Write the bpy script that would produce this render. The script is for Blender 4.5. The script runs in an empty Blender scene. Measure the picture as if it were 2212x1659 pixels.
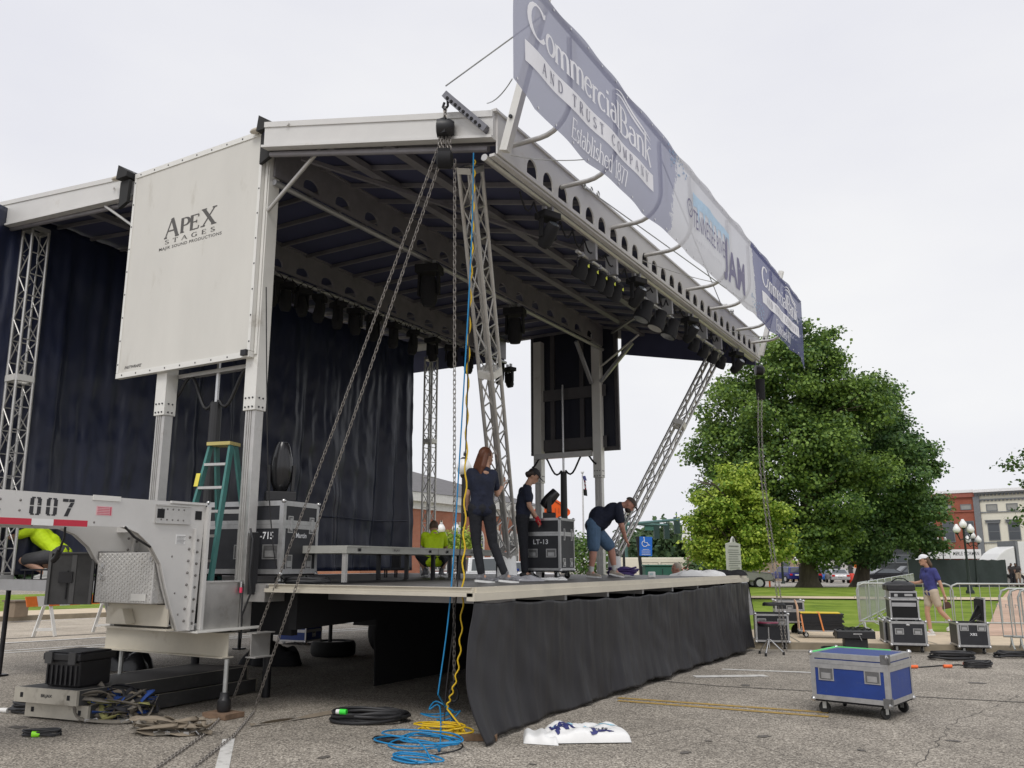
import bpy, bmesh, math, random
import numpy as np
from mathutils import Vector, Matrix, noise as mnoise
random.seed(7)
SC = bpy.context.scene
COL = SC.collection
PI = math.pi
# ---------------------------------------------------------------- camera
CAM = Vector((4.637, -7.1427, 1.6397)); YAW, PIT, FPX = .5298, .207, 1834.26
cam = bpy.data.objects.new('camera', bpy.data.cameras.new('camera'))
COL.objects.link(cam); SC.camera = cam
cam.location = CAM; cam.rotation_euler = (PI/2+PIT, 0, YAW)
cam.data.sensor_width = 36; cam.data.lens = 36*FPX/2212
cam.data.clip_start = .05; cam.data.clip_end = 3000
# ---------------------------------------------------------------- world: overcast sky
SUN_EL, SUN_AZ = 52, -72      # degrees; azimuth measured from +x anticlockwise
w = bpy.data.worlds.new('World'); SC.world = w; w.use_nodes = True
nt = w.node_tree; nt.nodes.clear()
N = nt.nodes.new; L = nt.links.new
out = N('ShaderNodeOutputWorld'); bg = N('ShaderNodeBackground')
sky = N('ShaderNodeTexSky'); sky.sky_type = 'NISHITA'; sky.sun_disc = False
sky.sun_elevation = math.radians(SUN_EL); sky.sun_rotation = math.radians(90-SUN_AZ)
bg.inputs['Strength'].default_value = .1
tc = N('ShaderNodeTexCoord'); mp = N('ShaderNodeMapping'); mp.inputs['Scale'].default_value = (1, 1, 2.6)
nz = N('ShaderNodeTexNoise'); nz.inputs['Scale'].default_value = 1.7; nz.inputs['Detail'].default_value = 5; nz.inputs['Roughness'].default_value = .5
rp = N('ShaderNodeValToRGB')
rp.color_ramp.elements[0].position = .3; rp.color_ramp.elements[0].color = (7.75, 7.8, 8.45, 1)
rp.color_ramp.elements[1].position = .72; rp.color_ramp.elements[1].color = (9.1, 9.1, 9.2, 1)
mx = N('ShaderNodeMix'); mx.data_type = 'RGBA'; mx.inputs['Factor'].default_value = .96
L(tc.outputs['Generated'], mp.inputs['Vector']); L(mp.outputs[0], nz.inputs['Vector']); L(nz.outputs['Fac'], rp.inputs['Fac'])
L(sky.outputs[0], mx.inputs['A']); L(rp.outputs[0], mx.inputs['B']); L(mx.outputs['Result'], bg.inputs['Color']); L(bg.outputs[0], out.inputs['Surface'])
sun = bpy.data.objects.new('sun', bpy.data.lights.new('sun', 'SUN')); COL.objects.link(sun)
sun.data.energy = 1.5; sun.data.angle = math.radians(25); sun.data.color = (1, .965, .92)
sun.rotation_euler = (0, math.radians(90-SUN_EL), math.radians(SUN_AZ))
sun.location = (0, 0, 60)
SC.view_settings.view_transform = 'Standard'; SC.view_settings.look = 'None'
SC.view_settings.gamma = 1; SC.view_settings.exposure = 0.05
SC.render.engine = 'CYCLES'
# ---------------------------------------------------------------- measuring helpers (photo measured on a 2212 px wide copy)
_f = Vector((-math.sin(YAW)*math.cos(PIT), math.cos(YAW)*math.cos(PIT), math.sin(PIT)))
RV = Vector((math.cos(YAW), math.sin(YAW), 0)); _u = RV.cross(_f); FH = Vector((-math.sin(YAW), math.cos(YAW), 0))
def at(ax, v, px, py):
    d = _f+RV*((px-1106)/FPX)-_u*((py-829.5)/FPX); i = 'xyz'.index(ax); t = (v-CAM[i])/d[i]
    return CAM+d*t
def dp(depth, px, py):
    d = _f+RV*((px-1106)/FPX)-_u*((py-829.5)/FPX)
    return CAM+d*depth
def proj(P):
    d = Vector(P)-CAM; z = d.dot(_f); return 1106+FPX*d.dot(RV)/z, 829.5-FPX*d.dot(_u)/z
def ypx(x, z, px):      # y along a pipe (x, z) that shows at image column px
    a, b = -2, 14
    for _ in range(40):
        m = (a+b)/2
        if proj((x, m, z))[0] < px: a = m
        else: b = m
    return a
def gz(x, y):
    d = (Vector((x, y, 0))-Vector((CAM.x, CAM.y, 0))).dot(FH)
    return -.012*max(0, d-50)
def gnd(depth, px):
    p = dp(depth, px, 1215); return Vector((p.x, p.y, gz(p.x, p.y)))
# ---------------------------------------------------------------- mesh builder
class MB:
    def __init__(s): s.v = []; s.f = []; s.m = []; s.k = 0
    def add(s, vs, fs):
        n = len(s.v); s.v += [tuple(v) for v in vs]; s.f += [tuple(i+n for i in f) for f in fs]; s.m += [s.k]*len(fs)
        return s
    def obox(s, o, a, b, c):
        o, a, b, c = map(Vector, (o, a, b, c))
        vs = [o, o+a, o+a+b, o+b, o+c, o+a+c, o+a+b+c, o+b+c]
        fs = [(0, 3, 2, 1), (4, 5, 6, 7), (0, 1, 5, 4), (1, 2, 6, 5), (2, 3, 7, 6), (3, 0, 4, 7)]
        if a.cross(b).dot(c) < 0: fs = [f[::-1] for f in fs]
        return s.add(vs, fs)
    def box(s, x0, x1, y0, y1, z0, z1):
        return s.obox((x0, y0, z0), (x1-x0, 0, 0), (0, y1-y0, 0), (0, 0, z1-z0))
    def cbox(s, c, sx, sy, sz, rz=0, rx=0, ry=0):
        R = Matrix.Rotation(rz, 3, 'Z') @ Matrix.Rotation(ry, 3, 'Y') @ Matrix.Rotation(rx, 3, 'X')
        a, b, d = R @ Vector((sx, 0, 0)), R @ Vector((0, sy, 0)), R @ Vector((0, 0, sz))
        return s.obox(Vector(c)-(a+b+d)/2, a, b, d)
    def bar(s, p, q, w, h, up=(0, 0, 1)):
        p, q = Vector(p), Vector(q); d = q-p; up = Vector(up)
        x = d.cross(up)
        if x.length < 1e-6: x = d.cross(Vector((1, 0, 0)))
        x.normalize(); z = x.cross(d).normalized()
        return s.obox(p-x*w/2-z*h/2, d, x*w, z*h)
    def path(s, pts, r, n=8, closed=False, cap=True):
        pts = [Vector(p) for p in pts]; m = len(pts)
        rs = r if hasattr(r, '__len__') else [r]*m
        base = len(s.v); prev = None; vs = []
        for i, p in enumerate(pts):
            if closed: t = pts[(i+1) % m]-pts[i-1]
            else: t = pts[min(i+1, m-1)]-pts[max(i-1, 0)]
            t.normalize()
            if prev is None:
                a = t.cross(Vector((0, 0, 1)))
                if a.length < .1: a = t.cross(Vector((0, 1, 0)))
            else: a = prev-t*prev.dot(t)
            a.normalize(); prev = a; b = t.cross(a)
            for j in range(n):
                an = 2*PI*j/n; vs.append(p+(a*math.cos(an)+b*math.sin(an))*rs[i])
        fs = []
        for i in range(m if closed else m-1):
            i2 = (i+1) % m
            for j in range(n):
                k = (j+1) % n; fs.append((i*n+j, i2*n+j, i2*n+k, i*n+k)[::-1])
        if cap and not closed:
            fs.append(tuple(range(n))); fs.append(tuple((m-1)*n+j for j in range(n))[::-1])
        return s.add(vs, fs)
    def tube(s, p, q, r, n=10, r2=None): return s.path([p, q], [r, r if r2 is None else r2], n)
    def lathe(s, prof, c=(0, 0, 0), ax=(0, 0, 1), n=20, cap=True):
        c = Vector(c); ax = Vector(ax).normalized(); a = ax.cross(Vector((0, 0, 1)))
        if a.length < .1: a = Vector((1, 0, 0))
        a.normalize(); b = ax.cross(a); vs = []; m = len(prof)
        for r, h in prof:
            for j in range(n):
                an = 2*PI*j/n; vs.append(c+ax*h+(a*math.cos(an)+b*math.sin(an))*r)
        fs = [(i*n+j, i*n+(j+1) % n, (i+1)*n+(j+1) % n, (i+1)*n+j) for i in range(m-1) for j in range(n)]
        if cap: fs += [tuple(range(n))[::-1], tuple((m-1)*n+j for j in range(n))]
        return s.add(vs, fs)
    def cyl(s, c, ax, r, h, n=16): return s.lathe([(r, 0), (r, h)], c, ax, n)
    def ell(s, c, rx, ry, rz, n=12, m=8, R=None):
        c = Vector(c); vs = []; R = R or Matrix.Identity(3)
        for i in range(m+1):
            t = PI*i/m
            for j in range(n):
                a = 2*PI*j/n; vs.append(c+R @ Vector((rx*math.sin(t)*math.cos(a), ry*math.sin(t)*math.sin(a), rz*math.cos(t))))
        fs = [(i*n+j, (i+1)*n+j, (i+1)*n+(j+1) % n, i*n+(j+1) % n) for i in range(m) for j in range(n)]
        return s.add(vs, fs)
    def prism(s, poly, e):
        e = Vector(e); P = [Vector(p) for p in poly]; n = len(P)
        nrm = Vector((0, 0, 0))
        for i in range(n): nrm += P[i].cross(P[(i+1) % n])
        f0 = tuple(range(n)); f1 = tuple(i+n for i in range(n)); sd = [(i, (i+1) % n, n+(i+1) % n, n+i) for i in range(n)]
        if nrm.dot(e) > 0: fs = [f0[::-1], f1]+sd
        else: fs = [f0, f1[::-1]]+[f[::-1] for f in sd]
        return s.add(P+[p+e for p in P], fs)
    def grid(s, fn, nu, nv):
        vs = [fn(i/nu, j/nv) for j in range(nv+1) for i in range(nu+1)]
        return s.add(vs, [(j*(nu+1)+i, j*(nu+1)+i+1, (j+1)*(nu+1)+i+1, (j+1)*(nu+1)+i) for j in range(nv) for i in range(nu)])
    def quad(s, *p): return s.add(p, [tuple(range(len(p)))])
    def plate(s, outer, holes, o, a, b, t):
        """outline with holes in the plane o + u*a + v*b, thickness vector t"""
        bm = bmesh.new()
        for loop in [outer]+holes:
            vs = [bm.verts.new((u, v, 0)) for u, v in loop]
            for i in range(len(vs)): bm.edges.new((vs[i], vs[(i+1) % len(vs)]))
        bmesh.ops.triangle_fill(bm, edges=bm.edges[:], use_beauty=True)
        r = bmesh.ops.extrude_face_region(bm, geom=bm.faces[:])
        for e in r['geom']:
            if isinstance(e, bmesh.types.BMVert): e.co.z = 1
        bmesh.ops.recalc_face_normals(bm, faces=bm.faces[:])
        o, a, b, t = map(Vector, (o, a, b, t)); bm.verts.index_update()
        fl = a.cross(b).dot(t) < 0
        s.add([o+a*v.co.x+b*v.co.y+t*v.co.z for v in bm.verts], [tuple(v.index for v in (reversed(f.verts) if fl else f.verts)) for f in bm.faces])
        bm.free(); return s
    def xf(s, M):
        s.v = [tuple(M @ Vector(v)) for v in s.v]; return s
    def build(s, name, mat, parent=None, smooth=None, world=False, bevel=0):
        me = bpy.data.meshes.new(name); me.from_pydata(s.v, [], s.f)
        ms = mat if isinstance(mat, (list, tuple)) else [mat]
        for m in ms: me.materials.append(m)
        if len(ms) > 1: me.polygons.foreach_set('material_index', s.m)
        me.validate(); me.update()
        if smooth is not None:
            me.polygons.foreach_set('use_smooth', [True]*len(me.polygons))
            if smooth < 180: me.set_sharp_from_angle(angle=math.radians(smooth))
        o = bpy.data.objects.new(name, me); COL.objects.link(o)
        if bevel:
            b = o.modifiers.new('bevel', 'BEVEL'); b.width = bevel; b.segments = 2; b.limit_method = 'ANGLE'
        if parent:
            o.parent = parent
            if world and parent.type == 'EMPTY': o.matrix_parent_inverse = EW[parent.name]
        return o
EW = {}
def thing(name, label, cat, loc=(0, 0, 0), rz=0, group=None):
    o = bpy.data.objects.new(name, None); COL.objects.link(o); o.location = loc; o.rotation_euler = (0, 0, rz)
    o.empty_display_size = .2
    EW[o.name] = (Matrix.Translation(Vector(loc)) @ Matrix.Rotation(rz, 4, 'Z')).inverted()
    return tag(o, label, cat, group)
def tag(o, label=None, cat=None, group=None, kind=None):
    if label: o['label'] = label
    if cat: o['category'] = cat
    if group: o['group'] = group
    if kind: o['kind'] = kind
    return o
def dup(root, loc=None, rz=None, label=None, group=None):
    def cp(o, par):
        c = o.copy(); COL.objects.link(c)
        if par: c.parent = par; c.matrix_parent_inverse = o.matrix_parent_inverse.copy()
        for ch in list(o.children): cp(ch, c)
        return c
    r = cp(root, None)
    if loc is not None: r.location = loc
    if rz is not None: r.rotation_euler = (0, 0, rz)
    if label: r['label'] = label
    if group: r['group'] = group
    return r
# ---------------------------------------------------------------- materials
def M(name, col, rough=.6, metal=0, var=.12, scale=6, bump=0, bscale=60, spec=None, dirt=None, stretch=None):
    m = bpy.data.materials.new(name); m.use_nodes = True; nt = m.node_tree; b = nt.nodes['Principled BSDF']
    N = nt.nodes.new; L = nt.links.new
    b.inputs['Roughness'].default_value = rough; b.inputs['Metallic'].default_value = metal
    if spec is not None: b.inputs['Specular IOR Level'].default_value = spec
    tc = N('ShaderNodeTexCoord'); v = tc.outputs['Object']
    if stretch:
        mp = N('ShaderNodeMapping'); mp.inputs['Scale'].default_value = stretch; L(v, mp.inputs['Vector']); v = mp.outputs[0]
    n = N('ShaderNodeTexNoise'); n.inputs['Scale'].default_value = scale; n.inputs['Detail'].default_value = 6; n.inputs['Roughness'].default_value = .65
    L(v, n.inputs['Vector'])
    r = N('ShaderNodeValToRGB'); c = Vector(col[:3])
    r.color_ramp.elements[0].position = .3; r.color_ramp.elements[1].position = .7
    r.color_ramp.elements[0].color = (*(c*(1-var)), 1); r.color_ramp.elements[1].color = (*[min(1, k) for k in c*(1+var)], 1)
    L(n.outputs['Fac'], r.inputs['Fac']); colout = r.outputs[0]
    if dirt:
        n2 = N('ShaderNodeTexNoise'); n2.inputs['Scale'].default_value = dirt[2]; n2.inputs['Detail'].default_value = 8; n2.inputs['Roughness'].default_value = .7
        L(v, n2.inputs['Vector']); r2 = N('ShaderNodeValToRGB'); r2.color_ramp.elements[0].position = dirt[1]; r2.color_ramp.elements[1].position = dirt[1]+.18
        L(n2.outputs['Fac'], r2.inputs['Fac']); mx = N('ShaderNodeMix'); mx.data_type = 'RGBA'
        L(r2.outputs[0], mx.inputs['Factor']); L(colout, mx.inputs['A']); mx.inputs['B'].default_value = (*dirt[0], 1); colout = mx.outputs['Result']
    L(colout, b.inputs['Base Color'])
    if rough < .95:
        mr = N('ShaderNodeMapRange'); mr.inputs['To Min'].default_value = max(.02, rough-.1); mr.inputs['To Max'].default_value = min(1, rough+.12)
        L(n.outputs['Fac'], mr.inputs['Value']); L(mr.outputs[0], b.inputs['Roughness'])
    if bump:
        n3 = N('ShaderNodeTexNoise'); n3.inputs['Scale'].default_value = bscale; n3.inputs['Detail'].default_value = 4
        L(v, n3.inputs['Vector']); bp = N('ShaderNodeBump'); bp.inputs['Strength'].default_value = bump; bp.inputs['Distance'].default_value = .02
        L(n3.outputs['Fac'], bp.inputs['Height']); L(bp.outputs[0], b.inputs['Normal'])
    return m
def ramp(nt, fac, stops):
    r = nt.nodes.new('ShaderNodeValToRGB'); e = r.color_ramp.elements
    while len(e) < len(stops): e.new(.5)
    for i, (p, c) in enumerate(stops): e[i].position = p; e[i].color = (*c, 1)
    nt.links.new(fac, r.inputs['Fac']); return r.outputs[0]
def M_asphalt(name, stops, crack=True):
    m = bpy.data.materials.new(name); m.use_nodes = True; nt = m.node_tree; b = nt.nodes['Principled BSDF']; N = nt.nodes.new; L = nt.links.new
    tc = N('ShaderNodeTexCoord'); v = tc.outputs['Object']
    def noise(s, d=6, r=.6):
        n = N('ShaderNodeTexNoise'); n.inputs['Scale'].default_value = s; n.inputs['Detail'].default_value = d; n.inputs['Roughness'].default_value = r; L(v, n.inputs['Vector']); return n.outputs['Fac']
    vo = N('ShaderNodeTexVoronoi'); vo.inputs['Scale'].default_value = 75; L(v, vo.inputs['Vector'])
    sp = N('ShaderNodeSeparateColor'); L(vo.outputs['Color'], sp.inputs[0])
    c1 = ramp(nt, sp.outputs[0], stops)
    big = noise(.35, 5, .6); mid = noise(2.3, 7, .7)
    def mul(a, f, lo, hi):
        mr = N('ShaderNodeMapRange'); mr.inputs['From Min'].default_value = .3; mr.inputs['From Max'].default_value = .7; mr.inputs['To Min'].default_value = lo; mr.inputs['To Max'].default_value = hi; L(f, mr.inputs['Value'])
        x = N('ShaderNodeVectorMath'); x.operation = 'SCALE'; L(a, x.inputs[0]); L(mr.outputs[0], x.inputs['Scale']); return x.outputs[0]
    c = mul(mul(mul(c1, big, .8, 1.12), mid, .84, 1.14), noise(.9, 3, .4), .86, 1.08)
    L(c, b.inputs['Base Color']); b.inputs['Roughness'].default_value = .9; b.inputs['Specular IOR Level'].default_value = .25
    bp = N('ShaderNodeBump'); bp.inputs['Strength'].default_value = .45; bp.inputs['Distance'].default_value = .006
    L(vo.outputs['Distance'], bp.inputs['Height']); L(bp.outputs[0], b.inputs['Normal'])
    return m
def M_brick(name, c1, c2, mortar, sc=1):
    m = bpy.data.materials.new(name); m.use_nodes = True; nt = m.node_tree; b = nt.nodes['Principled BSDF']; N = nt.nodes.new; L = nt.links.new
    tc = N('ShaderNodeTexCoord'); sx = N('ShaderNodeSeparateXYZ'); L(tc.outputs['Object'], sx.inputs[0])
    ad = N('ShaderNodeMath'); L(sx.outputs[0], ad.inputs[0]); L(sx.outputs[1], ad.inputs[1]); cb = N('ShaderNodeCombineXYZ'); L(ad.outputs[0], cb.inputs[0]); L(sx.outputs[2], cb.inputs[1])
    k = N('ShaderNodeTexBrick'); L(cb.outputs[0], k.inputs['Vector']); k.inputs['Scale'].default_value = sc
    k.inputs['Color1'].default_value = (*c1, 1); k.inputs['Color2'].default_value = (*c2, 1); k.inputs['Mortar'].default_value = (*mortar, 1)
    k.inputs['Mortar Size'].default_value = .008; k.inputs['Brick Width'].default_value = .22; k.inputs['Row Height'].default_value = .075
    n = N('ShaderNodeTexNoise'); n.inputs['Scale'].default_value = .8; n.inputs['Detail'].default_value = 8; L(tc.outputs['Object'], n.inputs['Vector'])
    mr = N('ShaderNodeMapRange'); mr.inputs['To Min'].default_value = .7; mr.inputs['To Max'].default_value = 1.3; L(n.outputs['Fac'], mr.inputs['Value'])
    x = N('ShaderNodeVectorMath'); x.operation = 'SCALE'; L(k.outputs['Color'], x.inputs[0]); L(mr.outputs[0], x.inputs['Scale'])
    L(x.outputs[0], b.inputs['Base Color']); b.inputs['Roughness'].default_value = .9; b.inputs['Specular IOR Level'].default_value = .2
    return m
def M_leaf(name, dark, light, hue=.0):
    m = bpy.data.materials.new(name); m.use_nodes = True; nt = m.node_tree; b = nt.nodes['Principled BSDF']; N = nt.nodes.new; L = nt.links.new
    tc = N('ShaderNodeTexCoord'); n = N('ShaderNodeTexNoise'); n.inputs['Scale'].default_value = .45; n.inputs['Detail'].default_value = 4; n.inputs['Roughness'].default_value = .65; L(tc.outputs['Object'], n.inputs['Vector'])
    ge = N('ShaderNodeNewGeometry'); ad = N('ShaderNodeMath'); ad.operation = 'MULTIPLY_ADD'; ad.inputs[1].default_value = .55; L(ge.outputs['Random Per Island'], ad.inputs[0]); 
    sb = N('ShaderNodeMath'); sb.operation = 'SUBTRACT'; sb.inputs[1].default_value = .27; L(n.outputs['Fac'], sb.inputs[0]); L(sb.outputs[0], ad.inputs[2])
    c = ramp(nt, ad.outputs[0], [(.25, dark), (.75, light)])
    L(c, b.inputs['Base Color']); b.inputs['Roughness'].default_value = .5; b.inputs['Specular IOR Level'].default_value = .35
    tr = N('ShaderNodeBsdfTranslucent'); L(c, tr.inputs['Color']); ms = N('ShaderNodeMixShader'); ms.inputs[0].default_value = .3
    L(b.outputs[0], ms.inputs[1]); L(tr.outputs[0], ms.inputs[2]); L(ms.outputs[0], nt.nodes['Material Output'].inputs['Surface'])
    return m
def M_glass(name, col=(.02, .03, .04), rough=.08):
    m = bpy.data.materials.new(name); m.use_nodes = True; b = m.node_tree.nodes['Principled BSDF']
    b.inputs['Base Color'].default_value = (*col, 1); b.inputs['Roughness'].default_value = rough; b.inputs['Specular IOR Level'].default_value = .8
    return m
alu = M('brushed_aluminium', (.56, .55, .53), .42, .75, .08, 8, .08, 200, dirt=((.38, .35, .31), .58, 3))
alu_paint = M('white_painted_metal', (.74, .73, .69), .45, .15, .05, 3, .03, 80, dirt=((.45, .42, .36), .6, 2.2))
alu_dark = M('dull_aluminium_in_shade', (.42, .42, .43), .5, .6, .1, 5)  # darker copy of the aluminium, with shade put into its colour
beige_metal = M('dusty_beige_metal', (.58, .54, .45), .55, .2, .08, 2.5, .05, 60, dirt=((.36, .3, .22), .6, 2.5))
panel_mat = M('off_white_panel', (.62, .605, .56), .5, 0, .05, 1.2, .25, 1.1, dirt=((.50, .475, .42), .58, 3.2), stretch=(1, 1, .35))
steel = M('galvanised_steel', (.5, .51, .5), .4, .7, .15, 12)
blk = M('black_plastic', (.018, .018, .02), .45, 0, .2, 10)
blk_metal = M('black_metal', (.02, .02, .023), .4, .3, .2, 10)
blk_matte = M('matte_black', (.012, .012, .014), .85, 0, .2, 8)
gloss = M('gloss_black_shell', (.02, .02, .022), .16, 0, .2, 8)
rubber = M('rubber', (.02, .02, .02), .75, 0, .2, 20)
white = M('white_plastic', (.78, .78, .76), .5, 0, .04, 5)
white_vinyl = M('white_vinyl', (.8, .8, .79), .45, 0, .03, 3)
ink = M('dark_lettering', (.03, .03, .035), .6, 0, .3, 30)
greyink = M('grey_lettering', (.09, .085, .08), .6, 0, .2, 30)
whiteink = M('white_lettering', (.75, .76, .78), .6, 0, .06, 30)
navy = M('navy_ink', (.035, .04, .16), .5, 0, .1, 4)
red = M('red_reflective', (.55, .02, .05), .35, 0, .1, 8)
chrome = M('zinc_hardware', (.6, .6, .6), .3, .9, .12, 20)
blue = M('blue_laminate', (.013, .045, .23), .5, 0, .14, 6, .1, 150, dirt=((.06, .09, .22), .6, 9))
caseblk = M('black_case_laminate', (.02, .021, .026), .5, 0, .2, 12, .1, 200)
orange = M('orange_plastic', (.85, .17, .02), .5, 0, .05, 5)
# ================================================================ lettering
def font_mesh(txt, sp=1.0, bold=0):
    cu = bpy.data.curves.new('t', 'FONT'); cu.body = txt; cu.size = 1; cu.space_character = sp; cu.offset = bold; cu.resolution_u = 3
    o = bpy.data.objects.new('t', cu); me = bpy.data.meshes.new_from_object(o)
    vs = [tuple(v.co) for v in me.vertices]; fs = [tuple(p.vertices) for p in me.polygons]
    bpy.data.objects.remove(o); bpy.data.curves.remove(cu); bpy.data.meshes.remove(me)
    return vs, fs
def put_text(mb, vf, o, a, b, W=None, H=None, sl=0):
    """fit 2-D glyph faces into a W x H field starting at o along a (reading) and b (up)"""
    vs, fs = vf; xs = [v[0] for v in vs]; ys = [v[1] for v in vs]
    x0, x1, y0, y1 = min(xs), max(xs), min(ys), max(ys)
    sy = H/(y1-y0) if H else W/(x1-x0); sx = W/(x1-x0) if W else sy
    o, a, b = Vector(o), Vector(a).normalized(), Vector(b).normalized(); nrm = a.cross(b)
    mb.add([o+a*((v[0]-x0)*sx+sl*(v[1]-y0)*sy)+b*((v[1]-y0)*sy)+nrm*(v[2]) for v in vs], fs)
G = {  # serif glyphs: l=line (x0,y0,x1,y1), a=arc (cx,cy,rx,ry,from,to), h=hairline, last = advance
'A': ['h .02 0 .36 1', 'l .36 1 .72 0', 'h .12 .34 .58 .34', 'h -.06 0 .12 0', 'h .6 0 .84 0', .84],
'B': ['l .12 0 .12 1', 'h .02 0 .34 0', 'h .02 1 .34 1', 'a .32 .76 .24 .24 -90 90', 'a .34 .27 .29 .27 -90 90', 'h .12 .53 .34 .53', .72],
'C': ['a .42 .5 .38 .5 40 320', 'h .72 .82 .74 .98', .84],
'D': ['l .12 0 .12 1', 'h .02 0 .34 0', 'h .02 1 .34 1', 'a .32 .5 .42 .5 -90 90', .84],
'E': ['l .12 0 .12 1', 'h .02 0 .6 0', 'h .02 1 .58 1', 'h .12 .52 .46 .52', 'h .6 0 .62 .2', 'h .58 1 .58 .82', 'h .46 .42 .46 .62', .68],
'G': ['a .42 .5 .38 .5 45 330', 'l .72 .05 .72 .4', 'h .52 .4 .82 .4', 'h .7 .84 .72 .98', .88],
'M': ['h .12 0 .12 1', 'l .12 1 .46 .05', 'h .46 .05 .8 1', 'l .82 0 .82 1', 'h 0 0 .24 0', 'h .68 0 .96 0', 'h 0 1 .14 1', 'h .8 1 .96 1', 1],
'N': ['h .12 0 .12 1', 'l .12 1 .7 0', 'h .7 0 .7 1', 'h 0 0 .24 0', 'h 0 1 .14 1', 'h .58 1 .84 1', .86],
'O': ['a .42 .5 .38 .5 0 360', .86],
'P': ['l .12 0 .12 1', 'h 0 0 .28 0', 'h .02 1 .34 1', 'a .32 .74 .28 .26 -90 90', 'h .12 .48 .34 .48', .66],
'R': ['l .12 0 .12 1', 'h 0 0 .26 0', 'h .02 1 .34 1', 'a .32 .75 .26 .25 -90 90', 'h .12 .5 .34 .5', 'l .34 .5 .7 0', 'h .6 0 .8 0', .78],
'S': ['a .3 .75 .22 .24 50 200', 'l .1 .66 .5 .36', 'a .3 .26 .24 .26 -160 20', 'h .5 .8 .5 .98', 'h .07 .02 .07 .24', .62],
'T': ['l .34 0 .34 1', 'h 0 1 .68 1', 'h .2 0 .48 0', 'h 0 1 0 .78', 'h .68 1 .68 .78', .72],
'U': ['l .13 1 .13 .3', 'a .41 .3 .28 .3 180 360', 'h .69 .3 .69 1', 'h 0 1 .28 1', 'h .58 1 .8 1', .84],
'X': ['l .08 1 .66 0', 'h .08 0 .66 1', 'h -.04 0 .2 0', 'h .52 0 .8 0', 'h -.04 1 .24 1', 'h .54 1 .78 1', .8],
'Y': ['l .04 1 .36 .46', 'h .68 1 .36 .46', 'l .36 .46 .36 0', 'h .22 0 .5 0', 'h -.06 1 .18 1', 'h .56 1 .8 1', .76],
'a': ['a .24 .2 .2 .2 90 330', 'l .44 .06 .44 .46', 'a .26 .46 .18 .2 0 150', 'h .44 .04 .54 0', 'h .24 .4 .44 .42', .56],
'b': ['l .1 0 .1 1', 'a .26 .32 .26 .32 -130 130', 'h 0 1 .1 1', .6],
'c': ['a .3 .32 .26 .32 50 310', .56],
'd': ['a .28 .32 .24 .32 50 310', 'l .48 0 .48 1', 'h .4 1 .48 1', 'h .48 0 .58 0', .64],
'e': ['a .3 .32 .26 .32 20 320', 'h .05 .36 .54 .4', .6],
'h': ['l .1 0 .1 1', 'h 0 1 .1 1', 'a .28 .42 .2 .22 0 160', 'l .48 0 .48 .42', 'h 0 0 .2 0', 'h .38 0 .6 0', .64],
'i': ['l .12 0 .12 .62', 'h 0 0 .24 0', 'h 0 .62 .12 .62', 'l .12 .84 .12 .96', .3],
'k': ['l .1 0 .1 1', 'h 0 1 .1 1', 'h 0 0 .2 0', 'h .12 .28 .46 .62', 'l .24 .38 .54 -.12', 'h .36 .62 .58 .62', .58],
'l': ['l .12 0 .12 1', 'h 0 0 .24 0', 'h 0 1 .12 1', .28],
'm': ['l .1 0 .1 .6', 'a .27 .42 .18 .22 0 160', 'l .45 0 .45 .42', 'a .62 .42 .18 .22 0 160', 'l .8 0 .8 .42', 'h 0 0 .2 0', 'h .36 0 .54 0', 'h .7 0 .9 0', 'h 0 .6 .1 .6', .94],
'n': ['l .1 0 .1 .6', 'a .28 .42 .2 .22 0 160', 'l .48 0 .48 .42', 'h 0 0 .2 0', 'h .38 0 .58 0', 'h 0 .6 .1 .6', .62],
'o': ['a .3 .32 .26 .32 0 360', .62],
'r': ['l .1 0 .1 .6', 'a .3 .4 .2 .22 60 160', 'h 0 0 .22 0', 'h 0 .6 .1 .6', .42],
's': ['a .2 .48 .14 .15 40 210', 'l .08 .42 .34 .24', 'a .2 .16 .16 .16 -160 20', .42],
't': ['l .14 .12 .14 .84', 'a .26 .12 .12 .12 180 300', 'h 0 .6 .3 .6', .36],
'1': ['l .2 0 .2 1', 'h .06 .86 .2 1', 'h .08 0 .32 0', .4],
'8': ['a .28 .75 .2 .23 0 360', 'a .28 .27 .25 .26 0 360', .58],
'7': ['h .02 .98 .5 .98', 'l .5 .98 .18 0', .54], ' ': [.4]}
def serif(txt, thick=.15, thin=.05, track=0.):
    vs, fs, x, dz = [], [], 0, 0
    for ch in txt:
        g = G[ch]
        for s in g[:-1]:
            t = s.split(); q = [float(k) for k in t[1:]]
            if t[0] == 'a':
                n = max(6, int(abs(q[5]-q[4])/20)); P = [(q[0]+q[2]*math.cos(math.radians(q[4]+(q[5]-q[4])*i/n)), q[1]+q[3]*math.sin(math.radians(q[4]+(q[5]-q[4])*i/n))) for i in range(n+1)]
            else: P = [(q[0], q[1]), (q[2], q[3])]
            b = len(vs); dz += .00008
            for i, (px, py) in enumerate(P):
                a, c = P[max(i-1, 0)], P[min(i+1, len(P)-1)]
                if t[0] == 'a' and q[5]-q[4] == 360 and i in (0, n): a, c = P[n-1], P[1]
                dx, dy = c[0]-a[0], c[1]-a[1]; l = math.hypot(dx, dy) or 1; dx /= l; dy /= l
                wd = thin if t[0] == 'h' else thin+(thick-thin)*abs(dy)**1.3
                ex = -dy*wd/2; ey = dx*wd/2
                vs += [(x+px+ex, py+ey, dz), (x+px-ex, py-ey, dz)]
            fs += [(b+2*i, b+2*i+1, b+2*i+3, b+2*i+2)[::-1] for i in range(len(P)-1)]
            fs[-(len(P)-1):] = [f if True else f for f in fs[-(len(P)-1):]]
        x += g[-1]+track
    return vs, fs
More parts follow.
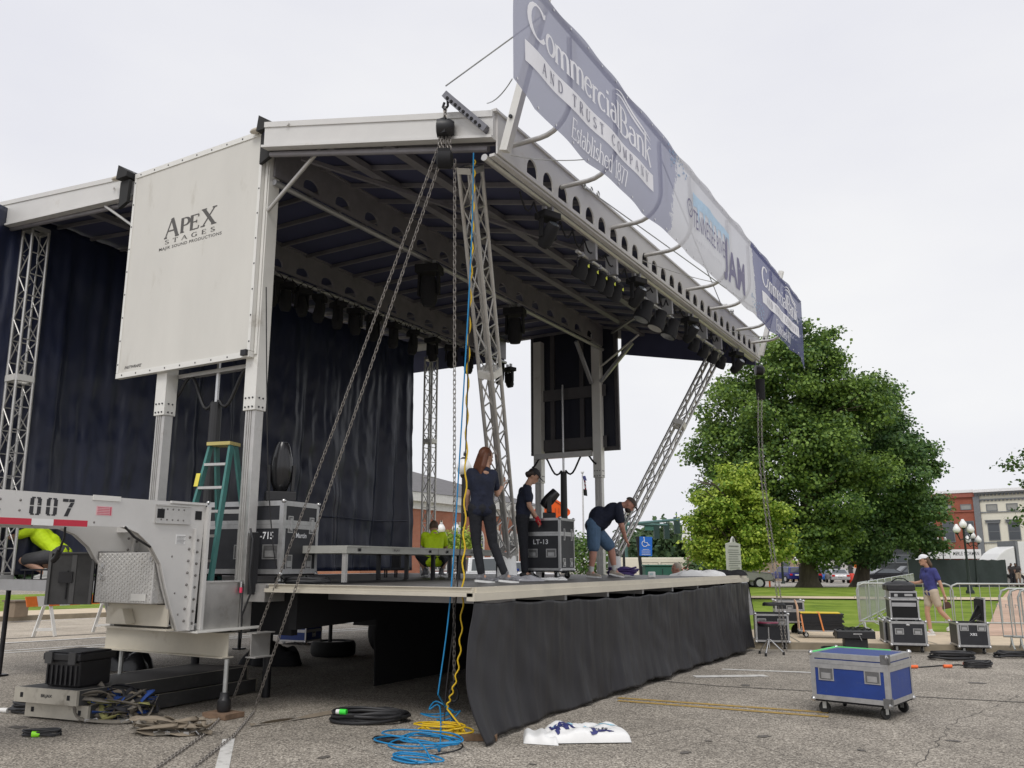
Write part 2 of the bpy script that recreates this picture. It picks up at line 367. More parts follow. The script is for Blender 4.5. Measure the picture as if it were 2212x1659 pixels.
# ================================================================ setting
asph = M_asphalt('asphalt', [(0, (.10, .09, .078)), (.25, (.225, .20, .17)), (.7, (.36, .325, .275)), (1, (.60, .55, .47))])
road_tan = M_asphalt('tan_road_surface', [(0, (.3, .26, .2)), (.5, (.46, .40, .32)), (1, (.6, .54, .46))])
conc = M('pale_concrete', (.58, .48, .35), .85, 0, .1, 2, .15, 120, spec=.2, dirt=((.4, .35, .27), .6, 1.2))
kerb_m = M('kerb_concrete', (.27, .23, .17), .9, 0, .2, 3, .2, 80, spec=.2)
paver = M_brick('pink_brick_paving', (.50, .35, .26), (.55, .39, .30), (.42, .32, .25))
line_w = M('worn_white_paint', (.62, .61, .58), .8, 0, .1, 8, .1, 90, dirt=((.25, .235, .21), .52, 9))
line_y = M('worn_yellow_paint', (.42, .27, .06), .8, 0, .2, 8, .1, 90, dirt=((.22, .2, .17), .5, 12))
tar = M('tar_seam', (.06, .055, .05), .8, 0, .2, 10)
def grass_mat():
    m = bpy.data.materials.new('mown_grass'); m.use_nodes = True; nt = m.node_tree; b = nt.nodes['Principled BSDF']; N = nt.nodes.new; L = nt.links.new
    tc = N('ShaderNodeTexCoord'); n = N('ShaderNodeTexNoise'); n.inputs['Scale'].default_value = .45; n.inputs['Detail'].default_value = 9; n.inputs['Roughness'].default_value = .72; L(tc.outputs['Object'], n.inputs['Vector'])
    c = ramp(nt, n.outputs['Fac'], [(.33, (.09, .15, .018)), (.5, (.18, .26, .03)), (.66, (.27, .34, .06))]); L(c, b.inputs['Base Color']); b.inputs['Roughness'].default_value = .9; b.inputs['Specular IOR Level'].default_value = .15
    n2 = N('ShaderNodeTexNoise'); n2.inputs['Scale'].default_value = 40; L(tc.outputs['Object'], n2.inputs['Vector']); bp = N('ShaderNodeBump'); bp.inputs['Strength'].default_value = .8; bp.inputs['Distance'].default_value = .03; L(n2.outputs['Fac'], bp.inputs['Height']); L(bp.outputs[0], b.inputs['Normal'])
    return m
grass = grass_mat()
def gpt(d, lat): # camera-heading frame: d metres ahead, lat to the right
    p = CAM+FH*d+RV*lat; return (p.x, p.y, -.012*min(max(0, d-50), 80))
mb = MB(); ds = [-80, 50, 130, 3000]; ls = [-2500, -100, 0, 100, 2500]
mb.add([gpt(d, l) for d in ds for l in ls], [(j*5+i, j*5+i+1, j*5+i+6, j*5+i+5) for j in range(3) for i in range(4)])
tag(mb.build('ground', asph), kind='structure')
def sheet(name, pts, z, mat, top=0):
    mb = MB(); P = [Vector((p[0], p[1], gz(p[0], p[1])+z)) for p in pts]
    if top: mb.prism([p-Vector((0, 0, top)) for p in P], (0, 0, top))
    else: mb.quad(*P)
    return tag(mb.build(name, mat), kind='structure')
def gz(x, y):
    d = (Vector((x, y, 0))-Vector((CAM.x, CAM.y, 0))).dot(FH)
    return -.012*min(max(0, d-50), 80)
K0 = Vector((-.01, 10.0, 0)); KU = Vector((.936, .351, 0)).normalized(); KN = Vector((-KU.y, KU.x, 0))
def kp(u, n): return K0+KU*u+KN*n
sheet('sidewalk', [kp(-2.2, .16), kp(30, .16), kp(30, 3.3), kp(-2.2, 3.3)], .122, conc, .13)
sheet('kerb', [kp(-2.2, 0), kp(30, 0), kp(30, .16), kp(-2.2, .16)], .125, kerb_m, .14)
sheet('gutter', [kp(-4, -.35), kp(30, -.35), kp(30, -.002), kp(-4, -.002)], .004, M('gutter_concrete', (.33, .3, .25), .9, 0, .15, 3, .1, 80))
for i, u in enumerate((.9, 3.4, 5.9, 8.4)):
    sheet('sidewalk_joint', [kp(u, .2), kp(u+.03, .2), kp(u+.03+.5*0, 3.2), kp(u, 3.2)], .126, M('joint%d' % i, (.2, .18, .14), .9))
# lawn: near strip, far strip, with the park paths between
LF = [kp(-3.2, 3.302), kp(40, 3.302)]
A1, A2 = at('z', .12, 1640, 1290.5), at('z', .12, 2155, 1300)
def fp(d, l): p = CAM+FH*d+RV*l; return (p.x, p.y)
sheet('lawn', [kp(-3.2, 3.303), kp(45, 3.303), fp(57.5, 60), fp(59, 14)], .115, grass, .12)
P1, P2, P3, P4 = at('z', .12, 1500, 1290.8), at('z', .12, 2180, 1296.5), at('z', .12, 2180, 1290.5), at('z', .12, 1500, 1286.8)
sheet('park_path', [P1, P2, P3, P4], .124, conc)
Q1, Q2, Q3, Q4, Q5 = at('z', .12, 2128, 1374), at('z', .12, 2157, 1300), at('z', .12, 2182, 1270), at('z', .12, 2330, 1268), at('z', .12, 2420, 1374)
sheet('brick_path', [Q1, Q5, Q4, Q3, Q2], .129, paver)
# the street behind the stage
R1, R2 = at('z', 0, 0, 1391), at('z', 0, 240, 1377)
ru = (R2-R1).normalized(); rn = Vector((-ru.y, ru.x, 0))
RD = 7.5
sheet('road', [R1-ru*40, R1+ru*26, R1+ru*26+rn*RD, R1-ru*40+rn*RD], .004, road_tan)
sheet('lane_line', [R1-ru*40, R1+ru*26, R1+ru*26+rn*.16, R1-ru*40+rn*.16], .009, line_w)
for s0 in (-1.7, -2.15):
    sheet('lane_line', [R1+rn*s0-ru*40, R1+rn*s0+ru*30, R1+rn*(s0+.11)+ru*30, R1+rn*(s0+.11)-ru*40], .005, line_w)
for k in (1.1, RD-.5): sheet('lane_line', [R1+rn*k-ru*40, R1+rn*k+ru*24, R1+rn*(k+.12)+ru*24, R1+rn*(k+.12)-ru*40], .009, line_w if k > 2 else tar)
sheet('kerb', [R1+rn*RD-ru*40, R1+rn*RD+ru*26, R1+rn*(RD+.2)+ru*26, R1+rn*(RD+.2)-ru*40], .14, kerb_m, .14)
sheet('sidewalk', [R1+rn*(RD+.2)-ru*40, R1+rn*(RD+.2)+ru*26, R1+rn*(RD+3)+ru*26, R1+rn*(RD+3)-ru*40], .136, conc, .13)
sheet('lawn', [R1+rn*(RD+3.002)-ru*40, R1+rn*(RD+3.002)+ru*26, R1+rn*(RD+40)+ru*26, R1+rn*(RD+40)-ru*40], .13, grass, .12)
# far street with parking beyond the park
def fp(d, l): p = CAM+FH*d+RV*l; return (p.x, p.y)
sheet('road', [fp(70, -60), fp(70, 70), fp(104, 70), fp(104, -60)], .006, M_asphalt('pale_street', [(0, (.22, .2, .18)), (.5, (.36, .34, .3)), (1, (.45, .42, .38))]))
for l in (14, 18, 22, 26, 30): sheet('parking_line', [fp(72, l), fp(72, l+1.2), fp(73.2, l+1.2), fp(73.2, l)], .014, line_w)
# paint on the near asphalt
def strip(name, a, b, wd, mat, z=.005):
    a = Vector(a); b = Vector(b); d = (b-a).normalized(); n = Vector((-d.y, d.x, 0))*wd/2
    return sheet(name, [a-n, b-n, b+n, a+n], z, mat)
a, b = at('z', 0, 494, 1597), at('z', 0, 480, 1659); strip('parking_line', a, b+(b-a)*1.5, .11, line_w)
strip('centre_line', at('z', 0, 1335, 1514), at('z', 0, 1790, 1549), .10, line_y)
strip('centre_line', at('z', 0, 1335, 1508), at('z', 0, 1790, 1540), .10, line_y)
strip('parking_line', at('z', 0, 1560, 1446), at('z', 0, 1775, 1454), .12, line_w)
strip('parking_line', at('z', 0, 1500, 1462), at('z', 0, 1655, 1460), .22, line_w, .006)
strip('tar_seam', at('z', 0, 1560, 1483), at('z', 0, 2400, 1528), .035, tar, .006)
strip('tar_seam', at('z', 0, 1200, 1452), at('z', 0, 1560, 1483), .03, tar, .006)

def crack(pts, wd, seed, name='crack', mat=tar, z=.0055):
    q = random.Random(seed); P_ = []
    for i in range(len(pts)-1):
        a, b = Vector(pts[i]), Vector(pts[i+1]); n = max(3, int((b-a).length/.12)); d = (b-a).normalized(); s_ = Vector((-d.y, d.x, 0))
        for k in range(n): P_.append(a.lerp(b, k/n)+s_*q.uniform(-.035, .035))
    L_ = []; 
    for i, p in enumerate(P_):
        d = (P_[min(i+1, len(P_)-1)]-P_[max(i-1, 0)]).normalized(); s_ = Vector((-d.y, d.x, 0))*wd*q.uniform(.3, 1); L_ += [p+s_+Vector((0, 0, z)), p-s_+Vector((0, 0, z))]
    mb = MB().add(L_, [(2*i, 2*i+1, 2*i+3, 2*i+2) for i in range(len(P_)-1)]); tag(mb.build(name, mat), kind='structure')
for i, (pp, wd) in enumerate((([(1330, 1600), (1500, 1570), (1720, 1640), (1900, 1680)], .004), ([(1980, 1660), (2060, 1560), (2212, 1500)], .004), ([(560, 1640), (700, 1600), (860, 1640), (1100, 1665)], .003))):
    crack([at('z', 0, x, y) for x, y in pp], wd, i)
stain = M('oil_stained_asphalt', (.12, .108, .095), .7, 0, .3, 30, .2, 80)
def blot(px, py, r, seed):
    q = random.Random(seed); c = at('z', .005, px, py); ph = [q.random()*6 for _ in range(4)]
    P_ = [c+Vector((math.cos(a), math.sin(a), 0))*r*(1+.25*math.sin(2*a+ph[0])+.18*math.sin(5*a+ph[1])+.1*math.sin(11*a+ph[2])) for a in np.linspace(0, 2*PI, 41)[:-1]]
    mb = MB(); mb.quad(*P_); tag(mb.build('oil_stain', stain), kind='structure')
for i, (x, y, r) in enumerate(((1480, 1625, .05), (1530, 1600, .03), (1650, 1590, .06), (2060, 1600, .05), (2110, 1475, .09), (1610, 1480, .07), (700, 1635, .05), (1150, 1650, .03), (40, 1570, .08), (1860, 1620, .035))): blot(x, y, r, i)
# ================================================================ mobile stage
X0, X1, X2, X3 = .02, -3.0, -5.62, -8.9          # front edge, front and rear of the trailer body, rear edge
YA, YB = 0.0, 9.77
XF, XR = -3.13, -4.78
stage = thing('mobile_stage', 'silver fold-out trailer stage with raised white-edged roof and numbered gooseneck', 'stage', (-3, 4.9, 0))
def P(mb, name, mat, smooth=None, parent=stage, bevel=0, label=None):
    o = mb.build(name, mat, parent, smooth, world=True, bevel=bevel)
    if label: o['label'] = label
    return o
deckm = M('scuffed_stage_deck', (.10, .095, .09), .5, 0, .3, 2.5, .1, 60, dirt=((.26, .25, .23), .6, 3))
P(MB().box(X3, X0-.05, YA+.05, YB, 1.33, 1.385), 'deck', deckm)
mb = MB()
for zz, e, x0 in ((1.31, .03, -2.78), (1.352, .0, -2.74)):      # stepped extrusion along near edge of the front wing
    mb.box(x0, X0+e-.02, YA-e, YA+.06, zz, zz+.0405)
mb.box(-2.74, X0-.02, YA-.02, YA+.05, 1.393, 1.4)
P(mb, 'deck_edge', beige_metal)
mb = MB()
mb.box(X0-.06, X0+.03, YA-.03, YB+.03, 1.27, 1.345); mb.box(X0-.06, X0, YA+.055, YB, 1.345, 1.4)
P(mb, 'deck_edge', beige_metal)
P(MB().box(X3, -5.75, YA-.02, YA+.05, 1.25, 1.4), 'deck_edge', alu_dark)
P(MB().box(-3.16, -2.79, YA-.01, YA+.3, 1.2, 1.31).box(-3.2, -2.79, YA, YA+.3, 1.312, 1.4), 'deck_bracket', alu)
# deck joists and chassis below
for y in np.arange(.9, 9.6, 1.22):
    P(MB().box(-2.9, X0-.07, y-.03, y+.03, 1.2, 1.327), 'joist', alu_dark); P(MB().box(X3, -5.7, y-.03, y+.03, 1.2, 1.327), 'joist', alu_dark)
for x in (-2.75, -5.85):
    mb = MB(); mb.prism([(x, .35, 1.32), (x, 9.7, 1.32), (x, 9.7, 1.05), (x, 3, .95), (x, .35, .88)], (.12, 0, 0)); P(mb, 'chassis_beam', blk_matte)
P(MB().box(-5.7, -2.8, .45, .55, .8, 1.31), 'chassis_crossmember', blk_matte)
for y in (2, 4, 8.8): P(MB().box(-5.7, -2.8, y, y+.15, .95, 1.3), 'chassis_crossmember', blk_matte)
# wheels under the body
def tyre(mb, c, ax, R, wd):
    h = wd/2; mb.lathe([(R*.55, -h*.8), (R*.62, -h), (R*.92, -h), (R, -h*.6), (R, h*.6), (R*.92, h), (R*.62, h), (R*.55, h*.8), (R*.55, -h*.8)], c, ax, 28, cap=False)
for y in (5.6, 6.75):
    for x in (-3.05, -5.45):
        m1 = MB(); tyre(m1, (x, y, .42), (1, 0, 0), .42, .3); w_ = P(m1, 'wheel', rubber, 40)
        m2 = MB().lathe([(.01, -.05), (.2, -.05), (.235, .11), (.235, -.11)], (x, y, .42), (1, 0, 0), 24); r_ = m2.build('rim', chrome, w_, 40); r_.matrix_parent_inverse = Matrix.Identity(4)
for x0, x1 in ((-3.3, -2.75), (-5.7, -5.15)):
    pts = [(x0, 5.05+1.2*0, .45)]
    arc = [(6.17-1.25*math.cos(PI*i/12)*(1 if True else 0), .55+.42*math.sin(PI*i/12)) for i in range(13)]
    mb = MB()
    for i in range(12):
        (ya, za), (yb, zb) = arc[i], arc[i+1]; mb.obox((x0, ya, za), (x1-x0, 0, 0), (0, yb-ya, zb-za), (0, 0, .012))
    P(mb, 'mudguard', blk)
wy = at('x', -2.78, 812, 1400).y
pts_ = [(wy, .06), (wy-.02, .75), (wy+.06, 1.0), (wy+.25, 1.2), (wy+.5, 1.3), (9.3, 1.3), (9.3, .06)]
P(MB().prism([(-2.80, a, b) for a, b in pts_], (.02, 0, 0)), 'wheel_cover', blk_matte)
P(MB().box(-5.65, -2.9, .6, 9.6, .93, .97), 'added_belly_pan', blk_matte)  # closed pan added under the body to darken the ground below
P(MB().box(X3, -.1, 9.70, 9.72, .03, 1.32), 'added_end_skirt', blk_matte)  # added across the far end to deepen the shade under the deck
# deck legs
for x in (-.35, -2.4, -8.5, -6.2):
    for y in (.35, 4.9, 9.4):
        if y < 1 and x > -8: continue
        P(MB().tube((x, y, .03), (x, y, 1.28), .035).box(x-.09, x+.09, y-.09, y+.09, 0.004, .03), 'leg', blk_metal)
# ---- end panels
dkp = M('shaded_panel_frame', (.10, .095, .10), .6, .2, .15, 4)  # metal of the backlit far panel, its shade put into the base colour
def end_panel(y, th, name, o0=0, o1=0):
    mb = MB(); mb.box(-5.60+o0, -3.12+o1, y, y+th, 4.10, 7.0)
    p = P(mb, name, panel_mat if not o0 else dkp)
    
    f = MB()
    yo = y-.012 if th > 0 and y < 5 else y
    for a in ((-5.63, -3.09, 4.06, 4.13), (-5.63, -3.09, 6.96, 7.03)): f.box(a[0]+o0, a[1]+o1, y-.012, y+th+.012, a[2], a[3])
    for a in ((-5.63+o0, -5.585+o0), (-3.135+o1, -3.09+o1)): f.box(a[0], a[1], y-.01, y+th+.01, 4.135, 6.955)
    fr = f.build('panel_frame', alu_paint if not o0 else dkp, p)
    if o0: return p
    r = MB()
    for i in range(9):
        for zz in (4.095, 6.995): r.ell((-5.5+i*.29, y-.014, zz), .012, .005, .012, 6, 4)
        for xx in (-5.607, -3.112): r.ell((xx, y-.012, 4.25+i*.33), .012, .005, .012, 6, 4)
    r.build('rivets', ink, p)
    return p
pn = end_panel(-.18, .05, 'end_panel'); pn['label'] = 'off-white end panel with stage company lettering'
T = MB(); yt = -.182
put_text(T, serif('A', .2, .075), (-4.885, yt, 5.905), (1, 0, 0), (0, 0, 1), .30, .285)
put_text(T, serif('PE', .2, .075), (-4.565, yt, 5.925), (1, 0, 0), (0, 0, 1), .37, .215)
put_text(T, serif('X', .2, .075), (-4.165, yt, 5.925), (1, 0, 0), (0, 0, 1), .30, .255)
put_text(T, serif('STAGES', .17, .07, .62), (-4.86, yt, 5.825), (1, 0, 0), (0, 0, 1), .98, .062)
put_text(T, font_mesh('MAJIK SOUND PRODUCTIONS', 1.1, .015), (-4.97, yt, 5.738), (1, 0, 0), (0, 0, 1), 1.22, .055)
put_text(T, font_mesh('FASTWRAPZ', 1, .03), (-5.47, yt, 4.175), (1, 0, 0), (0, 0, 1), .34, .04, .4)
T.build('lettering', greyink, pn)
pf = end_panel(10.05, .05, 'end_panel', .72, .40); pf['label'] = 'far end panel seen from its dark ribbed inside'
mb = MB()
mb.box(-4.82, -2.78, 10.02, 10.045, 4.15, 6.95)
mb.build('panel_liner', M('dark_blue_liner', (.012, .014, .028), .6, 0, .2, 3), pf)
mb = MB()
for x in (-4.3, -3.55): mb.box(x-.05, x+.05, 9.96, 10.015, 4.3, 6.9)
for z in (5.28, 4.12): mb.box(-4.75, -2.95, 9.93, 9.955, z, z+.26)
mb.build('panel_rib', dkp, pf)
P(MB().box(-3.08, -3.04, -.13, -.08, 4.1, 7.0), 'end_trim', alu_paint)
P(MB().cbox((-3.16, -.2, 4.11), .09, .06, .07), 'latch', blk_metal)
# ---- posts
def post(x, y, sgn, zb, zs, name='post'):
    mb = MB(); mb.box(x-.10, x+.10, y-.09, y+.09, zs, 6.7); o = P(mb, 'post_sleeve', alu_paint, bevel=.006)
    s = MB()
    for z in (zs+.04, zs+.15):
        for dx in (-.06, .0, .06): s.cyl((x+dx, y-.09, z), (0, -1, 0), .011, .01, 8)
    for z in (zs+.04, zs+.15): s.cyl((x+.10, y-.03, z), (1, 0, 0), .011, .01, 8); s.cyl((x+.10, y+.03, z), (1, 0, 0), .011, .01, 8)
    s.build('bolts', ink, o)
    p = MB(); p.box(x-.075, x+.02, y-.07, y+.06, zb, zs); p.box(x+.022, x+.082, y-.06, y+.07, zb, zs)
    p.box(x-.045, x-.035, y-.082, y-.0705, zb, zs).box(x-.01, x, y-.082, y-.0705, zb, zs)
    P(p, name, alu, bevel=.004)
post(XF, -.02, 1, .87, 3.42); post(XR, -.02, 1, .87, 3.5)
post(XF, 9.9, 1, 1.385, 3.45); post(-4.62, 9.9, 1, 1.385, 3.4)
for y in (.1, 9.8):
    P(MB().tube((-3.95, y, 1.4), (-3.95, y, 3.62), .085, 14, .07), 'cable_sock', blk)
    P(MB().tube((-3.95, y, 3.63), (-3.95, y, 5.6), .025), 'lift_ram', chrome)
    P(MB().box(XR+.12, XF-.12, y-.05, y+.05, 3.93 if y > 5 else 4.0, 4.05), 'crossbar', alu)
    for s in (-1, 1):
        pts = [(-3.95+s*(.05+.75*t), y, 3.7-.18*math.sin(t*PI*2.3+.3)*1+.22*t) for t in np.linspace(0, 1, 14)]
        P(MB().path(pts, .022, 8), 'cable_loop', blk, 60)
# ---- gooseneck
gn = M('tongue_white_metal', (.63, .62, .60), .42, .2, .05, 3, .03, 80, dirt=((.42, .4, .35), .62, 3))
prof = [(-7.5, 1.965), (-1.66, 1.985), (-1.5, 1.93), (-1.33, 1.80), (-1.2, 1.62), (-1.12, 1.38), (-1.03, 1.16), (-.93, .93), (-.70, .93), (-.66, 2.26), (-1.0, 2.275), (-7.5, 2.275)]
FX = at('y', -1.63, 135, 1147).x
for x, nm in ((-3.12, 'near'), (FX, 'far')):
    mb = MB(); mb.prism([(x, a, b) for a, b in prof], (.02, 0, 0))
    o = P(mb, 'gooseneck_side', gn)
    ex = MB(); sx = 1
    e0 = x+.02
    ex.box(e0, e0+.035, -1.12, -.78, 2.235, 2.265).box(e0, e0+.035, -1.62, -.79, 1.935, 1.955) if False else None
    ex.box(e0, e0+.03, -1.13, -.66, 2.255, 2.28)
    ex.box(e0, e0+.06, -.665, -.63, .93, 2.24)
    ex.box(e0, e0+.045, -.80, -.785, .93, 2.0)
    # curved flange following the underside
    for i in range(1, 7):
        a, b = Vector((e0, *prof[i])), Vector((e0, *prof[i+1])); ex.obox(a-Vector((.05, 0, 0)), b-a, (.075, 0, 0), (0, .01, .012))
    ex.build('flange', gn, o)
    for yb, wd in ((-1.13, .02), (-.83, .02)): pass
    b = MB()
    for z in np.arange(1.0, 2.0, .125):
        for y in (-.73, -.84): b.lathe([(.016, 0), (.012, .012), (.0, .016)], (e0 if y < -.8 else e0, y, z+(.03 if y < -.8 else 0)), (1, 0, 0), 8, cap=False)
    for y in (-.95, -1.02, -1.09, -1.16, -1.23):
        for z in (2.08, 2.19): b.lathe([(.014, 0), (.01, .01), (.0, .014)], (e0+.004, y, z), (1, 0, 0), 8, cap=False)
    for y in (-2.72, -2.9): 
        for z in (2.1, 2.19): b.lathe([(.013, 0), (.0, .01)], (e0, y, z), (1, 0, 0), 8, cap=False)
    for y, z in ((-1.98, 2.02), (-2.55, 2.165), (-1.05, 1.7), (-.98, 1.32), (-.92, 1.1)): b.lathe([(.012, 0), (.0, .01)], (e0, y, z), (1, 0, 0), 8, cap=False)
    b.build('bolts', M('bolt_grey_'+nm, (.22, .21, .2), .45, .5, .2, 30), o)
    if nm == 'near':
        mb = MB(); mb.box(e0, e0+.012, -1.30, -.86, 2.04, 2.235); mb.box(e0+.0121, e0+.03, -1.30, -.86, 2.222, 2.237); mb.box(e0+.0121, e0+.03, -1.30, -.86, 2.038, 2.05); mb.build('bolted_plate', alu, o)
        for y in (-1.24, -.75):
            hb = MB().box(e0+.0125, e0+.017, y-.042, y+.042, 2.095, 2.19) if y < -1 else MB().box(e0+.001, e0+.006, y-.042, y+.042, 2.095, 2.19)
            hb.build('square_socket', blk_matte, o)
        s = MB(); t = .003
        def sten(y0, segs):
            for a, b_, c, d in segs: s.box(e0, e0+t, y0+a, y0+b_, 2.065+c, 2.065+d)
        for y0 in (-2.63, -2.475):
            s = MB(); sten(y0, [(0, .035, .012, .078), (0, .035, .088, .150), (.07, .105, .012, .078), (.07, .105, .088, .150), (.012, .046, .15, .163), (.058, .094, .15, .163), (.012, .046, 0, .012), (.058, .094, 0, .012)]); s.build('stencil_digit', ink, o)
        s = MB()
        sten(-2.32, [(0, .055, .135, .163), (.063, .115, .135, .163)])
        s.prism([(e0, -2.24, 2.195), (e0, -2.205, 2.195), (e0, -2.225, 2.15), (e0, -2.262, 2.15)], (t, 0, 0)); s.prism([(e0, -2.266, 2.142), (e0, -2.23, 2.142), (e0, -2.258, 2.065), (e0, -2.296, 2.065)], (t, 0, 0))
        s.build('stencil_digit', ink, o)
        r = MB(); r.box(e0, e0+t, -3.3, -2.60, 1.972, 2.03).box(e0, e0+t, -2.39, -2.05, 1.975, 2.033); r.build('reflective_tape', red, o)
        r = MB().box(e0, e0+t, -2.599, -2.391, 1.973, 2.031); r.build('reflective_tape', white_vinyl, o)
        r = MB().box(e0, e0+t, -1.97, -1.80, 2.09, 2.18); pl_ = r.build('warning_decal', M('pink_decal', (.75, .45, .47), .5), o)
        r = MB()
        for k in range(5): r.box(e0+t+.001, e0+t+.002, -1.96, -1.83, 2.1+k*.016, 2.106+k*.016)
        r.box(e0+t+.001, e0+t+.002, -1.825, -1.81, 2.095, 2.175); r.build('decal_print', M('decal_red', (.6, .1, .15), .5), pl_)
        r = MB().box(e0, e0+t, -1.02, -.90, 1.83, 1.93); q = r.build('data_plate', white_vinyl, o)
        r = MB()
        for k in range(6): r.box(e0+t+.001, e0+t+.002, -1.01, -.92+.01*(k % 3), 1.84+k*.014, 1.844+k*.014)
        r.build('data_print', greyink, q)
        r = MB().box(e0+.0, e0+.012, -2.02, -1.72, 2.235, 2.285); r.build('hatch_rim', alu_paint, o)
P(MB().box(FX+.02, -3.12, -7.5, -1.75, 2.262, 2.276), 'gooseneck_top', gn)
for q_ in ((-2.9, -2.75, 1.99, 2.26), (-1.0, -.85, 1.97, 2.26), (-.70, -.68, 1.6, 2.0)): P(MB().box(FX+.02, -3.12, *q_), 'gooseneck_crossmember', gn)
P(MB().box(FX+.02, -3.12, -1.03, -1.01, .98, 1.20), 'gooseneck_crossmember', beige_metal); P(MB().box(FX+.02, -3.12, -1.03, -.7, .935, .955), 'gooseneck_floor', beige_metal)
P(MB().prism([(-3.95, -1.035, 1.0), (-3.62, -1.035, 1.0), (-3.7, -1.035, 1.15), (-3.77, -1.035, 1.15)], (0, -.12, 0)), 'gusset', beige_metal)
P(MB().bar((-4.4, -.9, 1.3), (-4.1, -.9, 1.1), .08, .05).bar((-3.9, -.9, 1.35), (-3.6, -.9, 1.1), .08, .05).box(FX+.02, -3.12, -.98, -.8, 1.24, 1.34), 'frame_brace', blk_matte)
P(MB().box(FX+.03, -3.14, -.62, -.6, 1.2, 1.5).box(-3.11, -3.09, -.63, -.1, .92, 1.42).box(-3.13, -3.05, -.63, -.1, 1.42, 1.44), 'nose_plate', alu)
P(MB().box(FX+.02, -2.98, -.75, .12, .90, .915).box(-3.0, -2.985, -.75, .12, .915, .93), 'shelf_plate', alu_paint)
# diamond-plate box between the sides
dia = M('diamond_plate', (.6, .59, .57), .35, .6, .1, 8)
BX1 = -3.17; BY = at('x', BX1, 331, 1240).y; BX0, BZ0, BZ1 = at('y', BY, 209, 1240).x, 1.215, 1.745
tb = P(MB().box(BX0, BX1, BY, BY+.45, BZ0, BZ1), 'tool_box', dia, bevel=.006)
d = MB(); k = 0
for i in range(22):
    for j in range(20):
        x = BX0+.03+i*(BX1-BX0-.06)/21; z = BZ0+.02+j*(BZ1-BZ0-.04)/19; s = 1 if (i+j) % 2 else -1
        d.cbox((x, BY-.002, z), .024, .004, .006, ry=s*.8)
for i in range(6):
    for j in range(13):
        y = BY+.03+i*.06; z = BZ0+.02+j*(BZ1-BZ0-.04)/12; s = 1 if (i+j) % 2 else -1
        d.cbox((BX1+.002, y, z), .004, .036, .009, rx=s*.8)
d.build('tread_pattern', alu, tb)
d = MB().box(BX0+.07, BX0+.12, BY-.008, BY-.002, BZ1-.17, BZ1-.12).path([(BX0+.1, BY-.01, BZ1-.15), (BX0+.08, BY-.02, BZ1-.22), (BX0+.13, BY-.02, BZ1-.25), (BX0+.1, BY-.02, BZ1-.3), (BX0+.14, BY-.02, BZ1-.29)], .006, 6)
d.build('latch', chrome, tb)
MB().box(BX1-.32, BX1-.08, BY-.01, BY-.004, BZ0+.03, BZ0+.1).build('handle_plate', alu_paint, tb)
MB().path([(BX1-.02, BY-.02, BZ1+.06), (BX1-.02, BY-.02, BZ1-.04), (BX1-.05, BY-.02, BZ1-.07), (BX1-.02, BY-.02, BZ1-.1), (BX1+.01, BY-.02, BZ1-.05)], .008, 6).build('padlock', chrome, tb)
dl = at('y', BY-.3, 103, 1245); dr = Vector((BX0-.05, BY, 0))
dd = Vector((dr.x-dl.x, dr.y-dl.y, 0))
o = P(MB().obox((dl.x, dl.y, 1.19), dd, (0, 0, .56), dd.cross(Vector((0, 0, 1))).normalized()*-.02), 'box_door', M('grimy_door_lining', (.06, .06, .06), .45, .3, .35, 4), label='open door with its dark grimy inside showing')
nn = dd.cross(Vector((0, 0, 1))).normalized()
du = dd.normalized()
mb = MB()
for a, b in ((0, .03), (dd.length-.03, dd.length)): mb.obox(Vector((dl.x, dl.y, 1.19))+du*a+nn*.002, du*(b-a), (0, 0, .56), nn*.02)
mb.obox(Vector((dl.x, dl.y, 1.735))+nn*.002+du*.031, du*(dd.length-.062), (0, 0, .015), nn*.02)
mb.obox(Vector((dl.x, dl.y, 1.2))+nn*.002+du*dd.length*.5, du*.05, (0, 0, .52), nn*.006)
mb.build('door_lip', M('grey_door_lip', (.12, .12, .12), .4, .5), o)
mb = MB().obox(Vector((dl.x, dl.y, 1.42))+nn*.001+du*.12, du*.14, (0, 0, .12), nn*.03).obox(Vector((dl.x, dl.y, 1.25))+nn*.001+du*.2, du*.01, (0, 0, .3), nn*.02); mb.build('lock_mechanism', blk, o)
P(MB().box(BX0-.045, BX0-.004, BY+.01, BY+.35, BZ0-.01, BZ1+.01), 'box_hinge', blk_metal)
P(MB().path([at('x', -3.05, 270, 1138), at('x', -3.05, 290, 1160), at('x', -3.05, 325, 1182)], .012, 6), 'breakaway_cable', blk, 60)
a = at('y', -1.8, 141, 1138); b = at('y', -1.8, 128, 1190); P(MB().path([a, at('y', -1.8, 139, 1160), b], .012, 6).path([b, b+Vector((-.03, 0, -.06)), b+Vector((-.09, 0, -.1))], .03, 8), 'trailer_plug', blk, 60)
# cross beam on jacks
def ibeam(mb, p, q, h, w, t=.012):
    mb.bar(p, q, t, h-2*t); p, q = Vector(p), Vector(q)
    for s in (-1, 1): mb.bar(p+Vector((0, 0, s*(h-t)/2)), q+Vector((0, 0, s*(h-t)/2)), w, t)
mb = MB(); ibeam(mb, (-5.18, -.28, .74), (-3.02, -.28, .74), .27, .17); P(mb, 'outrigger_beam', beige_metal)
mb = MB(); ibeam(mb, (-2.80, -.16, .74), (-2.80, .12, .74), .27, .15); P(mb, 'outrigger_beam', alu)
for x, y, zb in ((-4.85, -.28, .004), (-2.98+.02, -.34, .2)):
    P(MB().tube((x, y, zb), (x, y, .6), .026, 12), 'jack_leg', steel, 60)
P(MB().lathe([(.06, .0), (.075, .03), (.07, .12), (.05, .14), (.045, .2)], (-2.96, -.34, .06), n=14), 'jack_foot', blk, 40)
P(MB().box(-3.14, -2.78, -.47, -.21, .004, .058), 'wood_pad', M('weathered_timber', (.2, .13, .085), .9, 0, .3, 14, .3, 60))
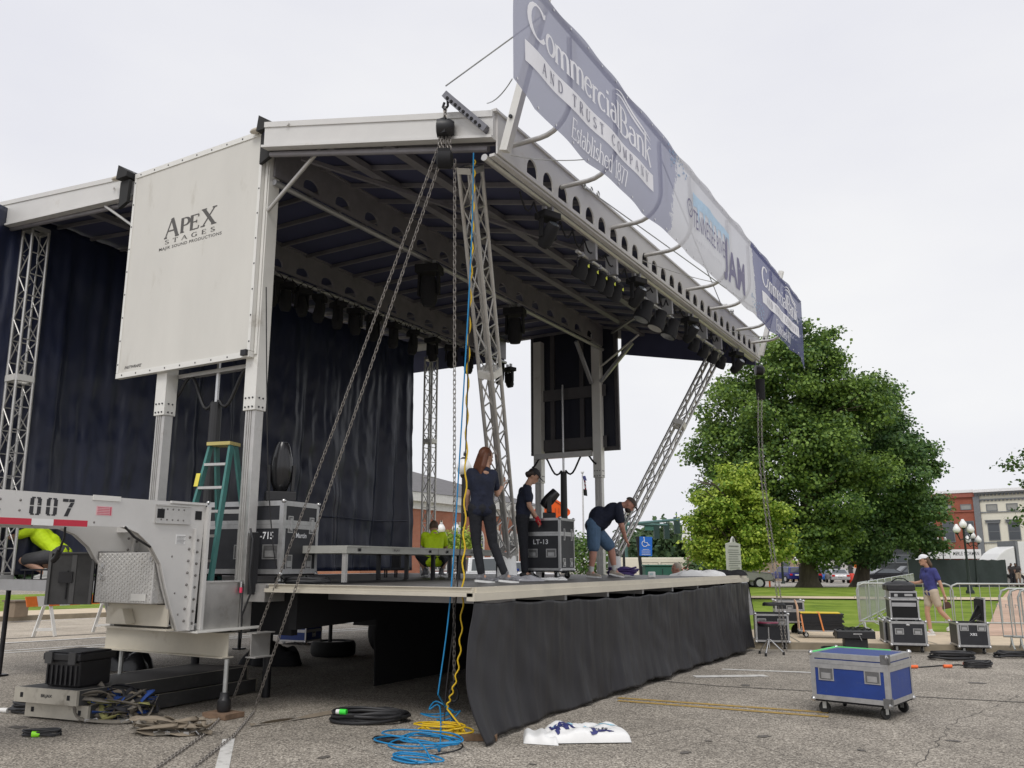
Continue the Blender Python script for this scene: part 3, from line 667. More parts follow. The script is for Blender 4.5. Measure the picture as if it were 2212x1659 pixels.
P(MB().tube((-4.95, .9, .004), (-4.95, .9, .75), .055, 12), 'support_leg', blk_metal, 60)
P(MB().tube((-3.62, .9, .004), (-3.62, .9, .75), .055, 12), 'support_leg', blk_metal, 60)
# hoses and controls beside the front post
hx = -2.985
P(MB().box(hx-.03, hx+.035, -.06, .02, 1.28, 1.98), 'control_column', blk_matte)
P(MB().path([(hx, -.1, 2.02), (hx+.07, -.12, 1.9), (hx+.05, -.12, 1.5), (hx+.09, -.12, 1.3), (hx-.03, -.12, 1.05), (hx-.02, -.12, .8)], .012, 7).path([(hx-.06, -.1, 1.4), (hx-.05, -.11, 1.1), (hx-.02, -.12, .85)], .01, 7), 'hydraulic_hose', blk, 60)
P(MB().cyl((hx-.07, -.12, 1.30), (0, 0, 1), .018, .06, 10), 'valve_cap', M('pink_red_plastic', (.75, .05, .12), .5), 60)
P(MB().cyl((hx-.07, -.12, 1.361), (0, 0, 1), .014, .06, 10), 'valve_stem', chrome, 60)
# ---- roof
roofin = M('dark_roof_lining', (.055, .06, .12), .75, 0, .15, 2)
rib = M('roof_framing_metal', (.23, .22, .235), .55, .35, .15, 4)
fasc = M('white_fascia', (.64, .63, .61), .45, .1, .04, 2.5, dirt=((.47, .44, .38), .62, 2.5))
def rz(x):   # top of the roof
    if x > X1: return 6.97-.236*(x-X1)*1.0
    if x > X2: return 6.99
    return 7.05
RY0, RY1 = -.3, 10.2
def roof_sheet(xa, xb, za, zb, name, ya=-.27):
    P(MB().prism([(xa, ya, za), (xb, ya, zb), (xb, ya, zb-.04), (xa, ya, za-.04)], (0, 10.17-ya, 0)), name, roofin)
roof_sheet(X1, .40, 6.93, 6.15, 'roof_panel'); roof_sheet(X2, X1-.02, 6.93, 6.93, 'roof_panel', -.1); roof_sheet(-9.9, X2-.03, 7.41, 7.02, 'roof_panel', -.07)
P(MB().tube((-9.9, -.02, 7.03), (-5.8, -.02, 6.70), .035), 'edge_pipe', rib)
def side_fascia(y, xa, zta, zba, xb, ztb, zbb):
    s = -1 if y < 5 else 1; yy = y if y < 5 else y-.06
    mb = MB(); mb.prism([(xa, yy, zta), (xb, yy, ztb), (xb, yy, zbb), (xa, yy, zba)], (0, .06, 0))
    dzb = .03; mb.prism([(xa-.02, yy-.03, zba), (xb, yy-.03, zbb), (xb, yy-.03, zbb-dzb), (xa-.02, yy-.03, zba-dzb)], (0, .12, 0))
    mb.prism([(xa, yy-.015, zta+.01), (xb, yy-.015, ztb+.01), (xb, yy-.015, ztb-.06), (xa, yy-.015, zta-.06)], (0, .014, 0))
    mb.cyl((xa+.42*(1 if xb > xa else -1), yy-.02, zta-.14), (0, -1, 0), .022, .02, 10)
    return P(mb, 'side_fascia', fasc)
side_fascia(-.33, -2.92, 7.0, 6.7, .42, 6.2, 5.93); side_fascia(10.2, -2.92, 7.0, 6.7, .42, 6.2, 5.93)
side_fascia(-.13, -5.74, 7.1, 6.77, -9.95, 7.49, 7.07); side_fascia(10.2, -5.74, 7.1, 6.77, -9.95, 7.49, 7.07)
P(MB().tube((-2.9, -.22, 6.62), (.3, -.22, 5.86), .035), 'edge_pipe', rib)
# front fascia with lightening holes
def halfhole(cx, z0, w, h):
    return [(cx-w/2, z0)]+[(cx-w/2*math.cos(PI*i/8), z0+.05+(h-.05)*math.sin(PI*i/8)) for i in range(9)]+[(cx+w/2, z0)]
holes = [halfhole(.47+i*.372, 5.80, .25, .20) for i in range(26)]
P(MB().plate([(RY0+.03, 5.755), (RY1-.0, 5.755), (RY1-.0, 6.20), (RY0+.03, 6.20)], holes, (.42, 0, 0), (0, 1, 0), (0, 0, 1), (.02, 0, 0)), 'front_fascia', fasc)
P(MB().box(.40, .46, RY0-.03, RY1, 6.202, 6.23).box(.36, .42, RY0, RY1, 5.72, 5.75), 'fascia_flange', fasc)
P(MB().tube((.31, RY0-.02, 5.72), (.31, RY1+.05, 5.72), .038, 12), 'front_pipe', alu, 60)
# main body beams with holes and pipes
for x, zt, zb_ in ((X1-.02, 6.86, 6.42), (X2+.05, 6.86, 6.42)):
    hs = [halfhole(.6+i*.62, zb_+.05, .30, .16) for i in range(15)]
    P(MB().plate([(-.05, zb_), (9.95, zb_), (9.95, zt), (-.05, zt)], hs, (x, 0, 0), (0, 1, 0), (0, 0, 1), (.03, 0, 0)).box(x-.04, x+.07, -.05, 9.95, zt, zt+.03), 'roof_beam', rib)
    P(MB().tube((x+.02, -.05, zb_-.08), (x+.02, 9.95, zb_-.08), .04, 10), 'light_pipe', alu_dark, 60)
P(MB().tube((-9.1, -.05, 7.1), (-9.1, 10.1, 7.1), .035), 'rear_pipe', rib)
for x, z in ((-2.1, 6.62), (-1.2, 6.42), (-7.4, 7.05)):
    P(MB().box(x-.06, x+.06, -.05, 10.1, z-.06, z+.02), 'longitudinal_purlin', rib)
for y in np.arange(.1, 10.1, .61):
    P(MB().bar((X1+.06, y, 6.83), (.38, y, 6.06), .04, .055), 'purlin', rib)
    P(MB().box(X2+.1, X1-.03, y-.02, y+.02, 6.82, 6.88), 'purlin', rib)
    P(MB().bar((-9.3, y, 7.26), (X2-.06, y, 6.93), .04, .055), 'purlin', rib)
P(MB().bar((-2.7, .1, 6.66), (-.3, 3.6, 6.06), .05, .05), 'diagonal_brace', rib); P(MB().bar((-2.7, 9.8, 6.66), (-.3, 6.3, 6.06), .05, .05), 'diagonal_brace', rib)
for y in (-.1, 9.9):
    P(MB().tube((-2.2 if y < 5 else -2.1, y, 6.56), (-3.02, y, 5.95), .025), 'gas_strut', alu); P(MB().tube((-6.4, y, 6.75), (-5.55, y, 6.2), .02), 'gas_strut', alu)
P(MB().bar((-2.98, 9.75, 5.55), (-2.2, 9.75, 6.35), .07, .07).bar((-3.2, 9.75, 5.55), (-3.2, 9.0, 6.35), .07, .07), 'knee_brace', alu_dark)
# far header panel under the roof end
P(MB().prism([(-2.6, 10.1, 6.86), (.35, 10.1, 6.12), (.35, 10.1, 5.62), (-2.62, 10.1, 6.22)], (0, .05, 0)), 'header_panel', roofin)
P(MB().box(-9.2, -5.7, 10.1, 10.14, 6.45, 7.0), 'header_panel', roofin)
# rubber weather flaps and marker lamps at the roof corners
for x, z in ((-2.98, 6.98), (-5.78, 7.0)):
    P(MB().prism([(x-.13, -.3, z-.02), (x+.1, -.3, z-.02), (x+.12, -.3, z+.05), (x-.1, -.3, z+.19)], (0, .5, 0)).prism([(x-.1, -.24, z-.05), (x+.1, -.24, z-.05), (x+.08, -.24, z-.38), (x-.1, -.24, z-.45)], (0, .05, 0)), 'weather_flap', rubber)
    P(MB().ell((x-.2, -.24, z+.03), .1, .05, .035), 'marker_lamp', M('amber_lamp_%d' % abs(x), (.55, .5, .42), .2), 60)
# banner arms and masts
for y in (0.01, 1.18, 2.62, 3.81, 5.63, 6.87, 8.45, 9.56):
    pts = [(.43, y, 5.96), (.78, y, 5.96)]+[(.78+.36*math.sin(a), y, 6.32-.36*math.cos(a)) for a in np.linspace(.25, PI/2, 7)]+[(1.14, y, 7.0)]
    P(MB().path(pts, .028, 10), 'banner_arm', alu, 60)
for y in (-.22, 10.0):
    P(MB().bar((.50, y, 5.78), (1.02, y, 7.5), .09, .09, (0, 1, 0)), 'banner_mast', alu_paint)
    P(MB().cyl((.6, y-.05, 6.12), (0, -1, 0), .02, .02, 8), 'bolt', ink)
P(MB().tube((1.14, -1.3, 7.09), (1.14, 10.95, 7.09), .03, 10), 'banner_rail', alu, 60)
# outrigger arm carrying the chain hoist
arm = Vector(at('y', -.42, 962, 208)); armb = Vector((.36, -.36, 5.98))
P(MB().bar(arm, armb, .1, .05).bar(arm+Vector((0, 0, .03)), armb+Vector((0, 0, .03)), .05, .06), 'hoist_arm', M('grey_arm_metal', (.2, .2, .22), .45, .5, .15, 8))
m1 = MB()
for t in np.linspace(.12, .9, 9): m1.cyl(arm.lerp(armb, t)-Vector((0, .05, 0)), (0, -1, 0), .018, .012, 8)
P(m1, 'arm_holes', blk_matte)
def wire(a, b, sag=.0, r=.006, n=8):
    a, b = Vector(a), Vector(b); return [a.lerp(b, t)-Vector((0, 0, sag*4*t*(1-t))) for t in np.linspace(0, 1, n+1)]
P(MB().path(wire(arm+Vector((0, 0, .12)), (1.05, -.3, 7.15)), .008, 6).path(wire((.36, -.35, 6.3), (1.1, -1.1, 5.95), .05), .006, 6), 'guy_wire', steel)
P(MB().path(wire((.45, 1.75, 6.2), (1.15, 7.0, 5.9)), .008, 6).path(wire((.45, 7.6, 6.15), (1.1, 2.7, 6.9)), .008, 6).path(wire((.44, .0, 5.85), (1.15, .3, 5.75), .03), .005, 6).path(wire((.44, 3.7, 5.85), (1.15, 4.8, 5.72), .03), .005, 6).path(wire((.44, 8, 5.85), (1.15, 8.3, 5.72), .06), .005, 6), 'guy_wire', steel)
for (y, s) in ((1.75, 1), (7.6, -1), (8.0, -1)):
    m1 = MB()
    for k in range(3): m1.path([Vector((.47+.05*k, y+s*.09*k, 6.2-.03*k))+Vector((0, .035*math.cos(a), .035*math.sin(a))) for a in np.linspace(0, 2*PI, 9)[:-1]], .009, 5, closed=True)
    P(m1, 'shackle', steel, 60)
# ================================================================ corner truss towers
def truss(name, foot, top, w=.30, plate=True, label='', group=None, joints=(.5,), col=alu, base=None, kind=2.6):
    foot, top = Vector(foot), Vector(top); ax = (top-foot); Ln = ax.length; ax.normalize()
    a = ax.cross(Vector((0, 1, 0))).normalized(); b = ax.cross(a).normalized()
    t = thing(name, label, 'truss', foot, 0, group)
    c = [(-1, -1), (1, -1), (1, 1), (-1, 1)]; O = lambda i, s: foot+ax*s+(a*c[i][0]+b*c[i][1])*w/2
    for i in range(4): MB().tube(O(i, .02), O(i, Ln-.02), .025, 10).build('chord', col, t, 60, world=True)
    m1 = MB(); n = int(Ln/.36)
    for i in range(4):
        j = (i+1) % 4
        for k in range(n):
            s0 = .06+k*(Ln-.12)/n; s1 = .06+(k+1)*(Ln-.12)/n
            if i % 2: m1.tube(O(i, s0), O(j, s0), .011, 6); m1.tube(O(i if k % 2 else j, s0), O(j if k % 2 else i, s1), .009, 6)
            else: m1.tube(O(i if k % 2 else j, s0), O(j if k % 2 else i, s1), .011, 6)
    m1.build('lacing', col, t, 60, world=True)
    for q in (0,)+tuple(joints)+(1,):
        m2 = MB(); s = q*Ln; h = .035 if q in (0, 1) else .05
        for i in range(4):
            j = (i+1) % 4; m2.bar(O(i, s), O(j, s), .06, h*2, ax)
        m2.build('end_frame', alu_paint if q in joints else alu, t, world=True)
    return t
t1 = truss('truss_tower', (-1.5, 3.2, 1.78), (-.30, .35, 6.02), .19, label='grey square truss tower leaning in the near front corner of the stage', group='truss towers at the stage corners', joints=(.52,))
MB().lathe([(.16, 0), (.15, .02), (.12, .34), (.05, .35), (.04, .39)], (-1.5, 3.2, 1.388), n=18).build('foot', white, t1, 40, world=True)
t2 = truss('truss_tower', (-1.7, 7.35, 1.82), (-.25, 9.3, 5.75), .19, label='slim truss tower leaning over the bending man at the far front corner', group='truss towers at the stage corners', joints=(.62,))
MB().lathe([(.14, 0), (.13, .02), (.11, .36), (.05, .37), (.04, .42)], (-1.7, 7.35, 1.388), n=18).build('foot', white, t2, 40, world=True)
t3 = truss('truss_tower', (-8.74, .3, 1.42), (-8.84, .3, 7.0), .27, label='upright truss tower at the rear left of the stage before the dark curtain', group='truss towers at the stage corners', joints=(.55,))
t4 = truss('truss_tower', (-7.49, 9.6, 1.42), (-7.5, 9.6, 6.6), .22, label='thin upright truss tower right of the dark curtain', group='truss towers at the stage corners', joints=(.6,))
# ================================================================ curtain, skirt, banner
curt = M('dark_navy_vinyl', (.010, .015, .042), .38, 0, .2, 2.2, .6, 2.2, spec=.6, stretch=(1, 1, .25))
nz_ = lambda a, b, c=0: mnoise.noise(Vector((a, b, c)))
def fold(u, v, k=1): return (.20*nz_(u*24, v*.7)+.10*nz_(u*62, v*1.1, 5))*(.3+.7*(1-v))+.05*nz_(u*9+v*5, v*7, 9)+.018*nz_(u*90, v*22, 2)
def cf(u, v):
    y = -1.0+u*10.65; z = 1.45+v*(7.3-.25*u-1.45)
    if u > .96: y += (u-.96)*2*math.sin(v*5+1)
    return Vector((-8.98+.95*u*u-fold(u, v), y, z))
o = MB().grid(cf, 340, 60).build('backdrop_curtain', curt, None, 180); sm = o.modifiers.new('t', 'SOLIDIFY'); sm.thickness = .006
tag(o, 'dark navy backdrop curtain hanging across the rear of the stage', 'curtain')
MB().path([(-8.86+.95*(i*.4/10.65)**2, -1.0+i*.4, 2.6+.02*math.sin(i)) for i in range(27)], .012, 5).build('pocket_seam', curt, o, 60)
skm = M('black_vinyl_skirt', (.012, .0115, .014), .5, 0, .2, 2.4, .55, 5, spec=.45, stretch=(1, 1, .13), dirt=((.022, .021, .021), .6, 6))
def sf(u, v):
    y = -(.10+.20*math.sin(PI*min(1, (1-v)*.85)))*max(0, 1-u*9)*(1-v**3)+u*9.75; top = 1.27-.075*math.sin(PI*min(1, u*1.15))-.02*abs(math.sin(u*40)); 
    zb = .012+.03*math.sin(u*31)**2+ (.03 if u > .3 else 0)
    z = zb+v*(top-zb); fl = (1-v)**3
    x = .05+.014*math.sin(u*38+1.2*math.sin(u*7)+v)*(1-.4*v)+.022*math.sin(u*14+2)*(1-v)+.09*fl+.03*fl*math.sin(u*47+3)+.035*nz_(u*48, v*1.3)*(1.1-v)+.010*nz_(u*26+v*3, v*3, 4)+.009*nz_(u*120, v*1.5, 7)+.004*math.sin(u*211-v*9)
    if u < .1: x += (.1-u)*1.6*(1-v)**1.5; z += (.1-u)*.0
    return Vector((x-.02, y, z))
o = MB().grid(sf, 420, 44).build('stage_skirt', skm, None, 180); sm = o.modifiers.new('t', 'SOLIDIFY'); sm.thickness = .006
tag(o, 'black vinyl skirt hung along the front edge of the stage', 'skirt')
# side return of the skirt folded under the near corner
def bnf(u, v):
    y = -1.25+u*12.2; sag = .035*math.sin(PI*((u*8) % 1))*(1-v)
    z = 5.70+sag+v*1.39-.015*math.sin(PI*((u*10) % 1))*v
    if u < .03: z += (1-v)*(.03-u)*5
    x = 1.2+.016*math.sin(u*41+v*2)*(.3+.7*abs(v-.5))+.008*math.sin(u*90-v*3)
    if u > .955: x += -.2*(u-.955)*20*(1-v)*.3; z -= (u-.955)*6*(1-v)*.5
    return Vector((x, y, z))
def ban_mat():
    m = bpy.data.materials.new('printed_banner_mesh'); m.use_nodes = True; nt = m.node_tree; b = nt.nodes['Principled BSDF']; N = nt.nodes.new; L = nt.links.new
    tc = N('ShaderNodeTexCoord'); sx = N('ShaderNodeSeparateXYZ'); L(tc.outputs['Object'], sx.inputs[0])
    nz = N('ShaderNodeTexNoise'); nz.inputs['Scale'].default_value = 4; nz.inputs['Detail'].default_value = 8; nz.inputs['Roughness'].default_value = .8; L(tc.outputs['Object'], nz.inputs['Vector'])
    def edge(y0, slope, sgn):
        a = N('ShaderNodeMath'); a.operation = 'MULTIPLY_ADD'; a.inputs[1].default_value = slope; L(sx.outputs[2], a.inputs[0]); L(sx.outputs[1], a.inputs[2])
        c = N('ShaderNodeMath'); c.operation = 'MULTIPLY_ADD'; c.inputs[1].default_value = .9; L(nz.outputs['Fac'], c.inputs[0]); L(a.outputs[0], c.inputs[2])
        g = N('ShaderNodeMath'); g.operation = 'GREATER_THAN' if sgn > 0 else 'LESS_THAN'; g.inputs[1].default_value = y0; L(c.outputs[0], g.inputs[0]); return g.outputs[0]
    g1 = edge(2.95+.45-.35*6.4, -.35, 1); g2 = edge(6.95+.45+.1*6.4, .1, -1)
    mu = N('ShaderNodeMath'); mu.operation = 'MULTIPLY'; L(g1, mu.inputs[0]); L(g2, mu.inputs[1])
    gr = ramp(nt, sx.outputs[1], [(0, (.20, .20, .36)), (1, (.20, .20, .36))])
    mr = N('ShaderNodeMapRange'); mr.inputs['From Min'].default_value = -1; mr.inputs['From Max'].default_value = 11; L(sx.outputs[1], mr.inputs['Value'])
    gr = ramp(nt, mr.outputs[0], [(0, (.36, .37, .48)), (.35, (.33, .34, .47)), (.7, (.12, .13, .30)), (1, (.09, .10, .24))])
    mx = N('ShaderNodeMix'); mx.data_type = 'RGBA'; L(mu.outputs[0], mx.inputs['Factor']); L(gr, mx.inputs['A']); mx.inputs['B'].default_value = (.74, .74, .77, 1)
    L(mx.outputs['Result'], b.inputs['Base Color']); b.inputs['Roughness'].default_value = .55
    tr = N('ShaderNodeBsdfTranslucent'); L(mx.outputs['Result'], tr.inputs['Color']); ms = N('ShaderNodeMixShader'); ms.inputs[0].default_value = .55
    L(b.outputs[0], ms.inputs[1]); L(tr.outputs[0], ms.inputs[2]); L(ms.outputs[0], nt.nodes['Material Output'].inputs['Surface'])
    tp = N('ShaderNodeBsdfTransparent'); m2 = N('ShaderNodeMixShader'); m2.inputs[0].default_value = .15; L(ms.outputs[0], m2.inputs[1]); L(tp.outputs[0], m2.inputs[2]); L(m2.outputs[0], nt.nodes['Material Output'].inputs['Surface'])
    return m
ban = MB().grid(bnf, 200, 14).build('sponsor_banner', ban_mat(), None, 180)
tag(ban, 'long blue and white printed banner strung on bent arms above the roof edge', 'banner')
def bpt(y, z):  # point on the banner's outer face
    u = (y+1.25)/12.2; v = 0
    v = min(1, max(0, (z-5.70)/1.39)); p = bnf(u, v); return p.x
def on_banner(vf, y0, z0, W, H, name, mat, sl=0, skew=0, label=None):
    vs, fs = vf; xs = [v[0] for v in vs]; ys = [v[1] for v in vs]; a0, a1, b0, b1 = min(xs), max(xs), min(ys), max(ys)
    mb = MB(); out = []
    for v in vs:
        zz = (v[1]-b0)/(b1-b0)*H; y = y0+(v[0]-a0)/(a1-a0)*W+sl*zz; z = z0+zz+skew*(y-y0)
        out.append((bpt(y, z)+.012+v[2], y, z))
    return mb.add(out, fs).build(name, mat, ban)
bw = M('banner_white_print', (.8, .8, .84), .6, 0, .03, 3); bwt = bw
def band(y0, y1, zl, zh, n=40, wav=.0):
    vs, fs = [], []
    for i in range(n+1):
        y = i/n; vs += [(y, zl+wav*math.sin(y*6), 0), (y, zh+wav*math.sin(y*6), 0)]
    fs = [(2*i, 2*i+2, 2*i+3, 2*i+1) for i in range(n)]; return vs, fs
for y0, W in ((-1.02, 3.25), (7.5, 2.85)):
    k = W/3.25
    on_banner(serif('C', .17, .05), y0, 6.46, .36*k, .38, 'banner_lettering', bw)
    on_banner(serif('ommercial', .16, .05), y0+.36*k, 6.46, 1.78*k, .33, 'banner_lettering', bw)
    on_banner(serif('Bank', .15, .05), y0+2.17*k, 6.40, .98*k, .40, 'banner_lettering', bw)
    on_banner(band(0, 1, 6.14, 6.36), y0-.05, 6.12, 3.25*k, .22, 'banner_band', bw)
    on_banner(serif('AND TRUST COMPANY', .15, .06, .75), y0+.28*k, 6.165, 2.75*k, .13, 'banner_small_print', M('banner_grey_print_%d' % int(y0), (.2, .2, .27), .6), label=None).location.x = .004
    on_banner(serif('Established 1877', .13, .05), y0+.9*k, 5.80, 1.42*k, .24, 'banner_lettering', bw, .18)
    for q in (0, 1):
        sw = [(t*1.05*k, .20*math.sin(PI*t*.9)+.10*math.cos(t*5)-.12*t+q*.07, 0) for t in np.linspace(0, 1, 20)]
        vs = []; 
        for a, b, c in sw: vs += [(a, b, 0), (a, b+.035*math.sin(PI*min(1, max(.05, a/1.05/k)))+.004, 0)]
        on_banner((vs, [(2*i, 2*i+2, 2*i+3, 2*i+1) for i in range(19)]), y0+2.05*k, 6.72+q*.06, 1.1*k, .2, 'banner_swoosh', bw)
bgrey = M('banner_slate_print', (.16, .15, .25), .6); bblue = M('banner_sky_print', (.42, .58, .74), .6); 
# centre logo
on_banner(font_mesh('TENNESSEE RIVER', 1.0, .0), 3.72, 6.22, 1.55, .27, 'banner_lettering', bgrey, .1, -.02)
on_banner(font_mesh('J', 1, .02), 5.05, 5.85, .28, .82, 'banner_lettering', bgrey, .05)
on_banner(font_mesh('AM', .95, .03), 5.36, 5.90, .92, .55, 'banner_lettering', bgrey, .05)
on_banner(font_mesh('PARIS, TENNESSEE', 1.6), 3.85, 6.02, 1.1, .05, 'banner_small_print', M('banner_faint_print', (.5, .5, .53), .6))
vs = []; rr = random.Random(3)
for i in range(41):
    t = i/40; vs += [(t, .62+.12*t-(.03*rr.random() if i % 5 else .45*rr.random()), 0), (t, .95-.05*t+.02*rr.random(), 0)]
on_banner((vs, [(2*i, 2*i+2, 2*i+3, 2*i+1) for i in range(40)]), 3.75, 6.32, 1.75, .42, 'banner_bridge_art', bblue, 0, 0)
ring = []
for i in range(25):
    a = 2*PI*i/24; ring += [(math.cos(a), math.sin(a), .0012), (.8*math.cos(a), .8*math.sin(a), .0012)]
on_banner((ring, [(2*i, 2*i+1, 2*i+3, 2*i+2) for i in range(24)]), 3.45, 6.30, .26, .27, 'banner_emblem', bgrey)
for (a, b) in ((3.53, 6.44), (3.62, 6.41), (3.56, 6.36)):
    st = [((.5 if i % 2 else 1)*math.cos(PI*i/5), (.5 if i % 2 else 1)*math.sin(PI*i/5), .002) for i in range(10)]
    on_banner((st, [tuple(range(10))]), a, b, .05, .05, 'banner_star', bgrey)
m1 = MB()
for i in range(40):
    y, z = 2.75+.75*rr.random(), 6.75+.28*rr.random(); r = .02+.015*rr.random(); m1.cbox((bpt(y, z)+.012, y, z), .002, r, r)
for i in range(40):
    y, z = 6.6+.9*rr.random(), 5.78+.28*rr.random(); r = .02+.015*rr.random(); m1.cbox((bpt(y, z)+.012, y, z), .002, r, r)
m1.build('banner_halftone_dots', M('banner_teal_print', (.25, .35, .5), .6), ban)
m1 = MB()
for i in range(33):
    y = -1.2+i*.378
    for z in (5.74, 7.04):
        p = bnf((y+1.25)/12.2, (z-5.7)/1.39); m1.cyl((p.x+.004, p.y, p.z), (1, 0, 0), .014, .006, 8)
m1.build('eyelets', chrome, ban)
# ================================================================ flight cases
edge_m = M('case_edge_aluminium', (.5, .5, .5), .38, .8, .12, 14, dirt=((.3, .29, .27), .6, 12))
liner_m = M('black_foam', (.012, .012, .013), .95)
def caster(mb_w, mb_f, x, y, r=.05, rz=0):
    R = Matrix.Rotation(rz, 3, 'Z'); a = R @ Vector((1, 0, 0)); c = Vector((x, y, r))
    mb_w.lathe([(r*.35, -.016), (r*.9, -.018), (r, -.01), (r, .01), (r*.9, .018), (r*.35, .016)], c, a, 16)
    up = Vector((0, 0, 1)); f = R @ Vector((0, 1, 0))
    for s in (-1, 1): mb_f.obox(c+a*(s*.024-.003)-f*.02-up*.01, a*.006, f*.04, up*(r+.03))
    mb_f.obox(c-a*.035-f*.035+up*(r+.018), a*.07, f*.07, up*.012)
def recess(o, a, b, n, w, h, par, mat=None, dark=None, name='handle', latch=False):
    """recessed catch or handle plate; o centre, a across, b up, n out"""
    m1 = MB(); o, a, b, n = map(Vector, (o, a, b, n)); t = .012
    for s in (-1, 1):
        m1.obox(o+a*(s*(w/2-t/2)-t/2)-b*h/2, a*t, b*h, n*.007); m1.obox(o-a*(w/2-t)+b*(s*(h/2-t/2)-t/2), a*(w-2*t), b*t, n*.007)
    m1.obox(o-a*w*.3-b*h*.34+n*.001, a*w*.6, b*h*.42, n*.014) if not latch else m1.obox(o-a*w*.18-b*h*.36+n*.001, a*w*.36, b*h*.72, n*.016)
    h_ = m1.build(name, mat or edge_m, par)
    MB().obox(o-a*(w/2-t)-b*(h/2-t), a*(w-2*t), b*(h-2*t), n*.002).build('dish', dark or M_dish, h_)
M_dish = M('handle_dish_metal', (.2, .2, .2), .4, .7, .2, 20)
def case(name, label, W, D, H, loc, rz, lid=.3, mat=None, hw=.13, group=None, front=(), side=(), ed=.035, text=None, cat='flight case', open_top=False, left=()):
    mat = mat or caseblk
    t = thing(name, label, cat, loc, rz, group); z0, z1 = hw, hw+H
    b = MB()
    if open_top:
        for bb in ((-W/2, W/2, -D/2, -D/2+.015, z0, z1), (-W/2, W/2, D/2-.015, D/2, z0, z1), (-W/2, -W/2+.015, -D/2+.0151, D/2-.0151, z0, z1), (W/2-.015, W/2, -D/2+.0151, D/2-.0151, z0, z1), (-W/2+.016, W/2-.016, -D/2+.016, D/2-.016, z0, z0+.03)): b.box(*bb)
    else: b.box(-W/2, W/2, -D/2, D/2, z0, z1)
    body = b.build('body', mat, t)
    e = MB(); w = ed; p = .004
    X, Y = W/2+p, D/2+p
    for sx in (-1, 1):
        for sy in (-1, 1):
            e.box(min(sx*X, sx*(X-w)), max(sx*X, sx*(X-w)), min(sy*Y, sy*(Y+.001)), max(sy*Y, sy*(Y+.001)), z0, z1)
            e.box(min(sx*X, sx*(X+.001)), max(sx*X, sx*(X+.001)), min(sy*Y, sy*(Y-w)), max(sy*Y, sy*(Y-w)), z0, z1)
    def hoop(za, zb, pp):
        x, y = W/2+pp, D/2+pp
        e.box(-x, x, -y, -y+.004, za, zb); e.box(-x, x, y-.004, y, za, zb); e.box(-x, -x+.004, -y+.0041, y-.0041, za, zb); e.box(x-.004, x, -y+.0041, y-.0041, za, zb)
    hoop(z0-.001, z0+w, .007); hoop(z1-w, z1+.002, .007)
    if lid: hoop(z1-H*lid-w*.9, z1-H*lid-.001, .007); hoop(z1-H*lid+.001, z1-H*lid+w*.9, .008)
    if not open_top:
        for sx in (-1, 1): e.box(min(sx*X, sx*(X-w)), max(sx*X, sx*(X-w)), -Y, Y, z1, z1+.005)
        for sy in (-1, 1): e.box(-X+w, X-w, min(sy*Y, sy*(Y-w)), max(sy*Y, sy*(Y-w)), z1, z1+.005)
    e.build('edging', edge_m, t)
    c = MB()
    for sx in (-1, 1):
        for sy in (-1, 1):
            for z in (z0, z1): c.ell((sx*(W/2-.004), sy*(D/2-.004), z), .03, .03, .028, 8, 6)
    c.build('corner_balls', chrome, t, 60)
    for (u, v, a_, b_, k) in front: recess((u*W/2, -D/2-.001, z0+v*H), (1, 0, 0), (0, 0, 1), (0, -1, 0), a_, b_, t, name='latch' if k else 'handle', latch=k)
    for (u, v, a_, b_, k) in side: recess((W/2+.001, u*D/2, z0+v*H), (0, 1, 0), (0, 0, 1), (1, 0, 0), a_, b_, t, name='latch' if k else 'handle', latch=k)
    for x in (-1, 1):
        for y in (-1, 1):
            a, f = MB(), MB(); caster(a, f, x*(W/2-.09), y*(D/2-.09), (hw-.03)/2, .4*x+y*.9)
            w_ = a.build('caster', rubber, t, 40); f.build('fork', steel, w_)
    if hw > .1: MB().box(-W/2+.01, W/2-.01, -D/2+.01, D/2-.01, z0-.022, z0-.003).build('base_board', blk_matte, t)
    return t
def stencil(t, txt, o, a, b, W, H, mat=whiteink, name='stencil'):
    m1 = MB(); put_text(m1, font_mesh(txt, 1.05, .02), o, a, b, W, H); return m1.build(name, mat, t)
ZD = 1.387
fh = lambda h=.1: [(-.5, .3, .17, .14, False), (.5, .3, .17, .14, False)]
pc = at('y', .22, 604, 1262); pc.z = ZD; rzc = math.radians(10)
RX, RY = Vector((math.cos(rzc), math.sin(rzc), 0)), Vector((-math.sin(rzc), math.cos(rzc), 0))
c1 = case('flight_case', 'tall black flight case stencilled PR-715 on the stage, tall lamp head on top', 1.10, .74, .845, pc-RX*.55+RY*.37, rzc, .32, hw=.12, ed=.055,
    front=[(.72, .30, .22, .17, False), (-.02, .30, .22, .17, False)], side=[(-.6, .68, .1, .2, True), (.6, .68, .1, .2, True), (-.6, .16, .13, .17, False), (.5, .16, .13, .17, False)])
stencil(c1, 'PR-715', (.13, -.378, .12+.40), (1, 0, 0), (0, 0, 1), .30, .085); stencil(c1, 'Martin', (.556+.012, -.12, .12+.42), (0, 1, 0), (0, 0, 1), .22, .06)
pc = at('z', ZD, 1211, 1251); rzc = math.radians(6); RX, RY = Vector((math.cos(rzc), math.sin(rzc), 0)), Vector((-math.sin(rzc), math.cos(rzc), 0))
c2 = case('flight_case', 'black flight case stencilled LT-13 between the two men on stage', .60, .62, .80, pc-RX*.30+RY*.31, rzc, .3, hw=.13, ed=.035,
    front=[(-.55, .33, .17, .13, False), (.5, .33, .17, .13, False)], side=[(-.45, .69, .07, .18, True), (.6, .69, .07, .18, True), (-.5, .15, .12, .13, False), (.5, .15, .12, .13, False)])
stencil(c2, 'LT-13', (-.15, -.318, .13+.40), (1, 0, 0), (0, 0, 1), .25, .075)
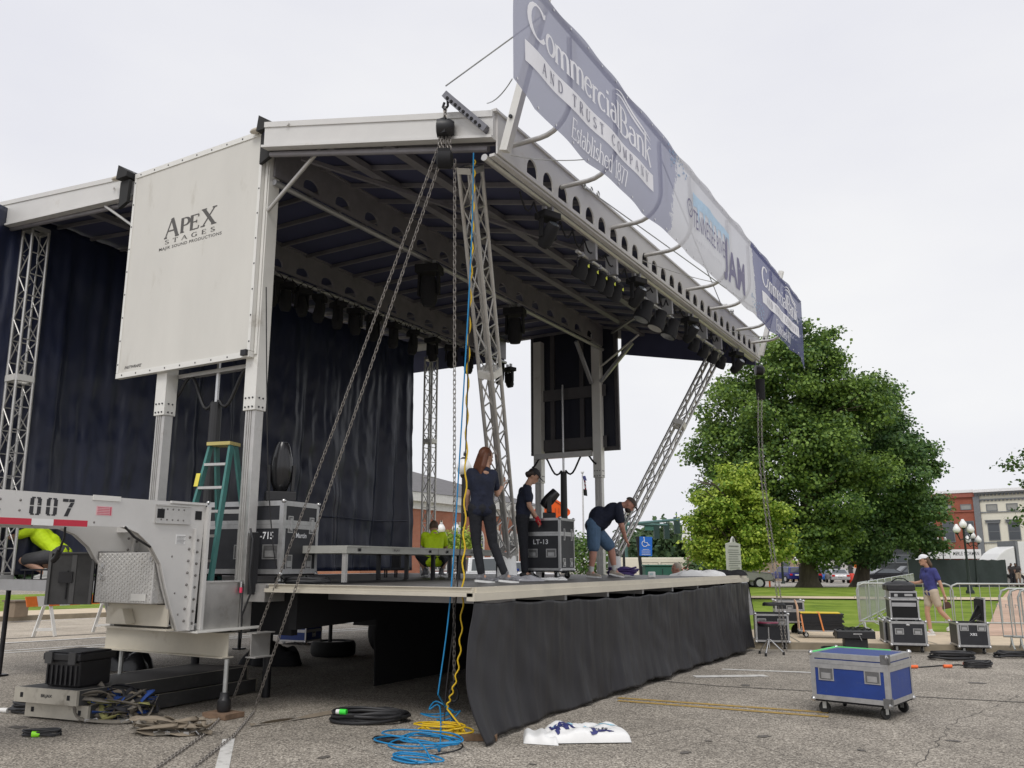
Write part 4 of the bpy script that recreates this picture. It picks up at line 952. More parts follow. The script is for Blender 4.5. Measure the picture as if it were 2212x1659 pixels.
# blue case on the asphalt
q0, q1, q2 = at('z', .155, 1753, 1508), at('z', .155, 1917, 1522), at('z', .155, 1977, 1507)
v1 = (q1-q0); v2 = q2-q1; ang = (math.atan2(v1.y, v1.x)+math.atan2(v2.y, v2.x)-PI/2)/2; RX, RY = Vector((math.cos(ang), math.sin(ang), 0)), Vector((-math.sin(ang), math.cos(ang), 0))
W_ = v1.length*1.05
D_ = min(.85, v2.length*1.12)
lc = (q0+q2)/2; lc.z = 0
c3 = case('flight_case', 'scuffed blue flight case with silver edges on casters on the asphalt', W_, D_, .49, lc, ang, .22, mat=blue, hw=.155, ed=.05,
    front=[(-.6, .56, .17, .14, False), (.6, .56, .17, .14, False)], side=[])
MB().box(-W_/2-.01, W_/2-.2, D_/2-.03, D_/2+.012, .155+.496, .155+.502).box(-W_/2-.01, -W_/2+.03, -D_/2-.01, D_/2-.031, .155+.496, .155+.502).build('green_tape', M('green_tape', (.1, .75, .2), .5), c3)
mb = MB()
for z in (.155, .60): mb.cbox((W_/2-.02, -D_/2-.009, z+.02), .1, .006, .1).cbox((W_/2+.009, -D_/2+.02, z+.02), .006, .1, .1)
mb.build('corner_plates', M_dish, c3)
# cases along the kerb
B1 = .30
def onk(px, py, z=0): return at('z', z, px, py)
pA = onk(1700, 1407)
cA = case('flight_case', 'open black flight case with its lid standing up beside the skirt corner', .62, .75, .52, onk(1660, 1402)+Vector((0, .3, 0)), B1, 0, hw=.14, open_top=True, front=[(-.6, .72, .16, .12, False), (.6, .72, .16, .12, False)])
mb = MB(); LW = .62
mb.cbox((-.42, -.02, .14+.80), .10, .62, .62, ry=-.14); mb.build('lid', edge_m, cA); 
mb = MB(); mb.cbox((-.362, -.02, .14+.80), .02, .52, .54, ry=-.14); mb.build('lid_lining', liner_m, cA)
cB = case('flight_case', 'closed black flight case behind the open-lidded case, cable heap on its lid', .60, .5, .46, onk(1672, 1390)+Vector((.05, 1.25, .0)), B1+.04, .45, hw=.36, front=[(.0, .68, .14, .1, False)])
cC = case('flight_case', 'black flight case on the kerb under the small rack case', .62, .85, .42, onk(1972, 1412)+Vector((-.15, .5, 0)), B1-.06, 0, hw=.14, ed=.04, front=[(-.5, .58, .15, .11, False), (.5, .58, .15, .11, False)])
mb = MB().ell((.0, -.435, .14+.36), .035, .004, .018, 10, 6).build('badge', chrome, cC)
cC2 = case('flight_case', 'lower black flight case half hidden left of the stacked cases', .5, .6, .40, onk(1915, 1408)+Vector((.1, .75, 0)), B1-.05, 0, hw=.14)
top = Vector(cC.location)+Vector((-.02, .05, .575))
cD = case('rack_case', 'open-fronted rack case on top of the kerb flight case', 0.50, .60, .38, top, B1-.06, 0, hw=.012, ed=.03, cat='rack case')
MB().box(-.22, .22, -.314, -.307, .06, .34).build('rack_opening', liner_m, cD); MB().box(-.22, .2, -.325, -.3145, .25, .32).build('rack_unit', alu_dark, cD)
t = thing('mixer_case', 'small silver-edged mixer case resting on the open-fronted rack case', 'case', Vector(cD.location)+Vector((0, 0, .40)), B1-.06)
MB().box(-.24, .24, -.28, .28, .0, .13).build('body', alu_dark, t); MB().box(-.22, .22, -.29, -.281, .02, .1).build('front_panel', blk_metal, t)
MB().box(-.16, -.1, -.3, -.2901, .03, .08).box(.02, .16, -.3, -.2901, .04, .08).build('controls', edge_m, t)
t = thing('soft_bag', 'black soft gear bag lying on top of the case stack', 'bag', Vector(cD.location)+Vector((-.02, 0, .535)), B1)
MB().ell((0, 0, .09), .3, .25, .1, 16, 8).box(-.27, .24, -.24, .22, .003, .12).build('body', blk, t, 50, bevel=.02); MB().path([(-.15, -.1, .17), (-.05, -.1, .23), (.08, -.1, .22), (.16, -.1, .16)], .012, 6).build('strap', blk_matte, t, 60)
cE = case('flight_case', 'black flight case with its lid folded up, right of the stacked cases', .52, .6, .42, onk(2096, 1414)+Vector((-.0, .35, 0)), B1-.02, 0, hw=.13, ed=.035, open_top=True, front=[(-.55, .8, .14, .11, False), (.55, .8, .14, .11, False)])
stencil(cE, 'XB2', (-.06, -.308, .13+.2), (1, 0, 0), (0, 0, 1), .12, .045)
MB().cbox((.235, .0, .13+.42+.23), .03, .58, .44, ry=.06).build('lid', edge_m, cE); MB().cbox((.2, .0, .13+.42+.23), .03, .5, .38, ry=.06).build('lid_lining', liner_m, cE)
MB().bar((.19, -.2, .7), (-.08, -.22, .5), .03, .03).bar((.18, -.1, .85), (.0, -.15, .55), .02, .05).build('lid_stay', blk_metal, cE)
cF = case('flight_case', 'blue flight case with pale lid seen under the stage', .68, .55, .30, at('z', 0, 628, 1392)+Vector((.0, .25, 0)), .15, .3, mat=blue, hw=.06, ed=.03, front=[(-.4, .7, .1, .12, True)], side=[(0, .5, .12, .12, False)])
MB().box(-.34, .34, -.275, .275, .366, .37).build('lid_top', white_vinyl, cF)
mb = MB()
# black gear trunk behind open case, pedestal, stool
t = thing('folded_stand', 'squat black pedestal box with a flat wide top by the kerb', 'stand', onk(1846, 1413)+Vector((0, .15, 0)), B1)
MB().box(-.2, .2, -.16, .16, .0, .27).build('base', blk, t, bevel=.01); MB().box(-.33, .33, -.22, .22, .275, .41).build('top', blk, t, bevel=.01)
MB().box(-.05, .1, -.23, -.221, .35, .37).bar((.05, -.226, .34), (.09, -.226, .24), .015, .006).build('latch', chrome, t)
MB().path([(-.3+.05*i, .02*math.sin(i*2), .42+.02*abs(math.sin(i*1.7))) for i in range(13)], .016, 6).path([(-.2+.04*i, .1+.04*math.sin(i*3), .44+.02*abs(math.sin(i))) for i in range(11)], .012, 6).build('cable_heap', blk_matte, t, 60)
sp = onk(1663, 1415)
t = thing('drum_stool', 'round black drum stool with maroon rim on a chrome tripod before the open case', 'stool', sp)
MB().lathe([(.02, .50), (.17, .50), (.185, .53), (.18, .56), (.14, .585), (.01, .59)], n=24).build('seat', blk, t, 60); MB().lathe([(.176, .553), (.19, .56), (.184, .575), (.15, .588)], n=24, cap=False).build('seat_rim', M('maroon_vinyl', (.16, .02, .05), .4), t, 60)
MB().tube((0, 0, .12), (0, 0, .5), .013).build('post', chrome, t, 60)
for k in range(3):
    a = k*2.09+.5; x, y = math.cos(a), math.sin(a)
    l = MB().tube((0.02*x, .02*y, .27), (.26*x, .26*y, .03), .013).build('leg', chrome, t, 60); MB().tube((.25*x, .25*y, .0), (.25*x, .25*y, .055), .022).build('foot', rubber, l, 60)
# cart of black mats
cp_ = at('z', .13, 1778, 1378); 
t = thing('platform_trolley', 'flat trolley on the sidewalk loaded with black mats tied down with orange straps', 'trolley', cp_+KN*.15, math.atan2(KU.y, KU.x)-.08)
MB().box(-.75, .72, -.32, .32, .19, .225).build('platform', alu_dark, t)
MB().path([(-.72, -.25, .225), (-.74, -.25, .9), (-.80, -.25, 1.08), (-.80, .25, 1.08), (-.74, .25, .9), (-.72, .25, .225)], .018, 8).build('handle', M('worn_orange_handle', (.75, .5, .35), .5), t, 60)
for x in (-.52, .48):
    for y in (-.25, .25):
        a, f = MB(), MB(); caster(a, f, x, y, .085, PI/2); w_ = a.build('wheel', rubber, t, 40); f.build('fork', steel, w_)
        MB().cyl((x, y-.02, .085), (0, -1, 0), .045, .006, 12).build('hub', chrome, w_)
m1 = MB(); rr = random.Random(5)
for k in range(13): m1.box(-.62+rr.random()*.03, .66+rr.random()*.08, -.30-rr.random()*.03, .3, .23+k*.037, .262+k*.037)
m1.build('mats', blk, t); MB().box(-.66, .62, -.31, .31, .712, .735).build('yellow_board', M('yellow_board', (.75, .55, .03), .6), t)
sx = orange
MB().obox((-.62, -.34, .18), (.05, 0, 0), (.0, .004, 0), (-.06, 0, .5)).build('strap', M('faded_orange_strap', (.8, .3, .12), .7), t)
MB().obox((.02, -.345, .2), (.05, 0, 0), (.0, .004, 0), (-.12, 0, .54)).obox((-.1, -.34, .736), (.05, 0, 0), (0, .68, 0), (0, 0, .004)).build('strap', M('orange_strap', (.8, .28, .08), .7), t)
t.scale = (.6, .7, .68)
# ================================================================ lights
lens_m = M_glass('lamp_lens', (.08, .09, .1), .1)
def mover(name, label, loc, s=1., hang=True, tilt=.2, pan=0, group='moving head lamps hung under the roof', egg=False):
    t = thing(name, label, 'stage light', loc, pan, group); k = -1 if hang else 1
    b = MB(); b.box(-.17*s, .17*s, -.13*s, .13*s, min(0, k*.11*s), max(0, k*.11*s)); b.build('base', blk_matte if hang else blk, t, bevel=.01)
    if hang:
        MB().box(-.09*s, -.05*s, -.03, .03, 0, .09).box(.05*s, .09*s, -.03, .03, 0, .09).build('clamp', alu_dark, t)
    hz = k*(.11+.27)*s
    for sx in (-1, 1): MB().prism([(sx*.15*s, -.05*s, k*.112*s), (sx*.15*s, .05*s, k*.112*s), (sx*.16*s, .04*s, hz+k*.04*s), (sx*.16*s, -.04*s, hz+k*.04*s)], (-sx*.035*s, 0, 0)).build('yoke_arm', blk_matte if hang else blk, t, bevel=.008)
    R = Matrix.Rotation(tilt, 3, 'X'); ax = R @ Vector((0, 0, 1)); c = Vector((0, 0, hz))
    pr = [(.03, -.2), (.08, -.195), (.115, -.12), (.12, 0), (.112, .1), (.1, .2), (.095, .215)] if not egg else [(.03, -.30), (.07, -.28), (.115, -.15), (.13, 0), (.12, .12), (.085, .26), (.06, .31)]
    h = MB().lathe([(r*s, z*s) for r, z in pr], c, ax, 18).build('head', blk_matte if hang else gloss, t, 50)
    MB().lathe([(.005, pr[-1][1]*s+.001), (pr[-1][0]*s*.85, pr[-1][1]*s+.001), (pr[-1][0]*s*.85, pr[-1][1]*s+.004)], c, ax, 16).build('lens', lens_m, h)
    return t
def par(loc, d, s=1, label='', group=None, lensm=None, name='par_can'):
    t = thing(name, label, 'stage light', loc, 0, group); d = Vector(d).normalized()
    h = MB().lathe([(.02, -.15*s), (.07*s, -.13*s), (.085*s, -.03*s), (.105*s, .02*s), (.11*s, .12*s)], Vector((0, 0, -.16)), d, 18).build('can', blk_matte, t, 40)
    for q in (-.09, -.06, .0): MB().lathe([(.112*s, q*s), (.112*s, q*s+.012)], Vector((0, 0, -.16)), d, 18, cap=False) 
    MB().lathe([(.002, .121*s), (.095*s, .121*s), (.096*s, .125*s)], Vector((0, 0, -.16)), d, 18).build('lens', lensm or lens_m, h)
    MB().path([(.0, -.12*s, -.16), (0, -.12*s, -.04), (0, 0, 0), (0, .12*s, -.04), (0, .12*s, -.16)], .008, 6).build('yoke', blk_metal, t)
    MB().box(-.03, .03, -.02, .02, 0, .06).build('clamp', alu_dark, t)
    return t
mover('moving_head_lamp', 'tall egg-shaped black lamp standing on the PR-715 case', Vector(c1.location)+Vector((.32, -.06, .978)), 1.05, False, .08, .9, None, True)
mover('moving_head_lamp', 'tilted black lamp head standing on the LT-13 case', Vector(c2.location)+Vector((0, 0, .942)), .8, False, -.75, -1.1, None)
pos4 = ('nearest of the lamps', 'second of the single lamps', 'third of the single lamps', 'farthest single lamp')
for (px, py), w_ in zip(((1183, 420), (1374, 575), (1489, 668), (1589, 742)), ('nearest moving lamp on the front roof pipe, below the first banner arm', 'second moving lamp on the front pipe, after the bar of stickered lamps', 'third moving lamp on the front pipe, right of the white-lensed cans', 'last moving lamp hanging from the far end of the front pipe')):
    p = at('x', .31, px, py); mover('moving_head_lamp', w_, (.31, p.y, 5.62), .74, True, .5+px/4000, 1.2)
barm = MB; 
def lamp_bar(ya, yb, label, kind):
    t = thing('lamp_bar', label, 'lamp bar', (.2, (ya+yb)/2, 5.5), 0, 'pipe bars clamped below the front roof pipe')
    L2 = (yb-ya)/2; MB().tube((0, -L2, 0), (0, L2, 0), .026, 10).build('pipe', alu, t, 60)
    for s in (-.5, .5): MB().box(-.04, .12, s*L2-.03, s*L2+.03, -.03, .24).build('clamp', alu_dark, t)
    return t
ys = lambda px, py: at('x', .31, px, py).y
y1, y2 = ys(1262, 478), ys(1352, 560); lamp_bar(y1, y2, 'pipe bar nearest the camera with five lamps', 0)
yl = M('yellow_sticker', (.65, .7, .05), .5)
for k in range(5):
    y = y1+.12+(y2-y1-.24)*k/4; o = par((.2, y, 5.46), (-.55, .25, -.8), .92, ('nearest', 'second', 'middle', 'fourth', 'farthest')[k]+' of the yellow-tagged lamps on the nearest pipe bar', 'lamps on the nearest pipe bar')
    MB().box(.1, .104, -.02, .025, -.16, -.11).build('tag', yl, o)
y1, y2 = ys(1400, 600), ys(1466, 655); lamp_bar(y1, y2, 'pipe bar with three round cans in the middle', 0)
wl = M('pale_frosted_lens', (.5, .5, .47), .4)
for k in range(3): par((.2, y1+.1+(y2-y1-.2)*k/2, 5.46), (-.35, -.25, -.9), 1.2, ('round can with dark lens, left on the middle bar', 'round can with pale frosted lens in the centre of the middle bar', 'round can on the right end of the middle bar')[k], 'round cans on the middle pipe bar', wl if k == 1 else None)
y1, y2 = ys(1508, 688), ys(1572, 735); lamp_bar(y1, y2, 'farthest pipe bar with small lamps', 0)
for k in range(4): par((.2, y1+.1+(y2-y1-.2)*k/3, 5.46), (-.55, .25, -.8), .85, ('first', 'second', 'third', 'last')[k]+' small black lamp along the farthest pipe bar', 'lamps on the farthest pipe bar')
for (px, py), w_ in (((927, 590), 'moving lamp on the first inner roof pipe, seen between the chains and the leaning truss'), ((1112, 690), 'moving lamp on the first inner roof pipe above the far end panel')):
    mover('moving_head_lamp', w_, (-3.0, ypx(-3.0, 6.1, px), 6.26), 1.15, True, .1, .3)
ORD = ('leftmost', 'second', 'third', 'fourth', 'fifth', 'sixth', 'seventh', 'eighth', 'ninth', 'tenth', 'eleventh', 'twelfth', 'thirteenth', 'last')
for i, px in enumerate((588, 618, 652, 690, 730, 768, 806, 850, 892, 934, 975, 1012, 1080, 1100)):
    y = ypx(-5.57, 6.1, px); mover('moving_head_lamp', ORD[i]+' dark moving lamp from the left in the row along the rear inner roof pipe', (-5.57, y, 6.26), .85, True, .25*math.sin(i*2.3), i*.7, 'row of moving lamps on the rear inner pipe')
m1 = MB(); rr = random.Random(8)
for k in range(30):
    y = .3+k*.31; m1.path([(-5.52, y+.31*t, 6.36-.12*math.sin(PI*t)*rr.random()) for t in np.linspace(0, 1, 6)], .012, 5)
tag(m1.build('cable_run', blk_matte, None, 60), 'black cables looped along the rear inner lamp pipe', 'cable')
m1 = MB()
for k in range(28):
    y = .5+k*.33; a = rr.random(); m1.path([(.26, y+.33*t, 5.68-(.05+.14*a)*math.sin(PI*t)) for t in np.linspace(0, 1, 6)], .011, 5)
tag(m1.build('cable_run', blk_matte, None, 60), 'black cables looped along the front roof pipe', 'cable')
# ================================================================ chain hoists, hanging cables
chm = M('dull_chain_steel', (.27, .25, .23), .45, .6, .25, 20)
def chain(mb, pts, pitch=.048, r=.0045, w=.0135):
    P_ = [Vector(p) for p in pts]; acc = []; cum = [0]
    for i in range(1, len(P_)): cum.append(cum[-1]+(P_[i]-P_[i-1]).length)
    n = int(cum[-1]/pitch); j = 0
    for k in range(n):
        s = (k+.5)*pitch
        while cum[j+1] < s: j += 1
        t = (P_[j+1]-P_[j]); tl = t.length; c = P_[j]+t*((s-cum[j])/tl); t = t/tl
        a = t.cross(Vector((0, 1, 0.3))).normalized(); b = t.cross(a)
        if k % 2: a = b
        hl = pitch*.68
        lp = [c+t*(hl-w)*(1 if abs(q) < PI/2+.01 else -1)+t*math.cos(q)*w+a*math.sin(q)*w for q in (-PI/2, -PI/4, 0, PI/4, PI/2)]
        lp += [c-t*(hl-w)-t*math.cos(q)*w-a*math.sin(q)*w for q in (-PI/2, -PI/4, 0, PI/4, PI/2)]
        mb.path(lp, r, 5, closed=True)
    return mb
hp = arm-Vector((0, 0, .1))
t = thing('chain_hoist', 'black chain hoist hanging from the arm at the near roof corner with long chains', 'hoist', hp)
MB().path([hp+Vector((0, 0, .12)), hp+Vector((0, 0, .08)), hp+Vector((.03, 0, .05)), hp+Vector((.035, 0, -.02)), hp+Vector((0, 0, -.06)), hp+Vector((-.03, 0, -.02)), hp+Vector((-.01, 0, .03))], .014, 7).build('hook', blk_metal, t, 60, world=True)
hb = hp-Vector((0, 0, .27))
MB().cbox(hb, .10, .14, .17).lathe([(.05, -.09), (.095, -.08), (.1, -.04), (.1, .05), (.07, .1)], hb, RV, 18).build('hoist_body', blk, t, 40, world=True)
lb = hb-Vector((0, 0, .36)); MB().lathe([(.06, -.08), (.09, -.06), (.095, .07), (.06, .09)], lb, RV, 16).cbox(lb+Vector((0, 0, .03)), .13, .10, .16, rz=.5).build('chain_bag', blk_matte, t, 40, world=True)
m1 = MB(); chain(m1, [hp-Vector((0, 0, .03)), hb+Vector((0, 0, .08))], .05, .007, .018)
for k in (-1, -.4, .4, 1): chain(m1, [hb+RV*.05*k-Vector((0, 0, .05)), lb+RV*.06*k+Vector((0, 0, .1))], .04, .005, .013)
m1.build('short_chain', chm, t, 60, world=True)
g1, g2 = at('z', .012, 497, 1528), at('z', .012, 548, 1538)
e1, e2 = at('z', .012, 330, 1665), at('z', .012, 405, 1668)
gm1, gm2 = at('z', .012, 440, 1588), at('z', .012, 505, 1590)
chain(MB(), [lb+Vector((0, 0, .12))-RV*.07, g1, gm1, e1]).build('hand_chain', chm, t, 60, world=True)
chain(MB(), [lb+Vector((0, 0, .12))-RV*.0, g2, gm2, e2]).build('hand_chain', chm, t, 60, world=True)
ce = dp(8.7, 981, 1478); cs = lb+RV*.11
chain(MB(), [cs, cs.lerp(ce, .5), ce]).build('load_chain', chm, t, 60, world=True)
MB().path([ce+RV*.045*math.cos(a)+Vector((0, 0, -.10+.07*math.sin(a))) for a in np.linspace(PI/2+.4, PI*2.4, 10)], .014, 7).cbox(ce+Vector((0, 0, -.005)), .04, .04, .07).build('load_hook', blk_metal, t, 60, world=True)
far_h = at('x', .35, 1640, 800)
t = thing('chain_hoist', 'small black chain hoist under the far roof corner in front of the big tree', 'hoist', far_h)
MB().lathe([(.05, -.09), (.1, -.08), (.11, .06), (.07, .1)], (0, 0, 0), RV, 14).build('hoist_body', blk, t, 40); MB().tube((0, 0, -.2), (0, 0, -.62), .1, 12, .09).build('chain_bag', blk_matte, t, 60)
fe = at('z', .02, 1692, 1405)
pts = [far_h+Vector((0, 0, -.5)).lerp(Vector((0, 0, 0)), 0)]
pts = [far_h.lerp(fe, q)-Vector((0, 0, .1))-RV*.25*math.sin(PI*q)*(1-q) for q in np.linspace(.02, 1, 14)]
for k in (0, 1): chain(MB(), [p+RV*.07*k for p in pts],  .055, .005, .014).build('hand_chain', chm, t, 60, world=True)
MB().tube((0, 0, .1), (0, 0, .5), .01).build('hook', blk_metal, t)
cb_blue = M('blue_cable', (.01, .22, .48), .45, 0, .1); cb_yel = M('yellow_cable', (.72, .48, .02), .45, 0, .1); cb_blk = M('black_cable', (.018, .018, .02), .5, 0, .2)
def spl(P_, n=8):
    P_ = [Vector(p) for p in P_]; o = []
    for i in range(len(P_)-1):
        a, b, c, d = P_[max(i-1, 0)], P_[i], P_[i+1], P_[min(i+2, len(P_)-1)]
        for k in range(n):
            t = k/n; o.append(.5*((2*b)+(c-a)*t+(2*a-5*b+4*c-d)*t*t+(3*b-a-3*c+d)*t**3))
    return o+[P_[-1]]
def loops(c, n, rx, ry, seed, zr=.03, jit=.15, r=.009, ang=0, k=10, grow=.0):
    q = random.Random(seed); P_ = []; ca, sa = math.cos(ang), math.sin(ang)
    for i in range(n):
        ox, oy = q.uniform(-jit, jit)*rx, q.uniform(-jit, jit)*ry; s = 1+q.uniform(-jit, jit)
        for j in range(k):
            a = 2*PI*j/k; x, y = ox+rx*s*math.cos(a), oy+ry*s*math.sin(a)
            P_.append(Vector((c[0]+x*ca-y*sa, c[1]+x*sa+y*ca, c[2]+r+zr*i/n+q.uniform(0, zr*.4))))
    return P_
bc = at('z', 0, 918, 1615)
pts = spl([dp(8.75, 1023, 330), dp(8.8, 1017, 560), dp(8.7, 992, 1000), dp(8.5, 972, 1300), dp(8.3, 946, 1500)], 6)
zag = loops(at('z', 0, 952, 1568), 3, .17, .12, 2, .2, .35)
tag(MB().path(pts+spl([pts[-1]]+[p for p in zag[::2]]+loops(bc, 5, .30, .19, 4, .10, .42)[::2]+loops(at('z', 0, 893, 1645), 3, .27, .13, 9, .03, .35)[::2], 4), .0078, 7).build('cable', cb_blue, None, 60), 'bright blue cable dropping from the roof corner into a loose tangle on the ground', 'cable')
yc = at('z', 0, 957, 1590)
yp = [dp(9.0, 1025, 345), dp(8.95, 1020, 520), dp(8.9, 1011, 800), dp(8.7, 1003, 1150), dp(8.5, 992, 1420), dp(8.45, 965, 1530)]
ypp = spl(yp, 28); ypp = [p+RV*.013*math.sin(i*1.1) for i, p in enumerate(ypp)]
tag(MB().path(ypp+spl([ypp[-1]]+loops(yc, 8, .24, .12, 11, .09, .25)[::2], 3), .0088, 7).build('cable', cb_yel, None, 60), 'wavy yellow cable dropping beside the blue one into a coil at the skirt corner', 'cable')
tag(MB().path(spl([dp(8.9, 1016, 560), dp(8.8, 1005, 1000), dp(8.6, 985, 1300), dp(8.4, 960, 1560), at('z', .01, 1000, 1612), at('z', .01, 930, 1632)], 6), .007, 6).build('cable', cb_blk, None, 60), 'thin black cable hanging behind the yellow cable', 'cable')
tag(MB().path(spl([dp(9.9, 575, 620), dp(9.9, 577, 900), dp(9.9, 582, 1080), dp(9.9, 600, 1235), at('z', 1.42, 640, 1255)], 6), .007, 6).build('cable', cb_blk, None, 60), 'thin black cable hanging in front of the PR-715 case', 'cable')
def coil(label, px, py, n, rx, ry, seed, z=0, r=.011, mat=cb_blk, tails=(), group='coils of black cable on the ground', zr=.07, jit=.12, plug=None, name='cable_coil', cat='cable coil', k=10):
    c = at('z', z, px, py); t = thing(name, label, cat, c, 0, group); q = loops((0, 0, 0), n, rx, ry, seed, zr, jit, r, YAW, k)
    MB().path(spl(q, 2), r, 6).build('cable', mat, t, 60)
    if plug:
        d = plug[1]; a = RV*d[0]+FH*d[1]+Vector((0, 0, d[2])); m1 = MB().tube(a, a+RV*.07*plug[2]+FH*.02, .028, 12).build('plug', plug[0], t, 60)
        MB().tube(a+RV*.071*plug[2]+FH*.021, a+RV*.11*plug[2]+FH*.03, .024, 12).build('plug_collar', white, m1, 60)
    return t
gp = M('green_plug', (.05, .75, .06), .4)
coil('big coil of thick black cable with green plug left of the yellow coil', 800, 1560, 9, .38, .2, 21, r=.017, zr=.08, plug=(gp, (-.22, -.18, .13), -1))
coil('small flat black cable coil left of the blue tangle', 843, 1603, 6, .15, .085, 22, r=.009, zr=.03)
coil('black cable coil with pale plugs below the stacked decks', 78, 1540, 8, .28, .12, 23, r=.013, zr=.09, plug=(white, (-.3, -.03, .03), -1))
coil('dark thin cable coil with white plug against the deck stack end', 250, 1512, 8, .33, .12, 24, r=.01, zr=.06, jit=.4)
coil('small cable bundle with lime green plug at the lower left', 90, 1590, 5, .17, .07, 25, r=.01, zr=.05, plug=(M('lime_plug', (.3, .8, .03), .4), (-.06, -.07, .03), 1))
coil('black cable heap behind the blue case left of the pedestal', 1815, 1409, 5, .3, .12, 26, r=.012)
coil('black cable coil between the pedestal and the stacked cases', 1905, 1422, 7, .45, .16, 27, r=.014)
coil('black cable coil in front of the lid-up case', 2058, 1425, 9, .36, .17, 28, r=.014, zr=.1)
coil('small black cable coil before the kerb, right of the orange connectors', 2112, 1443, 8, .2, .09, 29, r=.013, zr=.08)
coil('black cable coil at the right edge by the kerb', 2186, 1421, 9, .27, .12, 30, r=.014, zr=.08)
coil('dark coil of cable lying on the stage before the PR-715 case', 664, 1262, 7, .24, .08, 31, z=ZD, r=.013, zr=.05, group=None)
coil('purple and black cable bundle on the deck before the bending man', 1345, 1246, 9, .24, .12, 32, z=ZD, r=.016, mat=M('purple_cable', (.06, .03, .16), .4), zr=.12, group=None)
coil('black cables heaped on the case behind the open lid', 1672, 1310, 6, .2, .1, 33, z=.82, r=.012, zr=.05, group=None)
t = thing('cable_run', 'orange jointed power cable lying between the kerb coils', 'cable', at('z', 0, 2040, 1437))
MB().path([at('z', .012, x, y) for x, y in ((1905, 1434), (1950, 1440), (1990, 1441), (2030, 1438), (2070, 1436), (2105, 1440))], .011, 6).build('cable', cb_blk, t, 60, world=True)
rp_ = M('orange_red_connector', (.85, .16, .04), .4)
for x, y in ((1973, 1440), (2047, 1439), (2090, 1434)): MB().tube(at('z', .03, x-9, y), at('z', .03, x+9, y), .026, 10).build('connector', rp_, t, 60, world=True)
# straps
stm = [M('grey_webbing', (.2, .18, .15), .85, 0, .2, 20), M('blue_webbing', (.02, .07, .3), .8), M('olive_webbing', (.28, .27, .1), .8), M('tan_webbing', (.24, .20, .15), .85), M('black_webbing', (.03, .03, .035), .85)]
def ribbon(mb, P_, w=.045, seed=0):
    P_ = spl(P_, 6); q = random.Random(seed); ph = q.random()*6
    L_ = []; 
    for i, p in enumerate(P_):
        d = (P_[min(i+1, len(P_)-1)]-P_[max(i-1, 0)]).normalized(); s = d.cross(Vector((0, 0, 1))); s = s.normalized() if s.length > .1 else Vector((1, 0, 0)); a = .9*math.sin(ph+i*.35)
        s = s*math.cos(a)+Vector((0, 0, 1))*math.sin(a); L_ += [p+s*w/2+Vector((0, 0, .02)), p-s*w/2+Vector((0, 0, .02))]
    L_ = [Vector((v.x, v.y, max(.006, v.z))) for v in L_]
    n = len(P_); mb.add(L_, [(2*i, 2*i+1, 2*i+3, 2*i+2) for i in range(n-1)])
def strap_pile(label, px, py, nx, ny, seed, cols, n=9, hh=.16):
    c = at('z', 0, px, py); q = random.Random(seed); t = thing('ratchet_straps', label, 'straps', c, 0)
    for k in range(n):
        m1 = MB(); p0 = Vector((0, 0, 0))+RV*q.uniform(-nx, nx)+FH*q.uniform(-ny, ny); P_ = [p0]
        for j in range(6): P_.append(RV*q.uniform(-nx, nx)+FH*q.uniform(-ny, ny)+Vector((0, 0, q.uniform(0, hh)*(1-.5*j/6))))
        ribbon(m1, P_, .045, q.random()); o = m1.build('strap', stm[cols[k % len(cols)]], t, 180); sm = o.modifiers.new('t', 'SOLIDIFY'); sm.thickness = .002
    for k in range(3):
        p = RV*q.uniform(-nx, nx)+FH*q.uniform(-ny, 0); MB().cbox(p+Vector((0, 0, .03)), .09, .05, .03, rz=q.random()*3).path([p+Vector((.04, 0, .03)), p+Vector((.1, .02, .05)), p+Vector((.12, .04, .02)), p+Vector((.08, .05, .015))], .006, 5).build('ratchet', chrome, t)
strap_pile('tangled heap of grey, blue and olive ratchet straps below the tongue jack', 258, 1556, .36, .22, 3, (0, 1, 4, 0, 2, 4, 0, 3), 22, .34)
strap_pile('sprawled tan ratchet straps with steel ends left of the wood pad', 370, 1588, .42, .10, 5, (3, 0, 3), 7)
m1 = MB(); ribbon(m1, [at('z', .0, x, y) for x, y in ((540, 1570), (600, 1562), (660, 1553), (730, 1541))], .05, 2)
tag(m1.build('webbing_strap', stm[3], None, 180), 'single tan strap running along the ground from the wood pad', 'strap').location.z = .002
# folded banner on ground
fb = at('z', 0, 1262, 1596)
def fbs(u, v):
    a = u*2-1; b = v*2-1; e = (1-abs(a)**5)*(1-abs(b)**6); cr = lambda q: abs((q % 1)-.5)*2; h = .02+.12*e**.35*(.62+.28*cr(u*1.7+v*.6+.2)+.16*cr(u*3.1-v*1.9)+.07*math.sin(u*17-v*9)+.05*cr(u*7+v*5))
    return Vector((0, 0, 0))+RV*(a*.40*(1-.06*b))+FH*(b*.24*(1-.12*a))+Vector((0, 0, max(.004, h-.01)))
t = thing('folded_banner', 'folded white printed vinyl banner bundle lying on the asphalt', 'banner', fb)
MB().grid(fbs, 60, 30).build('upper_bundle', white_vinyl, t, 180)
def fbs2(u, v):
    a = u*2-1; b = v*2-1; e = max(0, (1-abs(a)**6)*(1-abs(b)**6)); return RV*(-.42+a*.16)+FH*(-.09+b*.19-.05*a)+Vector((0, 0, .004+.085*e**.4*(.9+.15*math.sin(u*14))))
MB().grid(fbs2, 24, 20).build('loose_fold', white_vinyl, t, 180)
